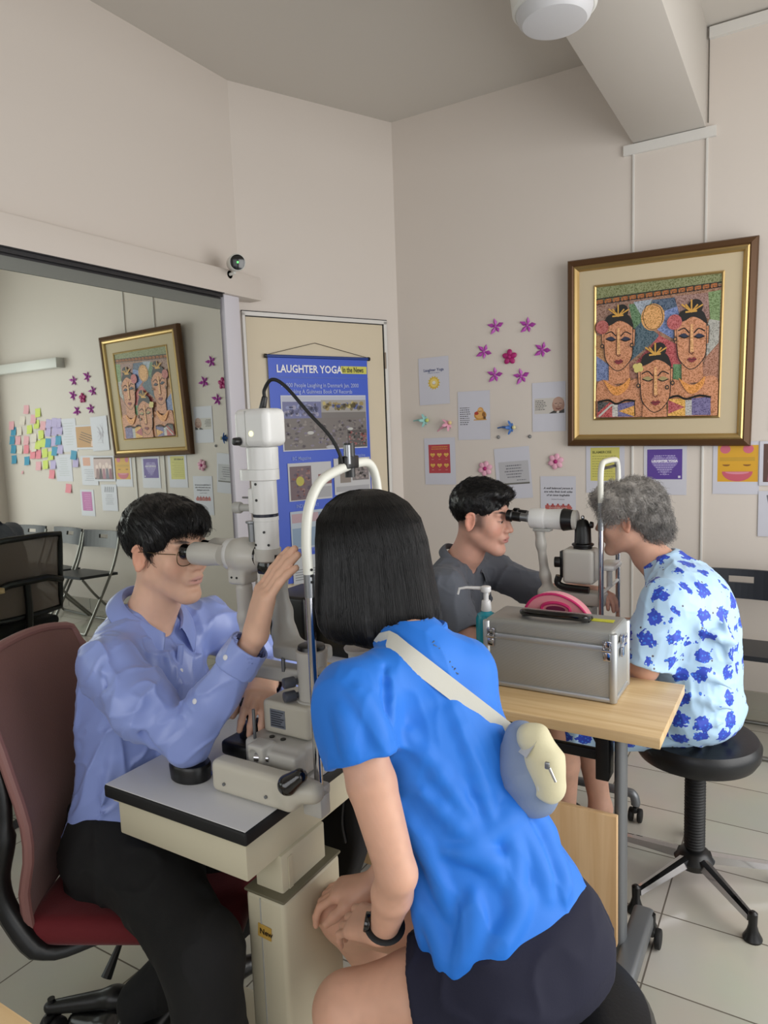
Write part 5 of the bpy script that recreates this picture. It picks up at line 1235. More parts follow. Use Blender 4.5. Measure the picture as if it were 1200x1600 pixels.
# wooden table corner in front at the bottom left
o = obj('wooden_table', rbox(MB(), -1.30, -.842, .12, .468, .72, .75, .003), M_OAKX); tag(o, 'corner of a wooden table at the bottom left edge', 'table')
for (xx, yy) in ((-1.26, .16), (-.91, .16), (-1.26, .42)): obj('leg', rbox(MB(), xx - .015, xx + .015, yy - .015, yy + .015, 0, .72, .003), M_GRY, o)
# ---------------------------------------------------------------- people
def skin_mat(name): return col_mat(name, .48, sub=.12, bump=(420, .06), spec=.4)
def tubes(C, R, m=3):
    """C (n,k,3) centre lines, R (k,) or (n,k) radii -> verts, quads"""
    n, k, _ = C.shape; T = np.gradient(C, axis=1); T /= np.linalg.norm(T, axis=2, keepdims=True) + 1e-9
    U = np.cross(T, np.array([.31, .22, .92])); U /= np.linalg.norm(U, axis=2, keepdims=True) + 1e-9; W = np.cross(T, U)
    R = np.broadcast_to(R, (n, k)); a = np.arange(m) * 2 * np.pi / m
    Vv = C[:, :, None, :] + R[:, :, None, None] * (np.cos(a)[None, None, :, None] * U[:, :, None, :] + np.sin(a)[None, None, :, None] * W[:, :, None, :])
    idx = np.arange(n * k * m).reshape(n, k, m); nx = np.roll(idx, -1, 2)
    Q = np.stack([idx[:, :-1], nx[:, :-1], nx[:, 1:], idx[:, 1:]], -1).reshape(-1, 4)
    return Vv.reshape(-1, 3), Q
def quads_of(me):
    q = np.empty(len(me.loops), np.int32); me.loops.foreach_get('vertex_index', q); return q.reshape(-1, 4)
def join_quads(name, parts, cols=None):
    co = np.concatenate([p[0] for p in parts]); off = 0; qs = []
    for v, q in parts: qs.append(q + off); off += len(v)
    q = np.concatenate(qs); me = bpy.data.meshes.new(name)
    me.vertices.add(len(co)); me.vertices.foreach_set('co', co.astype('f').ravel()); me.loops.add(len(q) * 4); me.loops.foreach_set('vertex_index', q.astype(np.int32).ravel())
    me.polygons.add(len(q)); me.polygons.foreach_set('loop_start', (np.arange(len(q)) * 4).astype(np.int32)); me.update(calc_edges=True); me.shade_smooth(); return me
def wrinkle(amp, s, d=None, k=.75, off=0.0):
    d_ = None if d is None else nz(d).astype('f')
    def fn(P, f):
        out = np.zeros_like(f); m = np.abs(f) < .03
        if not m.any(): return out
        Q = P[m] + off
        if d_ is not None: Q = Q - d_ * ((Q @ d_) * k)[:, None]
        w = noise3(Q, s * .5) ; n = noise3(Q + .025 * w[:, None], s)
        out[m] = -amp * (1.7 * np.clip(1 - 1.7 * np.abs(n), 0, 1) ** 2.2 - .5) + amp * .5 * w
        return out
    return fn
def hollow(b, pts, rs):
    i = Blob(); i.path(pts, rs, k=.004); return b.sub(i)

def head(B, M, s=1.0, jaw=1.0, nose=1.0, old=False, fem=False):
    S = lambda *a: tuple(x * s for x in a)
    B.ell(S(0, -.018, .038), S(.0745, .094, .080), M, k=.02)
    B.ell(S(0, .018, -.028), S(.062 * jaw, .066, .082), M, k=.035)
    for g in (-1, 1):
        B.cap(tf(M, S(g * .046 * jaw, -.002, -.054)), tf(M, S(g * .015, .060, -.101)), .015 * s, .015 * s, k=.035)
        B.ell(S(g * .038, .056, -.026), S(.024, .020, .024), M, k=.03)
        B.cap(tf(M, S(g * .008, .081, .020)), tf(M, S(g * .040, .070, .022)), .009 * s, .008 * s, k=.015)
    B.ell(S(0, .070, -.104), S(.020, .014, .013), M, k=.02)
    for g in (-1, 1): B.ell(S(g * .031, .092, .002), S(.016, .013, .011), M, k=.012, mode='s')
    for g in (-1, 1): B.ell(S(g * .031, .0745, .0), S(.0145, .0105, .0085), M, k=.004)
    B.cap(tf(M, S(0, .082, .014)), tf(M, S(0, .099 * nose, -.026)), .0065 * s, .0095 * s, k=.014)
    B.ell(S(0, .100 * nose, -.032), S(.0105, .0115, .0085), M, k=.006)
    for g in (-1, 1): B.ell(S(g * .0125, .090, -.034), S(.0080, .011, .0080), M, k=.006)
    for g in (-1, 1): B.ell(S(g * .0065, .097, -.0415), S(.0035, .005, .003), M, k=.002, mode='s')
    B.ell(S(0, .080, -.060), S(.026, .014, .020), M, k=.012)
    for g in (-1, 1): B.ell(S(g * .008, .0865, -.0590), S(.014, .0080, .0046), M, k=.005)
    B.ell(S(0, .0860, -.0705), S(.017, .0080, .0058), M, k=.005)
    B.cap(tf(M, S(-.021, .090, -.0643)), tf(M, S(.021, .090, -.0643)), .0016 * s, k=.004, mode='s')
    B.ell(S(0, .088, -.0835), S(.018, .008, .006), M, k=.008, mode='s')
    for g in (-1, 1):
        E = M.copy(); a = rotm((0, 0, 1), g * 30) @ rotm((1, 0, 0), -8); E[:3, :3] = M[:3, :3] @ a; E[:3, 3] = tf(M, S(g * .0765, -.010, -.008))
        c = [(.0, .004 + .0165 * math.sin(t) * 1.0, .028 * math.cos(t)) for t in np.linspace(-2.9, 1.1, 12)]
        B.ell(S(0, .0, 0), S(.0052, .0150, .0270), E, k=.006)
        B.path([tf(E, S(g * .004, -(y - .004) * .98, z)) for _, y, z in c], .0034 * s, k=.003)
        B.ell(S(g * .006, .002, -.001), S(.0048, .0085, .0150), E, k=.003, mode='s')
        B.ell(S(g * .002, .002, -.026), S(.0045, .0075, .0085), E, k=.004)
        B.ell(S(g * .002, .0125, -.003), S(.0042, .0040, .0060), E, k=.003)
def face_cols(co, M, skin, s=1.0, brow=(.03, .02, .02), lip=(.50, .16, .14), browamt=.85, fade=None):
    L = (co - M[:3, 3]) @ M[:3, :3] / s; x, y, z = np.abs(L[:, 0]), L[:, 1], L[:, 2]
    n1 = noise3(co.astype('f'), 22.); n2 = noise3(co.astype('f'), 90.)
    base = np.array(lin(skin)[:3]); C = base[None] * (1 + .07 * n1 + .04 * n2)[:, None]
    def mix(m, c): nonlocal C; m = np.clip(m, 0, 1)[:, None]; C = C * (1 - m) + np.array(c)[None] * m
    hd = (z > -.13) & (y > -.12) & (x < .1)
    ss = lambda v: np.clip(v, 0, 1)
    mix(.30 * ss(1 - np.sqrt(((x - .045) / .025) ** 2 + ((z + .03) / .03) ** 2)) * (y > .02), base * [1.0, .62, .55])
    mix(.4 * (x > .074) * (np.abs(z) < .05) * (y < .03), base * [1.05, .62, .52])
    mix(.35 * ss(1 - np.sqrt((x / .02) ** 2 + ((z + .034) / .016) ** 2)) * (y > .08), base * [1.0, .68, .60])
    mix(.85 * ss(3 * (1 - np.sqrt((x / .0245) ** 2 + ((z + .0645) / .0115) ** 2))) * (y > .07), np.array(lip))
    mix(.8 * ss(6 * (1 - np.sqrt((x / .021) ** 2 + ((z + .0643) / .0016) ** 2))) * (y > .07), np.array(lip) * .5)
    bz = .0235 + .004 * np.sin((x - .012) / .034 * 2.2); mix(browamt * ss(2.5 * (1 - np.sqrt(((x - .031) / .021) ** 2 + ((z - bz) / .0048) ** 2))) * (y > .05) * (1 + .3 * n2), np.array(brow))
    mix(.75 * ss(5 * (1 - np.sqrt(((x - .031) / .0155) ** 2 + ((z - .0005 + ((x - .031) * 8) ** 2 * .1) / .0018) ** 2))) * (y > .06), np.array(brow) * .8)
    if fade is not None: mix(fade[1] * ss((z - fade[0]) / .03) * ss((.045 - y) / .02) * hd * (x < .0735), np.array(fade[2]))
    return C
def neck(B, M, base, r=.056, s=1.0, r2=.062):
    B.path([tf(M, (0, -.030 * s, -.045 * s)), (tf(M, (0, -.018 * s, -.09 * s)) + np.asarray(base)) / 2, base], [r, r * .97, r2], k=.03)
def hand(B, w, d, n, s=1.0, curl=(10, 14, 12), thumb=(40, .6), side=1, spread=4, curls=None, k=.008, lean=0):
    """w wrist, d to the knuckles, n out of the back of the hand, side=+1 thumb on cross(d,n)"""
    d = nz(d); n = nz(np.asarray(n) - d * (np.asarray(n) @ d)); t = np.cross(d, n) * side
    K = np.asarray(w) + d * .088 * s
    for o, r in ((.026, .0135), (.009, .0140), (-.009, .0135), (-.025, .012)):
        B.cap(np.asarray(w) + t * o * .55 * s + d * .012 * s, K + t * o * s - d * .004, .0155 * s, r * s, k=.018)
    B.cap(np.asarray(w) + t * .012 * s + d * .02 * s - n * .006, np.asarray(w) + t * .024 * s + d * .050 * s - n * .008, .016 * s, .014 * s, k=.02)
    F = [(.0265, (.044, .026, .021), .0088), (.0090, (.048, .030, .022), .0090), (-.0090, (.045, .028, .022), .0086), (-.0255, (.035, .021, .019), .0076)]
    for i, (o, L, r) in enumerate(F):
        cu = curls[i] if curls else curl; p = K + t * o * s; a = 0; pts = [p - d * .012 * s, p]; sp = math.radians(spread * (1.5 - i) - lean)
        for l, c in zip(L, cu):
            a += math.radians(c); v = d * math.cos(a) - n * math.sin(a); v = v * math.cos(sp) + t * math.sin(sp); p = p + v * l * s; pts.append(p)
        B.path(pts, [r * 1.08 * s, r * 1.12 * s, r * 1.0 * s, r * .92 * s, r * .80 * s], k=.0045)
    ta, tc = thumb
    p0 = np.asarray(w) + t * .020 * s + d * .022 * s - n * .006; a = math.radians(ta)
    v1 = nz(d * math.cos(a) + t * math.sin(a) - n * .25 * tc); v2 = nz(v1 * .8 + d * .35 - n * .55 * tc); v3 = nz(v2 + d * .2 - n * .3 * tc)
    p1 = p0 + v1 * .042 * s; p2 = p1 + v2 * .034 * s; p3 = p2 + v3 * .025 * s
    B.path([p0, p1, p2, p3], [.0155 * s, .0125 * s, .0108 * s, .0088 * s], k=.010)
def limb(B, a, b, c, r, k=.02, belly=.12):
    """two-bone limb with a little muscle; r=(root, mid of upper, joint, mid of lower, end)"""
    a, b, c = (np.asarray(q, float) for q in (a, b, c))
    B.path([a, a * .5 + b * .5, b], [r[0], r[1], r[2]], k=k); B.path([b, b * .65 + c * .35, c], [r[2], r[3], r[4]], k=k)
def collar(name, M, m, parent, r=(.062, .064), pt=.075, h=.036, open_=28, drop=.055, flare=.030, tip=None):
    """turned-down collar about the neck; M has its origin at the neck base"""
    mb = MB(); N = 22; rows = []
    for i in range(N + 1):
        a = math.radians(open_ + (360 - 2 * open_) * i / N); q = abs(180 - math.degrees(a)) / (180 - open_)      # q = 0 behind, 1 at the points
        ex, ey = math.sin(a), math.cos(a)
        z0 = h * (1 - .9 * q ** 1.5) - drop * q ** 2
        top = V(ex * r[0], ey * r[1] * (1 + .10 * q) + .012 * q, z0)
        w = .034 + (pt - .034) * q ** 5
        fl = flare * (1 - .25 * q)
        bot = top + V(ex * fl - math.copysign(.018, ex) * -(q ** 5), ey * fl * .6 + .012 * q ** 4, -w)
        stand = V(ex * (r[0] - .001), ey * (r[1] - .001) * (1 + .10 * q) + .012 * q, z0 - .03)
        rows.append((stand, top, (top * .5 + bot * .5) + V(ex, ey, 0) * .005, bot))
    T = [[tf(M, p) for p in rw] for rw in rows]
    for i in range(N):
        for j in range(3): mb.poly([T[i][j], T[i + 1][j], T[i + 1][j + 1], T[i][j + 1]])
    bmesh.ops.remove_doubles(mb.bm, verts=list(mb.bm.verts), dist=.0004)
    o = obj(name, mb, m, parent, angle=60)
    md = o.modifiers.new('thickness', 'SOLIDIFY'); md.thickness = .0022; md.offset = 0
    sb = o.modifiers.new('soft', 'SUBSURF'); sb.levels = 1; sb.render_levels = 1
    return o
def strand_field(me, n, L, flow, seed, lift=(.0, .003), k=5, r=.00045, curl=0.0, sel=None, grav=0.0, jit=.15):
    """hairs lying along flow(p, normal) on a hair volume"""
    N = len(me.vertices); co = np.empty(N * 3, 'f'); me.vertices.foreach_get('co', co); co = co.reshape(-1, 3)
    no = np.empty(N * 3, 'f'); me.vertex_normals.foreach_get('vector', no); no = no.reshape(-1, 3)
    rs = np.random.RandomState(seed); ids = rs.choice(N, n * 2)
    if sel is not None: ids = ids[sel(co[ids], no[ids])]
    ids = ids[:n]; p = co[ids].astype(float); nn = no[ids].astype(float)
    step = L * rs.uniform(.5, 1.1, len(ids))[:, None] / (k - 1); lf = rs.uniform(lift[0], lift[1], len(ids))[:, None]
    J = rs.normal(0, jit, (len(ids), 3)); C = np.zeros((len(ids), k, 3)); q = p - nn * .002; ph = rs.uniform(0, 6.28, len(ids))[:, None]
    for i in range(k):
        C[:, i] = q + nn * (lf * math.sin(math.pi * min(1, (i + .6) / k)))
        f = flow(q, nn) + J
        if curl: f = f + curl * (np.cos(ph + i * 1.5) * np.cross(nn, f) + np.sin(ph + i * 1.5) * nn)
        f = f - nn * (np.sum(f * nn, 1, keepdims=True)) * (.85 if not curl else .2); f /= np.linalg.norm(f, axis=1, keepdims=True) + 1e-9
        q = q + f * step - nn * step * .10
    rr = r * np.linspace(1, .35, k) ** .7
    return tubes(C, rr[None, :] * rs.uniform(.6, 1.3, len(ids))[:, None])
M_HAIR = mat('black_hair', (.05, .045, .048), .38, spec=.4); M_HAIRG = mat('grey_hair', (.50, .48, .46), .5, vary=(30, .25)); M_HAIRD = mat('dark_grey_hair', (.30, .285, .275), .5, vary=(40, .3))
M_EYE = mat('eye_white', (.82, .80, .78), .15); M_IRIS = mat('iris_brown', (.06, .035, .025), .08)
def eyes(parent, M, s=1.0, look=(0, 1, -.1)):
    for g in (-1, 1):
        c = tf(M, (g * .031 * s, .0725 * s, -.001 * s)); e = obj('eye', MB().ell(c, (.0115 * s,) * 3, seg=20, rings=14), M_EYE, parent)
        d = M[:3, :3] @ nz(look); obj('iris', MB().ell(c + d * .0085 * s, (.0052 * s, .0052 * s, .0052 * s)), M_IRIS, e)

# ================= the man in the light blue shirt
def man_blue():
    c, f, s = CH1
    t = thing('person', (-1.40, 1.06, 0), 'man in a light blue shirt and glasses looking into the near slit lamp, hand raised', 'person')
    HM = frame((-1.300, 1.150, 1.243), (1, .0, -.03)); SK = (.87, .70, .60)
    B = Blob(); head(B, HM, 1.02, jaw=.94)
    NB = V(-1.365, 1.135, 1.075); neck(B, HM, NB, .052)
    SR, SL = V(-1.295, .960, 1.020), V(-1.345, 1.305, 1.015); ER, EL = V(-1.110, .995, .868), V(-1.20, 1.43, .87); WR, WL = V(-.966, 1.066, 1.088), V(-1.09, 1.225, .915)
    HIP = V(-1.395, 1.06, .55)
    TMn = frameu(HIP, NB - HIP, (1, .05, 0)); SEC = [(-.10, 0, 0, .150, .115), (0, 0, 0, .168, .128), (.12, 0, 0, .153, .116), (.25, 0, .004, .155, .112), (.36, 0, .012, .168, .116), (.43, 0, .012, .160, .100), (.49, 0, 0, .115, .070), (.535, 0, 0, .060, .050)]
    B.torso(TMn, SEC, g=.84)
    limb(B, SR, ER, WR, (.042, .040, .033, .034, .0235), k=.01); limb(B, SL, EL, WL, (.042, .040, .034, .035, .024), k=.01)
    K0 = at_d(424, 888, 1.425)
    hand(B, WR, K0 - WR, V(-.50, -.80, .3), 1.13, side=-1, spread=-.5, curls=[(13, 5, 5), (13, 6, 6), (14, 8, 7), (16, 11, 9)], thumb=(24, .8), lean=13)
    hand(B, WL, V(.55, -.75, .05), V(.1, .15, 1), .98, side=1, curls=[(30, 40, 25)] * 4, thumb=(30, .8))
    KR, KL = V(-.985, .885, .50), V(-1.06, 1.27, .50); AR, AL = V(-.940, .86, .10), V(-1.38, 1.02, .10)
    limb(B, HIP + V(.03, -.085, 0), KR, AR, (.06, .055, .045, .04, .033)); limb(B, HIP + V(.03, .085, 0), KL, AL, (.06, .055, .045, .04, .034))
    me, co = B.build('body', .0032); me.materials.append(skin_mat('skin_light')); paint(me, face_cols(co, HM, SK, 1.02, lip=(.60, .31, .27))); put('body', me, t)
    eyes(t, HM, 1.02)
    # hair
    Hh = Blob(); Hh.ell((0, -.022, .046), (.0865, .105, .087), HM, k=.02).ell((0, .050, .083), (.060, .050, .030), HM, k=.03).ell((.0, .075, .068), (.052, .022, .018), HM, k=.02)
    for g in (-1, 1): Hh.cap(tf(HM, (g * .074, .018, .03)), tf(HM, (g * .076, .012, -.020)), .010, .005, k=.012)
    Hh.ell((0, .118, -.012), (.078, .075, .066), HM, k=.008, mode='s').ell((0, .09, -.08), (.1, .09, .06), HM, k=.01, mode='s')
    for g in (-1, 1): Hh.ell((g * .085, -.008, -.020), (.018, .028, .038), HM, k=.006, mode='s')
    Hh.cut(tf(HM, (0, -.06, -.062)), HM[:3, :3] @ V(0, .35, -1), .01)
    Hh.ell((0, .04, -.09), (.066, .11, .07), HM, k=.008, mode='s')
    Hh.disp(lambda P, f: .0022 * noise3(P, 60.) + .003 * noise3(P, 24.))
    hm, _ = Hh.build('hair', .003)
    fw, up = HM[:3, 1], HM[:3, 2]
    def flow(q, n):
        l = (q - HM[:3, 3]) @ HM[:3, :3]; top = np.clip((l[:, 2] - .03) / .05, 0, 1)[:, None]
        return (fw[None] * (.9 * top + .2) - up[None] * (1.1 - .6 * top)) + .35 * np.sign(l[:, :1]) * HM[:3, 0][None] * top
    st = strand_field(hm, 5200, .034, flow, 3, lift=(.0005, .006), r=.0006, jit=.16)
    sel = lambda p, n: (((p - HM[:3, 3]) @ HM[:3, :3])[:, 1] > .045) & (((p - HM[:3, 3]) @ HM[:3, :3])[:, 2] > .03)
    st2 = strand_field(hm, 700, .036, lambda q, n: (-up * .85 + fw * .30)[None] + 0 * q, 4, lift=(.001, .006), r=.0008, sel=sel, jit=.22)
    hco = np.empty(len(hm.vertices) * 3, 'f'); hm.vertices.foreach_get('co', hco)
    me = join_quads('hair', [(hco.reshape(-1, 3), quads_of(hm)), st, st2]); me.materials.append(M_HAIR); put('hair', me, t, None)
    # shirt
    M_SH = mat('blue_satin_cotton', (.55, .62, .86), .36, spec=.6, sheen=.15, bump=(900, .04))
    Sb = Blob()
    Sb.torso(TMn, SEC)
    Sb.path([SR + V(-.01, .01, -.006), V(-1.375, 1.06, 1.030), NB + V(-.015, 0, -.025), V(-1.395, 1.22, 1.030), SL], [.058, .050, .048, .050, .056], k=.05)
    Sb.path([SR + V(-.01, .01, -.01), SR * .5 + ER * .5 + V(.0, -.012, -.004), ER + V(-.008, 0, -.004)], [.062, .064, .056], k=.03)
    A = ER * .58 + WR * .42; CU = ER * .13 + WR * .87
    Sb.path([ER + V(-.008, 0, -.004), A, CU], [.055, .050, .042], k=.02)
    Sb.path([SL, SL * .5 + EL * .5, EL, EL * .3 + WL * .7], [.066, .062, .056, .044], k=.03)
    dr = nz(WR - ER)
    # folds: drapes from the shoulder, bunching at the elbow and under the arm
    u_ = nz(ER - SR); side = nz(np.cross(u_, V(0, 0, 1)))
    for j, (t0, ph) in enumerate(((.15, .4), (.34, 1.0), (.52, 1.5), (.70, .8), (.86, 1.7))):
        p = SR + (ER - SR) * t0; q1 = V(0, -1, .25); w = np.cross(u_, q1)
        a = p + nz(q1 * math.cos(ph - .7) + w * math.sin(ph - .7)) * .062; b = p + u_ * .10 + nz(q1 * math.cos(ph + .5) + w * math.sin(ph + .5)) * .060; m = (a + b) / 2 + nz((a + b) / 2 - p) * .006
        Sb.path([a, m, b], [.003, .009, .003], k=.016)
        Sb.path([a + V(.008, 0, -.016), m + V(.008, 0, -.018), b + V(.008, 0, -.016)], [.002, .006, .002], k=.014, mode='s')
    for j in range(5):
        p = ER + dr * (.02 + .028 * j); e1 = nz(np.cross(dr, V(0, 1, 0))); e2 = np.cross(dr, e1); r_ = .053 - .002 * j
        arc = [p + (e1 * math.cos(a) + e2 * math.sin(a)) * r_ + dr * .02 * math.sin(a * 1.5 + j) for a in np.linspace(-2.2 + j * .3, .9 + j * .2, 6)]
        Sb.path(arc, [.002, .005, .007, .006, .004, .002], k=.012)
    for a, b in ((V(-1.27, 1.0, .98), V(-1.26, 1.06, .78)), (V(-1.26, 1.09, 1.0), V(-1.28, 1.09, .72)), (V(-1.30, .97, .90), V(-1.33, .93, .68)), (V(-1.42, .97, .95), V(-1.42, .93, .66)), (V(-1.27, 1.2, .97), V(-1.28, 1.16, .74))):
        Sb.path([a, (a + b) / 2 + V(0, .014, 0), b], [.003, .009, .004], k=.022)
    Sb.disp(wrinkle(.0058, 13., V(.3, .1, 1))).disp(wrinkle(.0026, 27., V(.8, .2, .6), .6, 3.))
    Sb.cutnear(HIP + V(0, 0, .055), (.1, 0, -1), .3, .004)
    i = Blob(); i.path([WR + dr * .03, CU - dr * .012], [.030, .0375], k=.004); Sb.sub(i)
    i = Blob(); i.path([NB + V(.0, 0, .12), NB + V(.01, 0, .03), NB + V(.095, 0, -.045)], [.053, .050, .012], k=.01); Sb.sub(i)
    i = Blob(); i.path([WL + V(0, 0, .0), EL * .32 + WL * .68], [.034, .036], k=.004); Sb.sub(i)
    me, _ = Sb.build('shirt', .0035); me.materials.append(M_SH); sh = put('shirt', me, t)
    Cb = Blob(); Cb.path([CU - dr * .040, CU + dr * .012], [.0455, .0440], k=.004); i = Blob(); i.path([CU - dr * .10, CU + dr * .08], [.0385, .0385], k=.004); Cb.sub(i).cut(CU + dr * .018, dr, .002).cut(CU - dr * .044, -dr, .002)
    Cb.disp(wrinkle(.0012, 26.))
    me, _ = Cb.build('cuff', .0028); me.materials.append(M_SH); cf = put('cuff', me, t)
    M_BTN = mat('button_pearl', (.88, .88, .90), .2)
    def button(p, n, par): obj('button', MB().cyl(p, p + nz(n) * .0022, .0058, seg=18, bev=.0006), M_BTN, par)
    tow = nz(EYE - CU); tow = nz(tow - dr * (tow @ dr)); sd = np.cross(dr, tow)
    button(CU - dr * .018 + nz(tow * .80 + sd * -.6) * .0445, nz(tow * .8 - sd * .6), cf)
    q = ER + dr * .105; button(q + nz(tow * .80 - sd * .6) * .0485, nz(tow * .8 - sd * .6), sh)
    NM = frame(NB + V(.006, 0, .022), (1, 0, -.30)); collar('collar', NM, M_SH, t, r=(.064, .070), pt=.090, h=.036, open_=20, drop=.016, flare=.050)
    # placket with dark inner edge
    pl = [NB + V(.100, .004, -.060)] + [V(-1.2665, 1.128, .955), V(-1.268, 1.122, .88), V(-1.285, 1.11, .80), V(-1.30, 1.10, .70)]
    obj('placket', MB().tube(bez(pl, 5), .010, 8, flat=.35, nrm=(1, 0, 0)), M_SH, t)
    for p in pl[1:4]: button(p + V(.006, 0, 0), (1, 0, .1), sh)
    # trousers, belt, shoes
    Tb = Blob(); M_TR = mat('black_trousers', (.05, .05, .055), .85, bump=(500, .15))
    Tb.torso(TMn, [(a - .02, b, c_, d_ * 1.03, e_ * 1.05) for a, b, c_, d_, e_ in SEC[:3]], k=.04)
    Tb.path([HIP + V(.03, -.085, -.0), HIP * .5 + KR * .5 + V(0, -.01, .01), KR], [.098, .090, .075], k=.03).path([KR, KR * .5 + AR * .5, AR + V(0, 0, .02)], [.074, .068, .060], k=.03)
    Tb.path([HIP + V(.03, .085, 0), HIP * .5 + KL * .5, KL], [.098, .090, .075], k=.03).path([KL, KL * .5 + AL * .5, AL + V(.02, 0, .035)], [.074, .066, .060], k=.03)
    Tb.disp(wrinkle(.004, 13.)); Tb.cutnear(HIP + V(0, 0, .105), (-.1, 0, 1), .25, .003)
    me, _ = Tb.build('trousers', .006); me.materials.append(M_TR); put('trousers', me, t)
    M_SHOE = mat('black_leather', (.02, .02, .022), .22, coat=.4)
    for A_, d_ in ((AR, V(1, 0, 0)), (AL, V(-.75, -.2, 0))):
        d_ = nz(d_); Sb2 = Blob(); b0_ = V(A_[0], A_[1], .045) - d_ * .03
        Sb2.path([b0_, b0_ + d_ * .10 + V(0, 0, -.002), b0_ + d_ * .20 + V(0, 0, -.008)], [.042, .040, .034], k=.03).cap(b0_ + V(0, 0, .02), b0_ + d_ * .03 + V(0, 0, .035), .036, .036, k=.02).cut((0, 0, .004), (0, 0, -1), .002)
        me, _ = Sb2.build('shoe', .005); me.materials.append(M_SHOE); put('shoe', me, t)
    # glasses
    g = thing('eyeglasses', tuple(tf(HM, (0, .09, -.02))), 'thin gold wire glasses worn by the man in the light blue shirt', 'glasses')
    M_GD = mat('wire_gold', (.45, .38, .28), .3, .9); M_LENS = mat('lens_glass', (.97, .97, .97), .02, trans=1.0, ior=1.02, spec=.3)
    for sg in (-1, 1):
        cc = V(sg * .033, .094, -.006); rr = [tf(HM, cc + V(.0235 * math.copysign(abs(math.cos(a)) ** .75, math.cos(a)), -.003 * abs(math.cos(a)), .0195 * math.copysign(abs(math.sin(a)) ** .8, math.sin(a)))) for a in np.linspace(0, 2 * math.pi, 33)[:-1]]
        obj('rim', MB().tube(rr, .0011, 8, closed=True), M_GD, g); obj('lens', MB().poly(rr), M_LENS, g, smooth=False)
        obj('temple', MB().tube(bez([tf(HM, (sg * .0575, .090, .004)), tf(HM, (sg * .076, .06, .006)), tf(HM, (sg * .080, .0, .006)), tf(HM, (sg * .078, -.018, -.002))], 5), .0011, 8), M_GD, g)
    obj('bridge', MB().tube(bez([tf(HM, (-.010, .096, .0)), tf(HM, (0, .102, .004)), tf(HM, (.010, .096, .0))], 5), .0011, 8), M_GD, g)
man_blue()

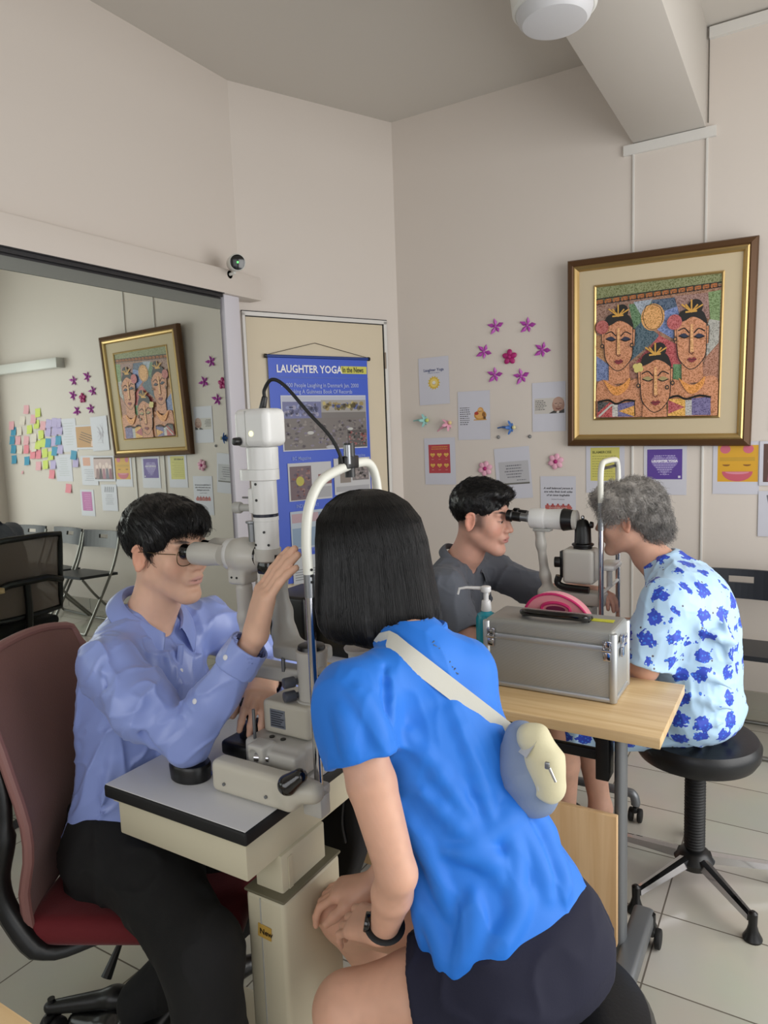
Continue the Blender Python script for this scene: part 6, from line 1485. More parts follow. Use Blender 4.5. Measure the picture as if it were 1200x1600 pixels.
# ================= the woman in the bright blue top
def woman_blue():
    t = thing('person', (-.41, 1.09, 0), 'woman with a black bob in a bright blue top leaning into the near slit lamp', 'person')
    HM = frame((-.745, 1.168, 1.246), (-1, .0, -.06)); SK = (.85, .66, .56)
    NB = V(-.600, 1.100, 1.095); SL, SR = V(-.655, .945, 1.055), V(-.545, 1.165, 1.052)
    EL, WL = at_d(620, 1365, 1.13), at_d(600, 1452, 1.215); HIP = V(-.425, 1.085, .585)
    B = Blob(); head(B, HM, .95, fem=True); neck(B, HM, NB, .046, .95, .05)
    sp = nz(NB - HIP); fwd = nz(V(-.86, .51, 0)); TM = frameu(HIP, sp, fwd); right = TM[:3, 0]
    SEC = [(-.16, 0, -.015, .168, .130), (-.08, 0, -.015, .170, .130), (0, 0, -.015, .166, .128), (.10, 0, -.012, .150, .112), (.19, -.012, -.006, .128, .092), (.27, -.012, 0, .128, .088), (.36, -.010, .0, .128, .090), (.43, -.010, .0, .122, .080), (.48, 0, 0, .100, .060), (.525, 0, 0, .050, .045)]
    B.torso(TM, SEC[1:], g=.84)
    limb(B, SL, EL, WL, (.037, .041, .033, .034, .0235), k=.008)
    ER, WR = V(-.62, 1.25, .80), V(-.72, 1.10, .60); limb(B, SR, ER, WR, (.042, .040, .032, .033, .023), k=.008)
    hand(B, WL, V(-.85, .25, -.28), V(-.25, -.35, .9), .92, side=1, curls=[(18, 30, 20)] * 4, thumb=(35, .5))
    hand(B, WR, V(-.8, -.2, -.25), V(-.1, -.1, 1), .9, side=-1, curls=[(20, 30, 20)] * 4, thumb=(35, .5))
    HL, HR = HIP + V(-.0, -.075, -.015), HIP + V(.03, .08, -.015); KL, KR = V(-.655, .905, .505), V(-.80, 1.12, .500); AL, AR = V(-.60, .86, .10), V(-.72, 1.32, .09)
    limb(B, HL, KL, AL, (.082, .074, .058, .054, .036), k=.02); limb(B, HR, KR, AR, (.080, .072, .058, .054, .036), k=.02)
    me, co = B.build('body', .0036); me.materials.append(skin_mat('skin_tan')); paint(me, face_cols(co, HM, SK, .95)); put('body', me, t)
    eyes(t, HM, .95)
    for A_, nm in ((AL, 0), (AR, 1)):
        s2 = Blob(); b0_ = V(A_[0] + .03, A_[1], .045); d_ = V(-1, 0, 0)
        s2.path([b0_, b0_ + d_ * .11, b0_ + d_ * .19 + V(0, 0, -.008)], [.040, .038, .032], k=.03).cap(b0_ + V(0, 0, .03), b0_ + V(-.02, 0, .03), .036, k=.02).cut((0, 0, .004), (0, 0, -1), .002)
        me, _ = s2.build('shoe', .006); me.materials.append(mat('shoe_white', (.75, .75, .75), .5)); put('shoe', me, t)
    # bob: a bell of hair, crown over the ears, cut level at the shoulders
    HC = V(-.752, 1.170, 1.290)                        # crown axis
    hx, hy = V(-1, 0, 0), V(0, -1, 0)                  # front, her left (towards the camera)
    prof = [(.098, .000), (.096, .028), (.088, .052), (.070, .076), (.040, .096), (.0, .104), (-.045, .107), (-.090, .112), (-.130, .116), (-.160, .114), (-.178, .106), (-.186, .092)]
    def bob(th, k, jr=0.0, sc=1.0):
        """th from the front (0) round; face side opens"""
        z = np.interp(k, np.arange(len(prof)), [p[0] for p in prof]); r = np.interp(k, np.arange(len(prof)), [p[1] for p in prof])
        fr = np.cos(th); back = np.clip(-fr, 0, 1)
        kk = np.clip((k - 4) / 7, 0, 1)
        rx = r * (1.06 + .12 * back * (1 - kk * .3)); ry = r * (.93 + .10 * kk)
        x = np.cos(th) * rx * np.where(fr > 0, 1.0 - .02 * kk, 1.0) - .004 - .012 * kk; y = np.sin(th) * ry
        z = z - .012 * kk * np.clip(fr, 0, 1) - .016 * kk * back
        p = HC[None] + hx[None] * (x * sc)[:, None] + hy[None] * (y * sc)[:, None] + V(0, 0, 1)[None] * (z + .002)[:, None]
        p = p + hx[None] * (-.020 * kk)[:, None] + hy[None] * (.012 * kk)[:, None]
        return p
    nT, nK = 220, 70
    open_t = lambda k: math.radians(10 + 24 * min(1, max(0, (k - 2.2) / 3)))
    ks = np.linspace(0, len(prof) - 1, nK); Vv = []; rs = np.random.RandomState(5); ph = rs.uniform(-1, 1, nT)
    lumps = np.array([math.sin(i * .55) * .4 + math.sin(i * .23 + 1) * .7 + ph[i] * .25 for i in range(nT)])
    for k in ks:
        o = open_t(k) if k > 2 else .02; th = np.linspace(o, 2 * np.pi - o, nT); kk = min(1, max(0, (k - 3) / 7)); Vv.append(bob(th, np.full(nT, k), sc=1 + 0 * th) + (lumps * .0022 * kk)[:, None] * (np.stack([-np.cos(th), -np.sin(th), 0 * th], 1)))
    Vv.append((Vv[-1] - HC) * [.82, .82, 1.0] + HC + V(0, 0, .020)); Vv = np.array(Vv); nR = len(Vv)
    idx = np.arange(nR * nT).reshape(nR, nT); Q = np.stack([idx[:-1, :-1], idx[:-1, 1:], idx[1:, 1:], idx[1:, :-1]], -1).reshape(-1, 4)
    n = 7500; th = rs.uniform(.25, 2 * np.pi - .25, n); kend = rs.uniform(10.2, 11.3, n) - .5 * (rs.rand(n) < .2) * rs.rand(n); k0 = rs.uniform(.1, 7.0, n) * (rs.rand(n) < .72); k0 = np.where(k0 < 1, rs.uniform(.3, 2, n), k0)
    th0 = th + rs.normal(0, .05, n); C = []
    for j in range(12):
        u = j / 11; k = k0 + (kend - k0) * u; thj = th + (th0 - th) * (1 - u) + .02 * np.sin(u * 5 + th * 7)
        ot = np.array([open_t(x) for x in k]); thj = ot + (thj / (2 * np.pi)) * (2 * np.pi - 2 * ot)
        C.append(bob(thj, k, sc=1 + (rs.uniform(-.012, .012, n) if j == 0 else off_) + .010 * (u > .95) * rs.normal(0, 1, n)))
        if j == 0: off_ = rs.uniform(-.006, .016, n)
    C = np.stack(C, 1)
    st = tubes(C, np.linspace(1, .5, 12)[None, :] * rs.uniform(.0004, .0009, n)[:, None])
    me = join_quads('hair', [(Vv.reshape(-1, 3), Q), st]); me.materials.append(M_HAIR); put('hair', me, t)
    cap_ = Blob(); cap_.ell((0, -.016, .038), (.0775, .098, .082), HM, k=.01).ell((0, .10, -.03), (.066, .06, .075), HM, k=.01, mode='s'); me, _ = cap_.build('hair_under', .004); me.materials.append(M_HAIR); put('inner_hair', me, t)
    # top
    M_T = mat('bright_blue_jersey', (.10, .46, .86), .62, bump=(700, .06), sheen=.12)
    S = Blob(); ax_ = nz(EL - SL); ar_ = nz(ER - SR)
    S.path([SL, SL + ax_ * .05, SL + ax_ * .110], [.056, .060, .066], k=.03).path([SR, SR + ar_ * .15], [.054, .062], k=.03)
    S.cutnear(SL + ax_ * .100, ax_, .12, .003).cutnear(SR + ar_ * .14, ar_, .12, .003)
    i = Blob(); i.path([SL + ax_ * .16, SL + ax_ * .075], [.060, .053], k=.004); S.sub(i)
    S.torso(TM, SEC, k=.035)
    S.path([SL + V(.012, .008, .0), NB + V(-.010, -.05, -.024), NB + V(.010, 0, -.012), SR + V(0, 0, -.002)], [.053, .046, .054, .046], k=.05).cap(NB + V(.004, 0, -.01), NB + V(-.012, .004, .022), .058, .056, k=.03)
    # hem hangs a little away from the hips, gathered folds at waist and right side
    HM2 = HIP + sp * -.01
    def F(px0, py0, px1, py1, r, mode='u', k=.024, bow=(0, 0), n=6, sm=2):
        """fold lying on the back surface between two seen points"""
        out = []
        for i in range(n + 1):
            u = i / n; X_ = px0 + (px1 - px0) * u + bow[0] * math.sin(math.pi * u); Y_ = py0 + (py1 - py0) * u + bow[1] * math.sin(math.pi * u)
            d = _ray(X_, Y_); lo_, hi_ = .85, 1.5; kk = None
            for q in np.arange(.92, 1.5, .006):
                if S.eval((EYE + d * q)[None].astype('f'), EYE + d * q - .002, EYE + d * q + .002)[0] < 0: kk = q; break
            out.append((d, kk))
        ok = [i_ for i_, o_ in enumerate(out) if o_[1] is not None]
        if len(ok) < 2: return []
        kk = np.interp(np.arange(len(out)), ok, [out[i_][1] for i_ in ok]); out = [out[i_][0] for i_ in range(ok[0], ok[-1] + 1)]; kk = kk[ok[0]:ok[-1] + 1]
        if sm > 10:
            xx = np.arange(len(kk)); ft = np.polyval(np.polyfit(xx, kk, 4), xx); kk = ft - max(0, (ft - kk).max()) * .8
        else:
            for _ in range(sm): kk[1:-1] = (kk[:-2] + kk[2:]) * .25 + kk[1:-1] * .5
        return [EYE + d * q for d, q in zip(out, kk)]
    folds = []
    for a in ((600, 1045, 600, 1180, .003, 's'), (705, 1110, 770, 1300, .006, 'u'), (640, 1150, 760, 1330, .008, 'u'), (660, 1240, 800, 1400, .009, 'u'), (625, 1260, 700, 1420, .008, 'u'), (800, 1250, 860, 1330, .012, 'u'), (790, 1270, 855, 1400, .010, 'u'),
              (790, 1290, 800, 1420, .009, 'u'), (805, 1265, 730, 1330, .008, 'u'), (700, 1330, 780, 1350, .008, 'u'), (655, 1400, 700, 1520, .008, 'u'), (640, 1350, 665, 1480, .007, 'u'), (820, 1400, 760, 1500, .009, 'u'), (740, 1400, 720, 1520, .008, 'u'),
              (560, 1080, 600, 1170, .006, 'u'), (530, 1110, 545, 1180, .006, 'u'), (850, 1320, 880, 1400, .008, 'u')):
        folds.append((F(*a[:4], a[4], bow=(a[4] * 1200 * .8, -a[4] * 300)), a[4], a[5]))
    for pts, r, md in folds:
        if len(pts) > 2:
            rs_ = [r * .75 * (.35 + .65 * math.sin(math.pi * i / (len(pts) - 1))) for i in range(len(pts))]
            S.path(pts, rs_, k=.026 if md == 'u' else .02, mode=md)
    S.disp(wrinkle(.0030, 10., sp, .7)).disp(wrinkle(.0010, 26., sp, .5, 5.))
    hemc = at_d(780, 1500, 1.12)
    S.cutnear(HIP + sp * -.066, nz(-sp + right * .24), .45, .006).cut((0, 0, .530), (0, 0, -1), .004)
    i = Blob(); i.path([NB + V(-.045, .02, .11), NB + V(-.024, .008, .050)], [.048, .048], k=.004); S.sub(i)
    me, _ = S.build('top', .0036); me.materials.append(M_T); tp = put('top', me, t)
    # collar band, seam, small grey print down the spine
    ring = [NB + V(-.018, .004, .030) + (right * math.cos(a) * .066 + fwd * math.sin(a) * .060) + V(0, 0, .010 * -math.sin(a)) for a in np.linspace(0, 2 * math.pi, 30)[:-1]]
    obj('neck_band', MB().tube(ring, .006, 8, closed=True, flat=1.6), M_T, t)
    sp_pts = F(672, 998, 722, 1062, .004, n=12)
    mb = MB()
    for j, p in enumerate(sp_pts[:11]): mb.box(p + nz(EYE - p) * .0015 + V(0, 0, 0), (.0075, .004, .0016), rot=rotm((0, 0, 1), 35) @ rotm((0, 1, 0), (35, -35)[j % 2]))
    obj('back_print', mb, mat('print_grey', (.36, .44, .52), .5), tp, 'small grey lettering down the spine', smooth=False)
    # shorts
    S2 = Blob(); M_SHR = mat('navy_shorts', (.075, .08, .17), .85, bump=(500, .1))
    S2.torso(TM, [(-.09, 0, -.02, .150, .120), (-.03, 0, -.02, .176, .138), (.03, 0, -.02, .170, .134), (.09, 0, -.012, .150, .114)], k=.05)
    S2.path([HL, HL * .55 + KL * .45], [.100, .092], k=.04).path([HR, HR * .55 + KR * .45], [.098, .090], k=.04)
    S2.disp(wrinkle(.003, 14.)); dl = nz(KL - HL); S2.cutnear(HL * .50 + KL * .50, dl, .16, .003); S2.cutnear(HR * .6 + KR * .4, nz(KR - HR), .13, .003)
    S2.cut((0, 0, .502), (0, 0, -1), .01)
    me, _ = S2.build('shorts', .005); me.materials.append(M_SHR); put('shorts', me, t)
    # watch
    dw = nz(WL - EL); wc = WL - dw * .012; w = thing('wrist_watch', tuple(wc - V(0, 0, .03)), 'black wrist watch on the left wrist of the woman in blue', 'watch')
    u = nz(np.cross(dw, V(0, 0, 1))); v = np.cross(dw, u)
    obj('strap', MB().tube([wc + (u * math.cos(a) * .0285 + v * math.sin(a) * .0265) for a in np.linspace(0, 2 * math.pi, 28)[:-1]], .0075, 8, closed=True, flat=.4), M_BLKR, w)
    fdir = nz(V(-.3, -.4, .6)); fdir = nz(fdir - dw * (fdir @ dw)); obj('watch_face', MB().cyl(wc + fdir * .026, wc + fdir * .036, .017, .016, 24, .002), M_GLK, w)
    # bag and strap
    bg = thing('sling_bag', tuple(at_d(850, 1270, 1.19)), 'cream and grey-blue sling bag on the back of the woman in blue', 'bag')
    n0 = nz(EYE - at_d(840, 1200, 1.2))
    def OB(px, py, k): return at_d(px, py, k)
    M_CB = mat('bag_cream', (.83, .80, .66), .7, bump=(200, .12)); M_GB = mat('bag_greyblue', (.50, .56, .66), .65, bump=(200, .12)); M_WB = mat('strap_white', (.82, .81, .76), .6, bump=(900, .15))
    b = Blob(); pts = [OB(826, 1150, 1.225), OB(848, 1200, 1.225), OB(848, 1240, 1.225)]
    b.path([OB(815, 1150, 1.225), OB(828, 1195, 1.222), OB(834, 1238, 1.222)], [.026, .048, .042], k=.03, sq=(_ray(800, 1200), .75)); b.disp(wrinkle(.0015, 22.))
    me, _ = b.build('bag_body', .0035); me.materials.append(M_GB); put('bag_body', me, bg)
    b = Blob(); b.path([OB(838, 1152, 1.195), OB(850, 1190, 1.19), OB(858, 1228, 1.19)], [.018, .026, .028], k=.03, sq=(_ray(850, 1200), .8)).path([OB(824, 1148, 1.20), OB(838, 1152, 1.195)], [.018, .018], k=.02); b.disp(wrinkle(.0012, 25.))
    me, _ = b.build('bag_panel', .0032); me.materials.append(M_CB); bp_ = put('bag_panel', me, bg)
    obj('piping', MB().tube(bez([OB(826, 1160, 1.19), OB(832, 1195, 1.178), OB(842, 1232, 1.176), OB(845, 1252, 1.19)], 6), .0025, 8), M_WB, bg)
    obj('zip_pull', MB().tube([OB(858, 1200, 1.150), OB(868, 1222, 1.150)], [.0028, .0022], 8, flat=.6), M_CHR, bp_)
    obj('zip_slider', MB().box(OB(855, 1196, 1.152), (.008, .006, .012), bevel=.002), M_STL, bp_)
    st_ = F(606, 1000, 838, 1178, .004, n=30, sm=60); st_ = [p for p in st_ if p is not None]
    path = [NB + V(-.050, -.048, .022)] + [p + nz(EYE - p) * .004 for p in st_[::3]] + [OB(832, 1172, 1.17)]
    path = bez(path, 3); mb = MB(); hw = .0165; L = []
    for i_, p in enumerate(path):
        tdir = nz(path[min(i_ + 1, len(path) - 1)] - path[max(i_ - 1, 0)]); n_ = nz(EYE - p); n_ = nz(n_ - tdir * (n_ @ tdir)); sd_ = np.cross(tdir, n_); L.append((p - sd_ * hw, p + sd_ * hw, n_))
    for a, c in zip(L, L[1:]): mb.poly([a[0], a[1], c[1], c[0]]); mb.poly([a[0] + a[2] * .002, c[0] + c[2] * .002, c[1] + c[2] * .002, a[1] + a[2] * .002]); mb.poly([a[0], c[0], c[0] + c[2] * .002, a[0] + a[2] * .002]); mb.poly([a[1], a[1] + a[2] * .002, c[1] + c[2] * .002, c[1]])
    bmesh.ops.remove_doubles(mb.bm, verts=list(mb.bm.verts), dist=.0002); obj('strap', mb, M_WB, bg, angle=50)
woman_blue()

# ================= the young man in grey
def man_grey():
    t = thing('person', (-1.2, 2.36, 0), 'young man in a dark grey shirt looking into the far slit lamp', 'person')
    s = 1.08; HM = frame((-.985, 2.320, 1.188), (1, -.06, -.10)); SK = (.87, .67, .59)
    NB = V(-1.085, 2.335, 1.015); SR, SL = V(-1.055, 2.145, .955), V(-1.035, 2.510, .955); ER, EL = V(-.955, 2.10, .79), V(-.83, 2.56, .86); WR, WL = V(-.775, 2.165, .865), V(-.66, 2.40, .93); HIP = V(-1.24, 2.36, .54)
    B = Blob(); head(B, HM, s); neck(B, HM, NB, .054, s, .062)
    TMn = frameu(HIP, NB - HIP, (1, .0, 0)); SEC = [(-.08, 0, 0, .150, .115), (0, 0, 0, .165, .125), (.12, 0, 0, .155, .118), (.24, 0, .0, .162, .114), (.33, 0, .008, .175, .116), (.40, 0, .008, .168, .100), (.455, 0, 0, .115, .070), (.50, 0, 0, .060, .050)]
    B.torso(TMn, SEC, g=.84)
    limb(B, SR, ER, WR, (.045, .043, .036, .037, .026)); limb(B, SL, EL, WL, (.045, .043, .036, .037, .026))
    hand(B, WR, V(.9, .25, .12), V(0, -.3, 1), .95, side=-1, curls=[(25, 35, 20)] * 4, thumb=(35, .7)); hand(B, WL, V(.8, -.3, .1), V(0, .2, 1), .95, side=1, curls=[(25, 35, 20)] * 4)
    KR, KL, AR, AL = V(-.86, 2.185, .50), V(-.86, 2.50, .50), V(-.88, 2.22, .09), V(-.88, 2.52, .09)
    limb(B, HIP + V(0, -.09, 0), KR, AR, (.07, .06, .05, .045, .036)); limb(B, HIP + V(0, .09, 0), KL, AL, (.07, .06, .05, .045, .036))
    me, co = B.build('body', .0036); me.materials.append(skin_mat('skin_warm')); paint(me, face_cols(co, HM, SK, s, lip=(.52, .20, .19), fade=(-.05, .80, (.09, .06, .05)))); put('body', me, t)
    eyes(t, HM, s)
    Hh = Blob(); Hh.ell((0, -.019 * s, .043 * s), (.0805 * s, .101 * s, .086 * s), HM, k=.02).ell((0, .044 * s, .086 * s), (.056 * s, .050 * s, .024 * s), HM, k=.03).ell((0, .078 * s, .078 * s), (.044 * s, .015 * s, .013 * s), HM, k=.015)
    Hh.ell((0, .128 * s, -.010), (.080 * s, .078 * s, .078 * s), HM, k=.006, mode='s').ell((0, .06, -.075 * s), (.085 * s, .125 * s, .070 * s), HM, k=.012, mode='s')
    for g in (-1, 1): Hh.ell((g * .092 * s, -.006, -.014), (.018, .021, .032), HM, k=.008, mode='s')
    Hh.disp(lambda P, f: .0026 * noise3(P, 70.) + .002 * noise3(P, 30.))
    hm, _ = Hh.build('hair', .0035); fw, up = HM[:3, 1], HM[:3, 2]
    def flow(q, n):
        l = (q - HM[:3, 3]) @ HM[:3, :3]; top = np.clip((l[:, 2] - .05) / .05, 0, 1)[:, None]; return fw[None] * (1.0 * top) + up[None] * (.9 * top - .8 * (1 - top)) + n * .9 * top
    st = strand_field(hm, 4200, .020, flow, 8, lift=(.001, .005), r=.0007, jit=.22)
    hco = np.empty(len(hm.vertices) * 3, 'f'); hm.vertices.foreach_get('co', hco)
    me = join_quads('hair', [(hco.reshape(-1, 3), quads_of(hm)), st]); me.materials.append(M_HAIR); put('hair', me, t)
    M_G = mat('dark_grey_cotton', (.37, .39, .43), .75, bump=(600, .1), sheen=.1)
    Sb = Blob(); dR, dL = nz(ER - SR), nz(EL - SL); Sb.path([SR, SR + dR * .17], [.066, .070], k=.03); Sb.path([SL, SL + dL * .22], [.066, .068], k=.03)
    Sb.cutnear(SR + dR * .165, dR, .12, .003).cutnear(SL + dL * .215, dL, .12, .003)
    i = Blob(); i.path([SR + dR * .25, SR + dR * .13], [.055, .055], k=.004).path([SL + dL * .3, SL + dL * .18], [.055, .055], k=.004); Sb.sub(i)
    Sb.torso(TMn, SEC)
    Sb.path([SR, V(-1.09, 2.25, .975), NB + V(-.014, 0, -.028), V(-1.08, 2.42, .975), SL], [.060, .052, .048, .052, .060], k=.05)
    for a, b in ((V(-1.0, 2.22, .96), V(-1.02, 2.26, .80)), (V(-1.05, 2.12, .92), V(-1.12, 2.14, .74)), (V(-1.0, 2.18, .92), V(-1.06, 2.15, .84)), (V(-.97, 2.36, .95), V(-1.0, 2.36, .80))): Sb.path([a, (a + b) / 2 + V(0, .01, 0), b], [.003, .009, .003], k=.02)
    Sb.disp(wrinkle(.004, 14., V(.4, .1, 1))).disp(wrinkle(.0015, 32., None, 0, 2.))
    Sb.cutnear(HIP + V(0, 0, .0), (0, 0, -1), .3, .005)
    i = Blob(); i.path([NB + V(0, 0, .12), NB + V(.01, 0, .015), NB + V(.07, 0, -.035)], [.053, .050, .012], k=.01); Sb.sub(i)
    me, _ = Sb.build('shirt', .0045); me.materials.append(M_G); put('shirt', me, t)
    collar('collar', frame(NB + V(.006, 0, .018), (1, 0, -.3)), M_G, t, r=(.064, .068), pt=.070, h=.036, open_=28, drop=.030, flare=.034)
    Tb = Blob(); Tb.ell((0, 0, 0), (.165, .125, .09), frame(HIP, (1, 0, 0)), k=.04).path([HIP + V(.03, -.085, 0), KR, AR + V(0, 0, .03)], [.095, .074, .058], k=.03).path([HIP + V(.03, .085, 0), KL, AL + V(0, 0, .03)], [.095, .074, .058], k=.03)
    me, _ = Tb.build('trousers', .008); me.materials.append(MATS['black_trousers']); put('trousers', me, t)
    for A_ in (AR, AL):
        s2 = Blob(); b0_ = V(A_[0] - .03, A_[1], .045); s2.path([b0_, b0_ + V(.11, 0, 0), b0_ + V(.19, 0, -.008)], [.042, .04, .034], k=.03).cut((0, 0, .004), (0, 0, -1), .002)
        me, _ = s2.build('shoe', .007); me.materials.append(MATS['black_leather']); put('shoe', me, t)
man_grey()

# ================= the grey-haired woman
def woman_grey():
    t = thing('person', (-.26, 2.34, 0), 'grey-haired woman in a blue flower-print blouse seated at the far slit lamp', 'person')
    HM = frame((-.490, 2.362, 1.196), (-1, -.0, -.10)); SK = (.82, .64, .55)
    NB = V(-.385, 2.355, 1.040); SL, SR = V(-.345, 2.165, .965), V(-.330, 2.490, .965); EL, WL = V(-.395, 2.135, .770), V(-.58, 2.17, .80); ER, WR = V(-.37, 2.54, .78), V(-.56, 2.47, .80); HIP = V(-.255, 2.34, .575)
    B = Blob(); head(B, HM, 1.0, jaw=1.05, old=True); neck(B, HM, NB, .050, 1.0, .058)
    B.path([NB, V(-.31, 2.345, .92), V(-.27, 2.34, .72), HIP], [.05, .085, .09, .09], k=.03)
    limb(B, SL, EL, WL, (.046, .045, .038, .036, .026)); limb(B, SR, ER, WR, (.046, .045, .038, .036, .026))
    hand(B, WL, V(-1, .05, -.05), V(0, -.1, 1), .9, side=-1, curls=[(25, 35, 20)] * 4); hand(B, WR, V(-1, 0, -.05), V(0, .1, 1), .9, side=1, curls=[(25, 35, 20)] * 4)
    KL, KR, AL, AR = V(-.665, 2.20, .50), V(-.67, 2.46, .50), V(-.700, 2.33, .11), V(-.60, 2.44, .12)
    limb(B, HIP + V(-.06, -.085, .0), KL, AL, (.060, .060, .054, .052, .036)); limb(B, HIP + V(-.06, .085, 0), KR, AR, (.060, .060, .054, .052, .036))
    for A_, d_ in ((AL, V(-1, -.1, 0)), (AR, V(-.8, -.4, 0))): B.path([A_, V(A_[0], A_[1], .05) + d_ * .04, V(A_[0], A_[1], .032) + d_ * .16], [.036, .032, .022], k=.03)
    me, co = B.build('body', .0038); me.materials.append(skin_mat('skin_old')); paint(me, face_cols(co, HM, SK, 1.0, brow=(.2, .18, .17), lip=(.45, .18, .15), browamt=.4)); put('body', me, t)
    eyes(t, HM, 1.0)
    for A_, d_ in ((AL, V(-1, -.1, 0)), (AR, V(-.8, -.4, 0))):
        d_ = nz(d_); R_ = np.stack([d_, np.cross((0, 0, 1), d_), V(0, 0, 1)], 1); p = V(A_[0], A_[1], .010) + d_ * .065
        sd = obj('sandal', MB().box(p, (.25, .085, .018), rot=R_, bevel=.008, seg=3), mat('sandal_sole', (.70, .70, .68), .6), t)
        for q_ in (.03, .075): obj('sandal_strap', MB().tube([p + d_ * q_ + R_[:, 1] * .042 * math.cos(a) + V(0, 0, .008 + .040 * math.sin(a)) for a in np.linspace(0, math.pi, 10)], .006, 8, flat=1.8), mat('strap_dark', (.12, .12, .13), .5), sd)
    # curly hair
    Hh = Blob(); Hh.ell((0, -.018, .040), (.092, .100, .088), HM, k=.02).ell((0, .055, .070), (.070, .050, .038), HM, k=.03).ell((0, -.075, -.015), (.072, .055, .065), HM, k=.03)
    for g in (-1, 1): Hh.ell((g * .068, .02, .035), (.030, .040, .040), HM, k=.02).ell((g * .092, -.004, -.022), (.024, .026, .034), HM, k=.008, mode='s')
    Hh.ell((0, .118, -.020), (.080, .072, .072), HM, k=.01, mode='s').ell((0, .045, -.085), (.085, .085, .055), HM, k=.01, mode='s')
    Hh.disp(lambda P, f: .006 * noise3(P, 38.) + .004 * noise3(P, 75.) + .005 * noise3(P, 18.))
    hm, _ = Hh.build('hair', .0038); fw, up = HM[:3, 1], HM[:3, 2]
    def flow(q, n):
        l = (q - HM[:3, 3]) @ HM[:3, :3]; return -up[None] * .7 - fw[None] * .35 * np.sign(-l[:, 1:2] + .02) + .5 * np.stack([noise3(q.astype('f'), 14.), noise3(q.astype('f') + 3, 14.), noise3(q.astype('f') + 7, 14.)], 1)
    st = strand_field(hm, 9000, .042, flow, 11, lift=(.001, .012), k=7, r=.00055, curl=.9, jit=.3)
    hco = np.empty(len(hm.vertices) * 3, 'f'); hm.vertices.foreach_get('co', hco)
    me = join_quads('hair', [(hco.reshape(-1, 3), quads_of(hm)), st])
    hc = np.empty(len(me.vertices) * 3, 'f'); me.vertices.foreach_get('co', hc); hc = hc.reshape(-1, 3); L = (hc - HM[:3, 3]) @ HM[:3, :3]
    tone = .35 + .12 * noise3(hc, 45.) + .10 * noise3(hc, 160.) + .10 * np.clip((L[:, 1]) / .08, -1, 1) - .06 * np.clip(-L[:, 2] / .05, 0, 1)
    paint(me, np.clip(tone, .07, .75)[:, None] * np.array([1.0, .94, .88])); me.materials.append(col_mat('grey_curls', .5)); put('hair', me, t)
    # blouse
    M_F = mat('flower_blouse', (.70, .83, .95), .5, spec=.4, sheen=.1); n, l, b = nodes_of(M_F); tc = n.new('ShaderNodeTexCoord')
    def vor(scale, rnd_=.75, loc=(0, 0, 0)):
        mp_ = n.new('ShaderNodeMapping'); mp_.inputs['Location'].default_value = loc; l.new(tc.outputs['Object'], mp_.inputs[0])
        v = n.new('ShaderNodeTexVoronoi'); v.inputs['Scale'].default_value = scale; v.inputs['Randomness'].default_value = rnd_; l.new(mp_.outputs[0], v.inputs['Vector']); return v, mp_
    def math_(op, a, b_=None, c_=None):
        m = n.new('ShaderNodeMath'); m.operation = op
        for i, x in enumerate((a, b_, c_)):
            if x is None: continue
            if isinstance(x, (int, float)): m.inputs[i].default_value = x
            else: l.new(x, m.inputs[i])
        return m.outputs[0]
    v, mp_ = vor(15.5, .45)
    nz_ = n.new('ShaderNodeTexNoise'); nz_.inputs['Scale'].default_value = 48; nz_.inputs['Detail'].default_value = 2; l.new(tc.outputs['Object'], nz_.inputs['Vector'])
    v2, _m = vor(95., 1.0); l.new(tc.outputs['Object'], _m.inputs[0])
    d = math_('ADD', v.outputs['Distance'], math_('MULTIPLY', math_('SUBTRACT', nz_.outputs['Fac'], .5), .75)); d = math_('ADD', d, math_('MULTIPLY', v2.outputs['Distance'], .14))
    fm = math_('LESS_THAN', d, .45); petal = math_('LESS_THAN', v2.outputs['Distance'], .30)
    cr = n.new('ShaderNodeMix'); cr.data_type = 'RGBA'; cr.inputs[6].default_value = lin((.20, .30, .76)); cr.inputs[7].default_value = lin((.26, .50, .90)); l.new(petal, cr.inputs[0])
    v3, _m3 = vor(27., .5, (.31, .12, .2)); dot = math_('LESS_THAN', v3.outputs['Distance'], .085)
    bg_ = n.new('ShaderNodeMix'); bg_.data_type = 'RGBA'; bg_.inputs[6].default_value = lin((.72, .85, .96)); bg_.inputs[7].default_value = lin((.36, .34, .38)); l.new(dot, bg_.inputs[0])
    mx = n.new('ShaderNodeMix'); mx.data_type = 'RGBA'; l.new(fm, mx.inputs[0]); l.new(bg_.outputs[2], mx.inputs[6]); l.new(cr.outputs[2], mx.inputs[7]); l.new(mx.outputs[2], b.inputs['Base Color'])
    Sb = Blob(); dL, dR = nz(EL - SL), nz(ER - SR); Sb.path([SL, SL + dL * .10, SL + dL * .195], [.068, .074, .077], k=.03).path([SR, SR + dR * .19], [.068, .074], k=.03)
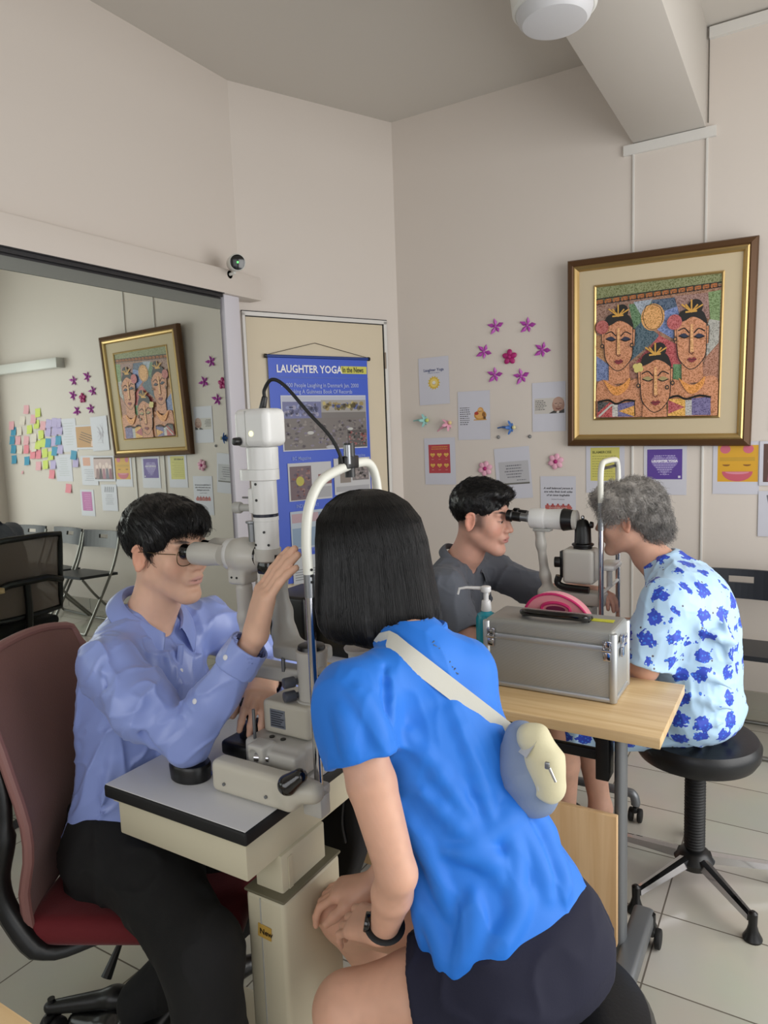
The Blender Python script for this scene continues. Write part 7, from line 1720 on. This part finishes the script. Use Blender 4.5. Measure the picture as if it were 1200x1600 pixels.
    Sb.cutnear(SL + dL * .185, dL, .12, .003).cutnear(SR + dR * .185, dR, .12, .003)
    i = Blob(); i.path([SL + dL * .25, SL + dL * .15], [.066, .064], k=.004); Sb.sub(i)
    for c_, r_ in (((-.315, 2.33, .985), (.085, .165, .075)), ((-.285, 2.335, .90), (.122, .178, .14)), ((-.278, 2.34, .78), (.125, .175, .15)), ((-.280, 2.34, .66), (.130, .180, .14)), ((-.285, 2.34, .59), (.145, .184, .088))): Sb.ell(c_, r_, k=.06)
    Sb.path([SL, V(-.335, 2.25, .995), NB + V(.012, 0, -.006), V(-.335, 2.41, .995), SR], [.062, .056, .060, .056, .062], k=.04)
    Sb.ell((-.40, 2.34, .60), (.10, .17, .07), k=.06)
    for a, b_ in ((V(-.19, 2.19, .95), V(-.17, 2.22, .80)), (V(-.25, 2.16, .90), V(-.16, 2.2, .86)), (V(-.30, 2.17, .80), V(-.16, 2.2, .72)), (V(-.28, 2.16, .70), V(-.16, 2.2, .66)), (V(-.32, 2.16, .60), V(-.18, 2.18, .62))): Sb.path([a, (a + b_) / 2 + V(.0, -.006, 0), b_], [.003, .008, .003], k=.02)
    Sb.disp(wrinkle(.0035, 14., V(0, .2, 1), .4)).disp(wrinkle(.0012, 30., None, 0, 4.))
    Sb.cut((0, 0, .508), (0, 0, -1), .01)
    i = Blob(); i.path([NB + V(-.03, 0, .10), NB + V(-.01, 0, .02)], [.052, .054], k=.004); Sb.sub(i)
    me, _ = Sb.build('blouse', .0042); me.materials.append(M_F); put('blouse', me, t)
    Tb = Blob(); KL2 = HIP * .12 + KL * .88; KR2 = HIP * .12 + KR * .88
    Tb.path([HIP + V(-.06, -.085, -.0), KL2], [.085, .076], k=.04).path([HIP + V(-.06, .085, 0), KR2], [.085, .076], k=.04).cut((0, 0, .45), (0, 0, -1), .01); Tb.disp(wrinkle(.003, 14.))
    me, _ = Tb.build('shorts', .007); me.materials.append(M_F); put('shorts', me, t)
woman_grey()
for _o in bpy.data.objects:
    if '_w' in _o: del _o['_w']
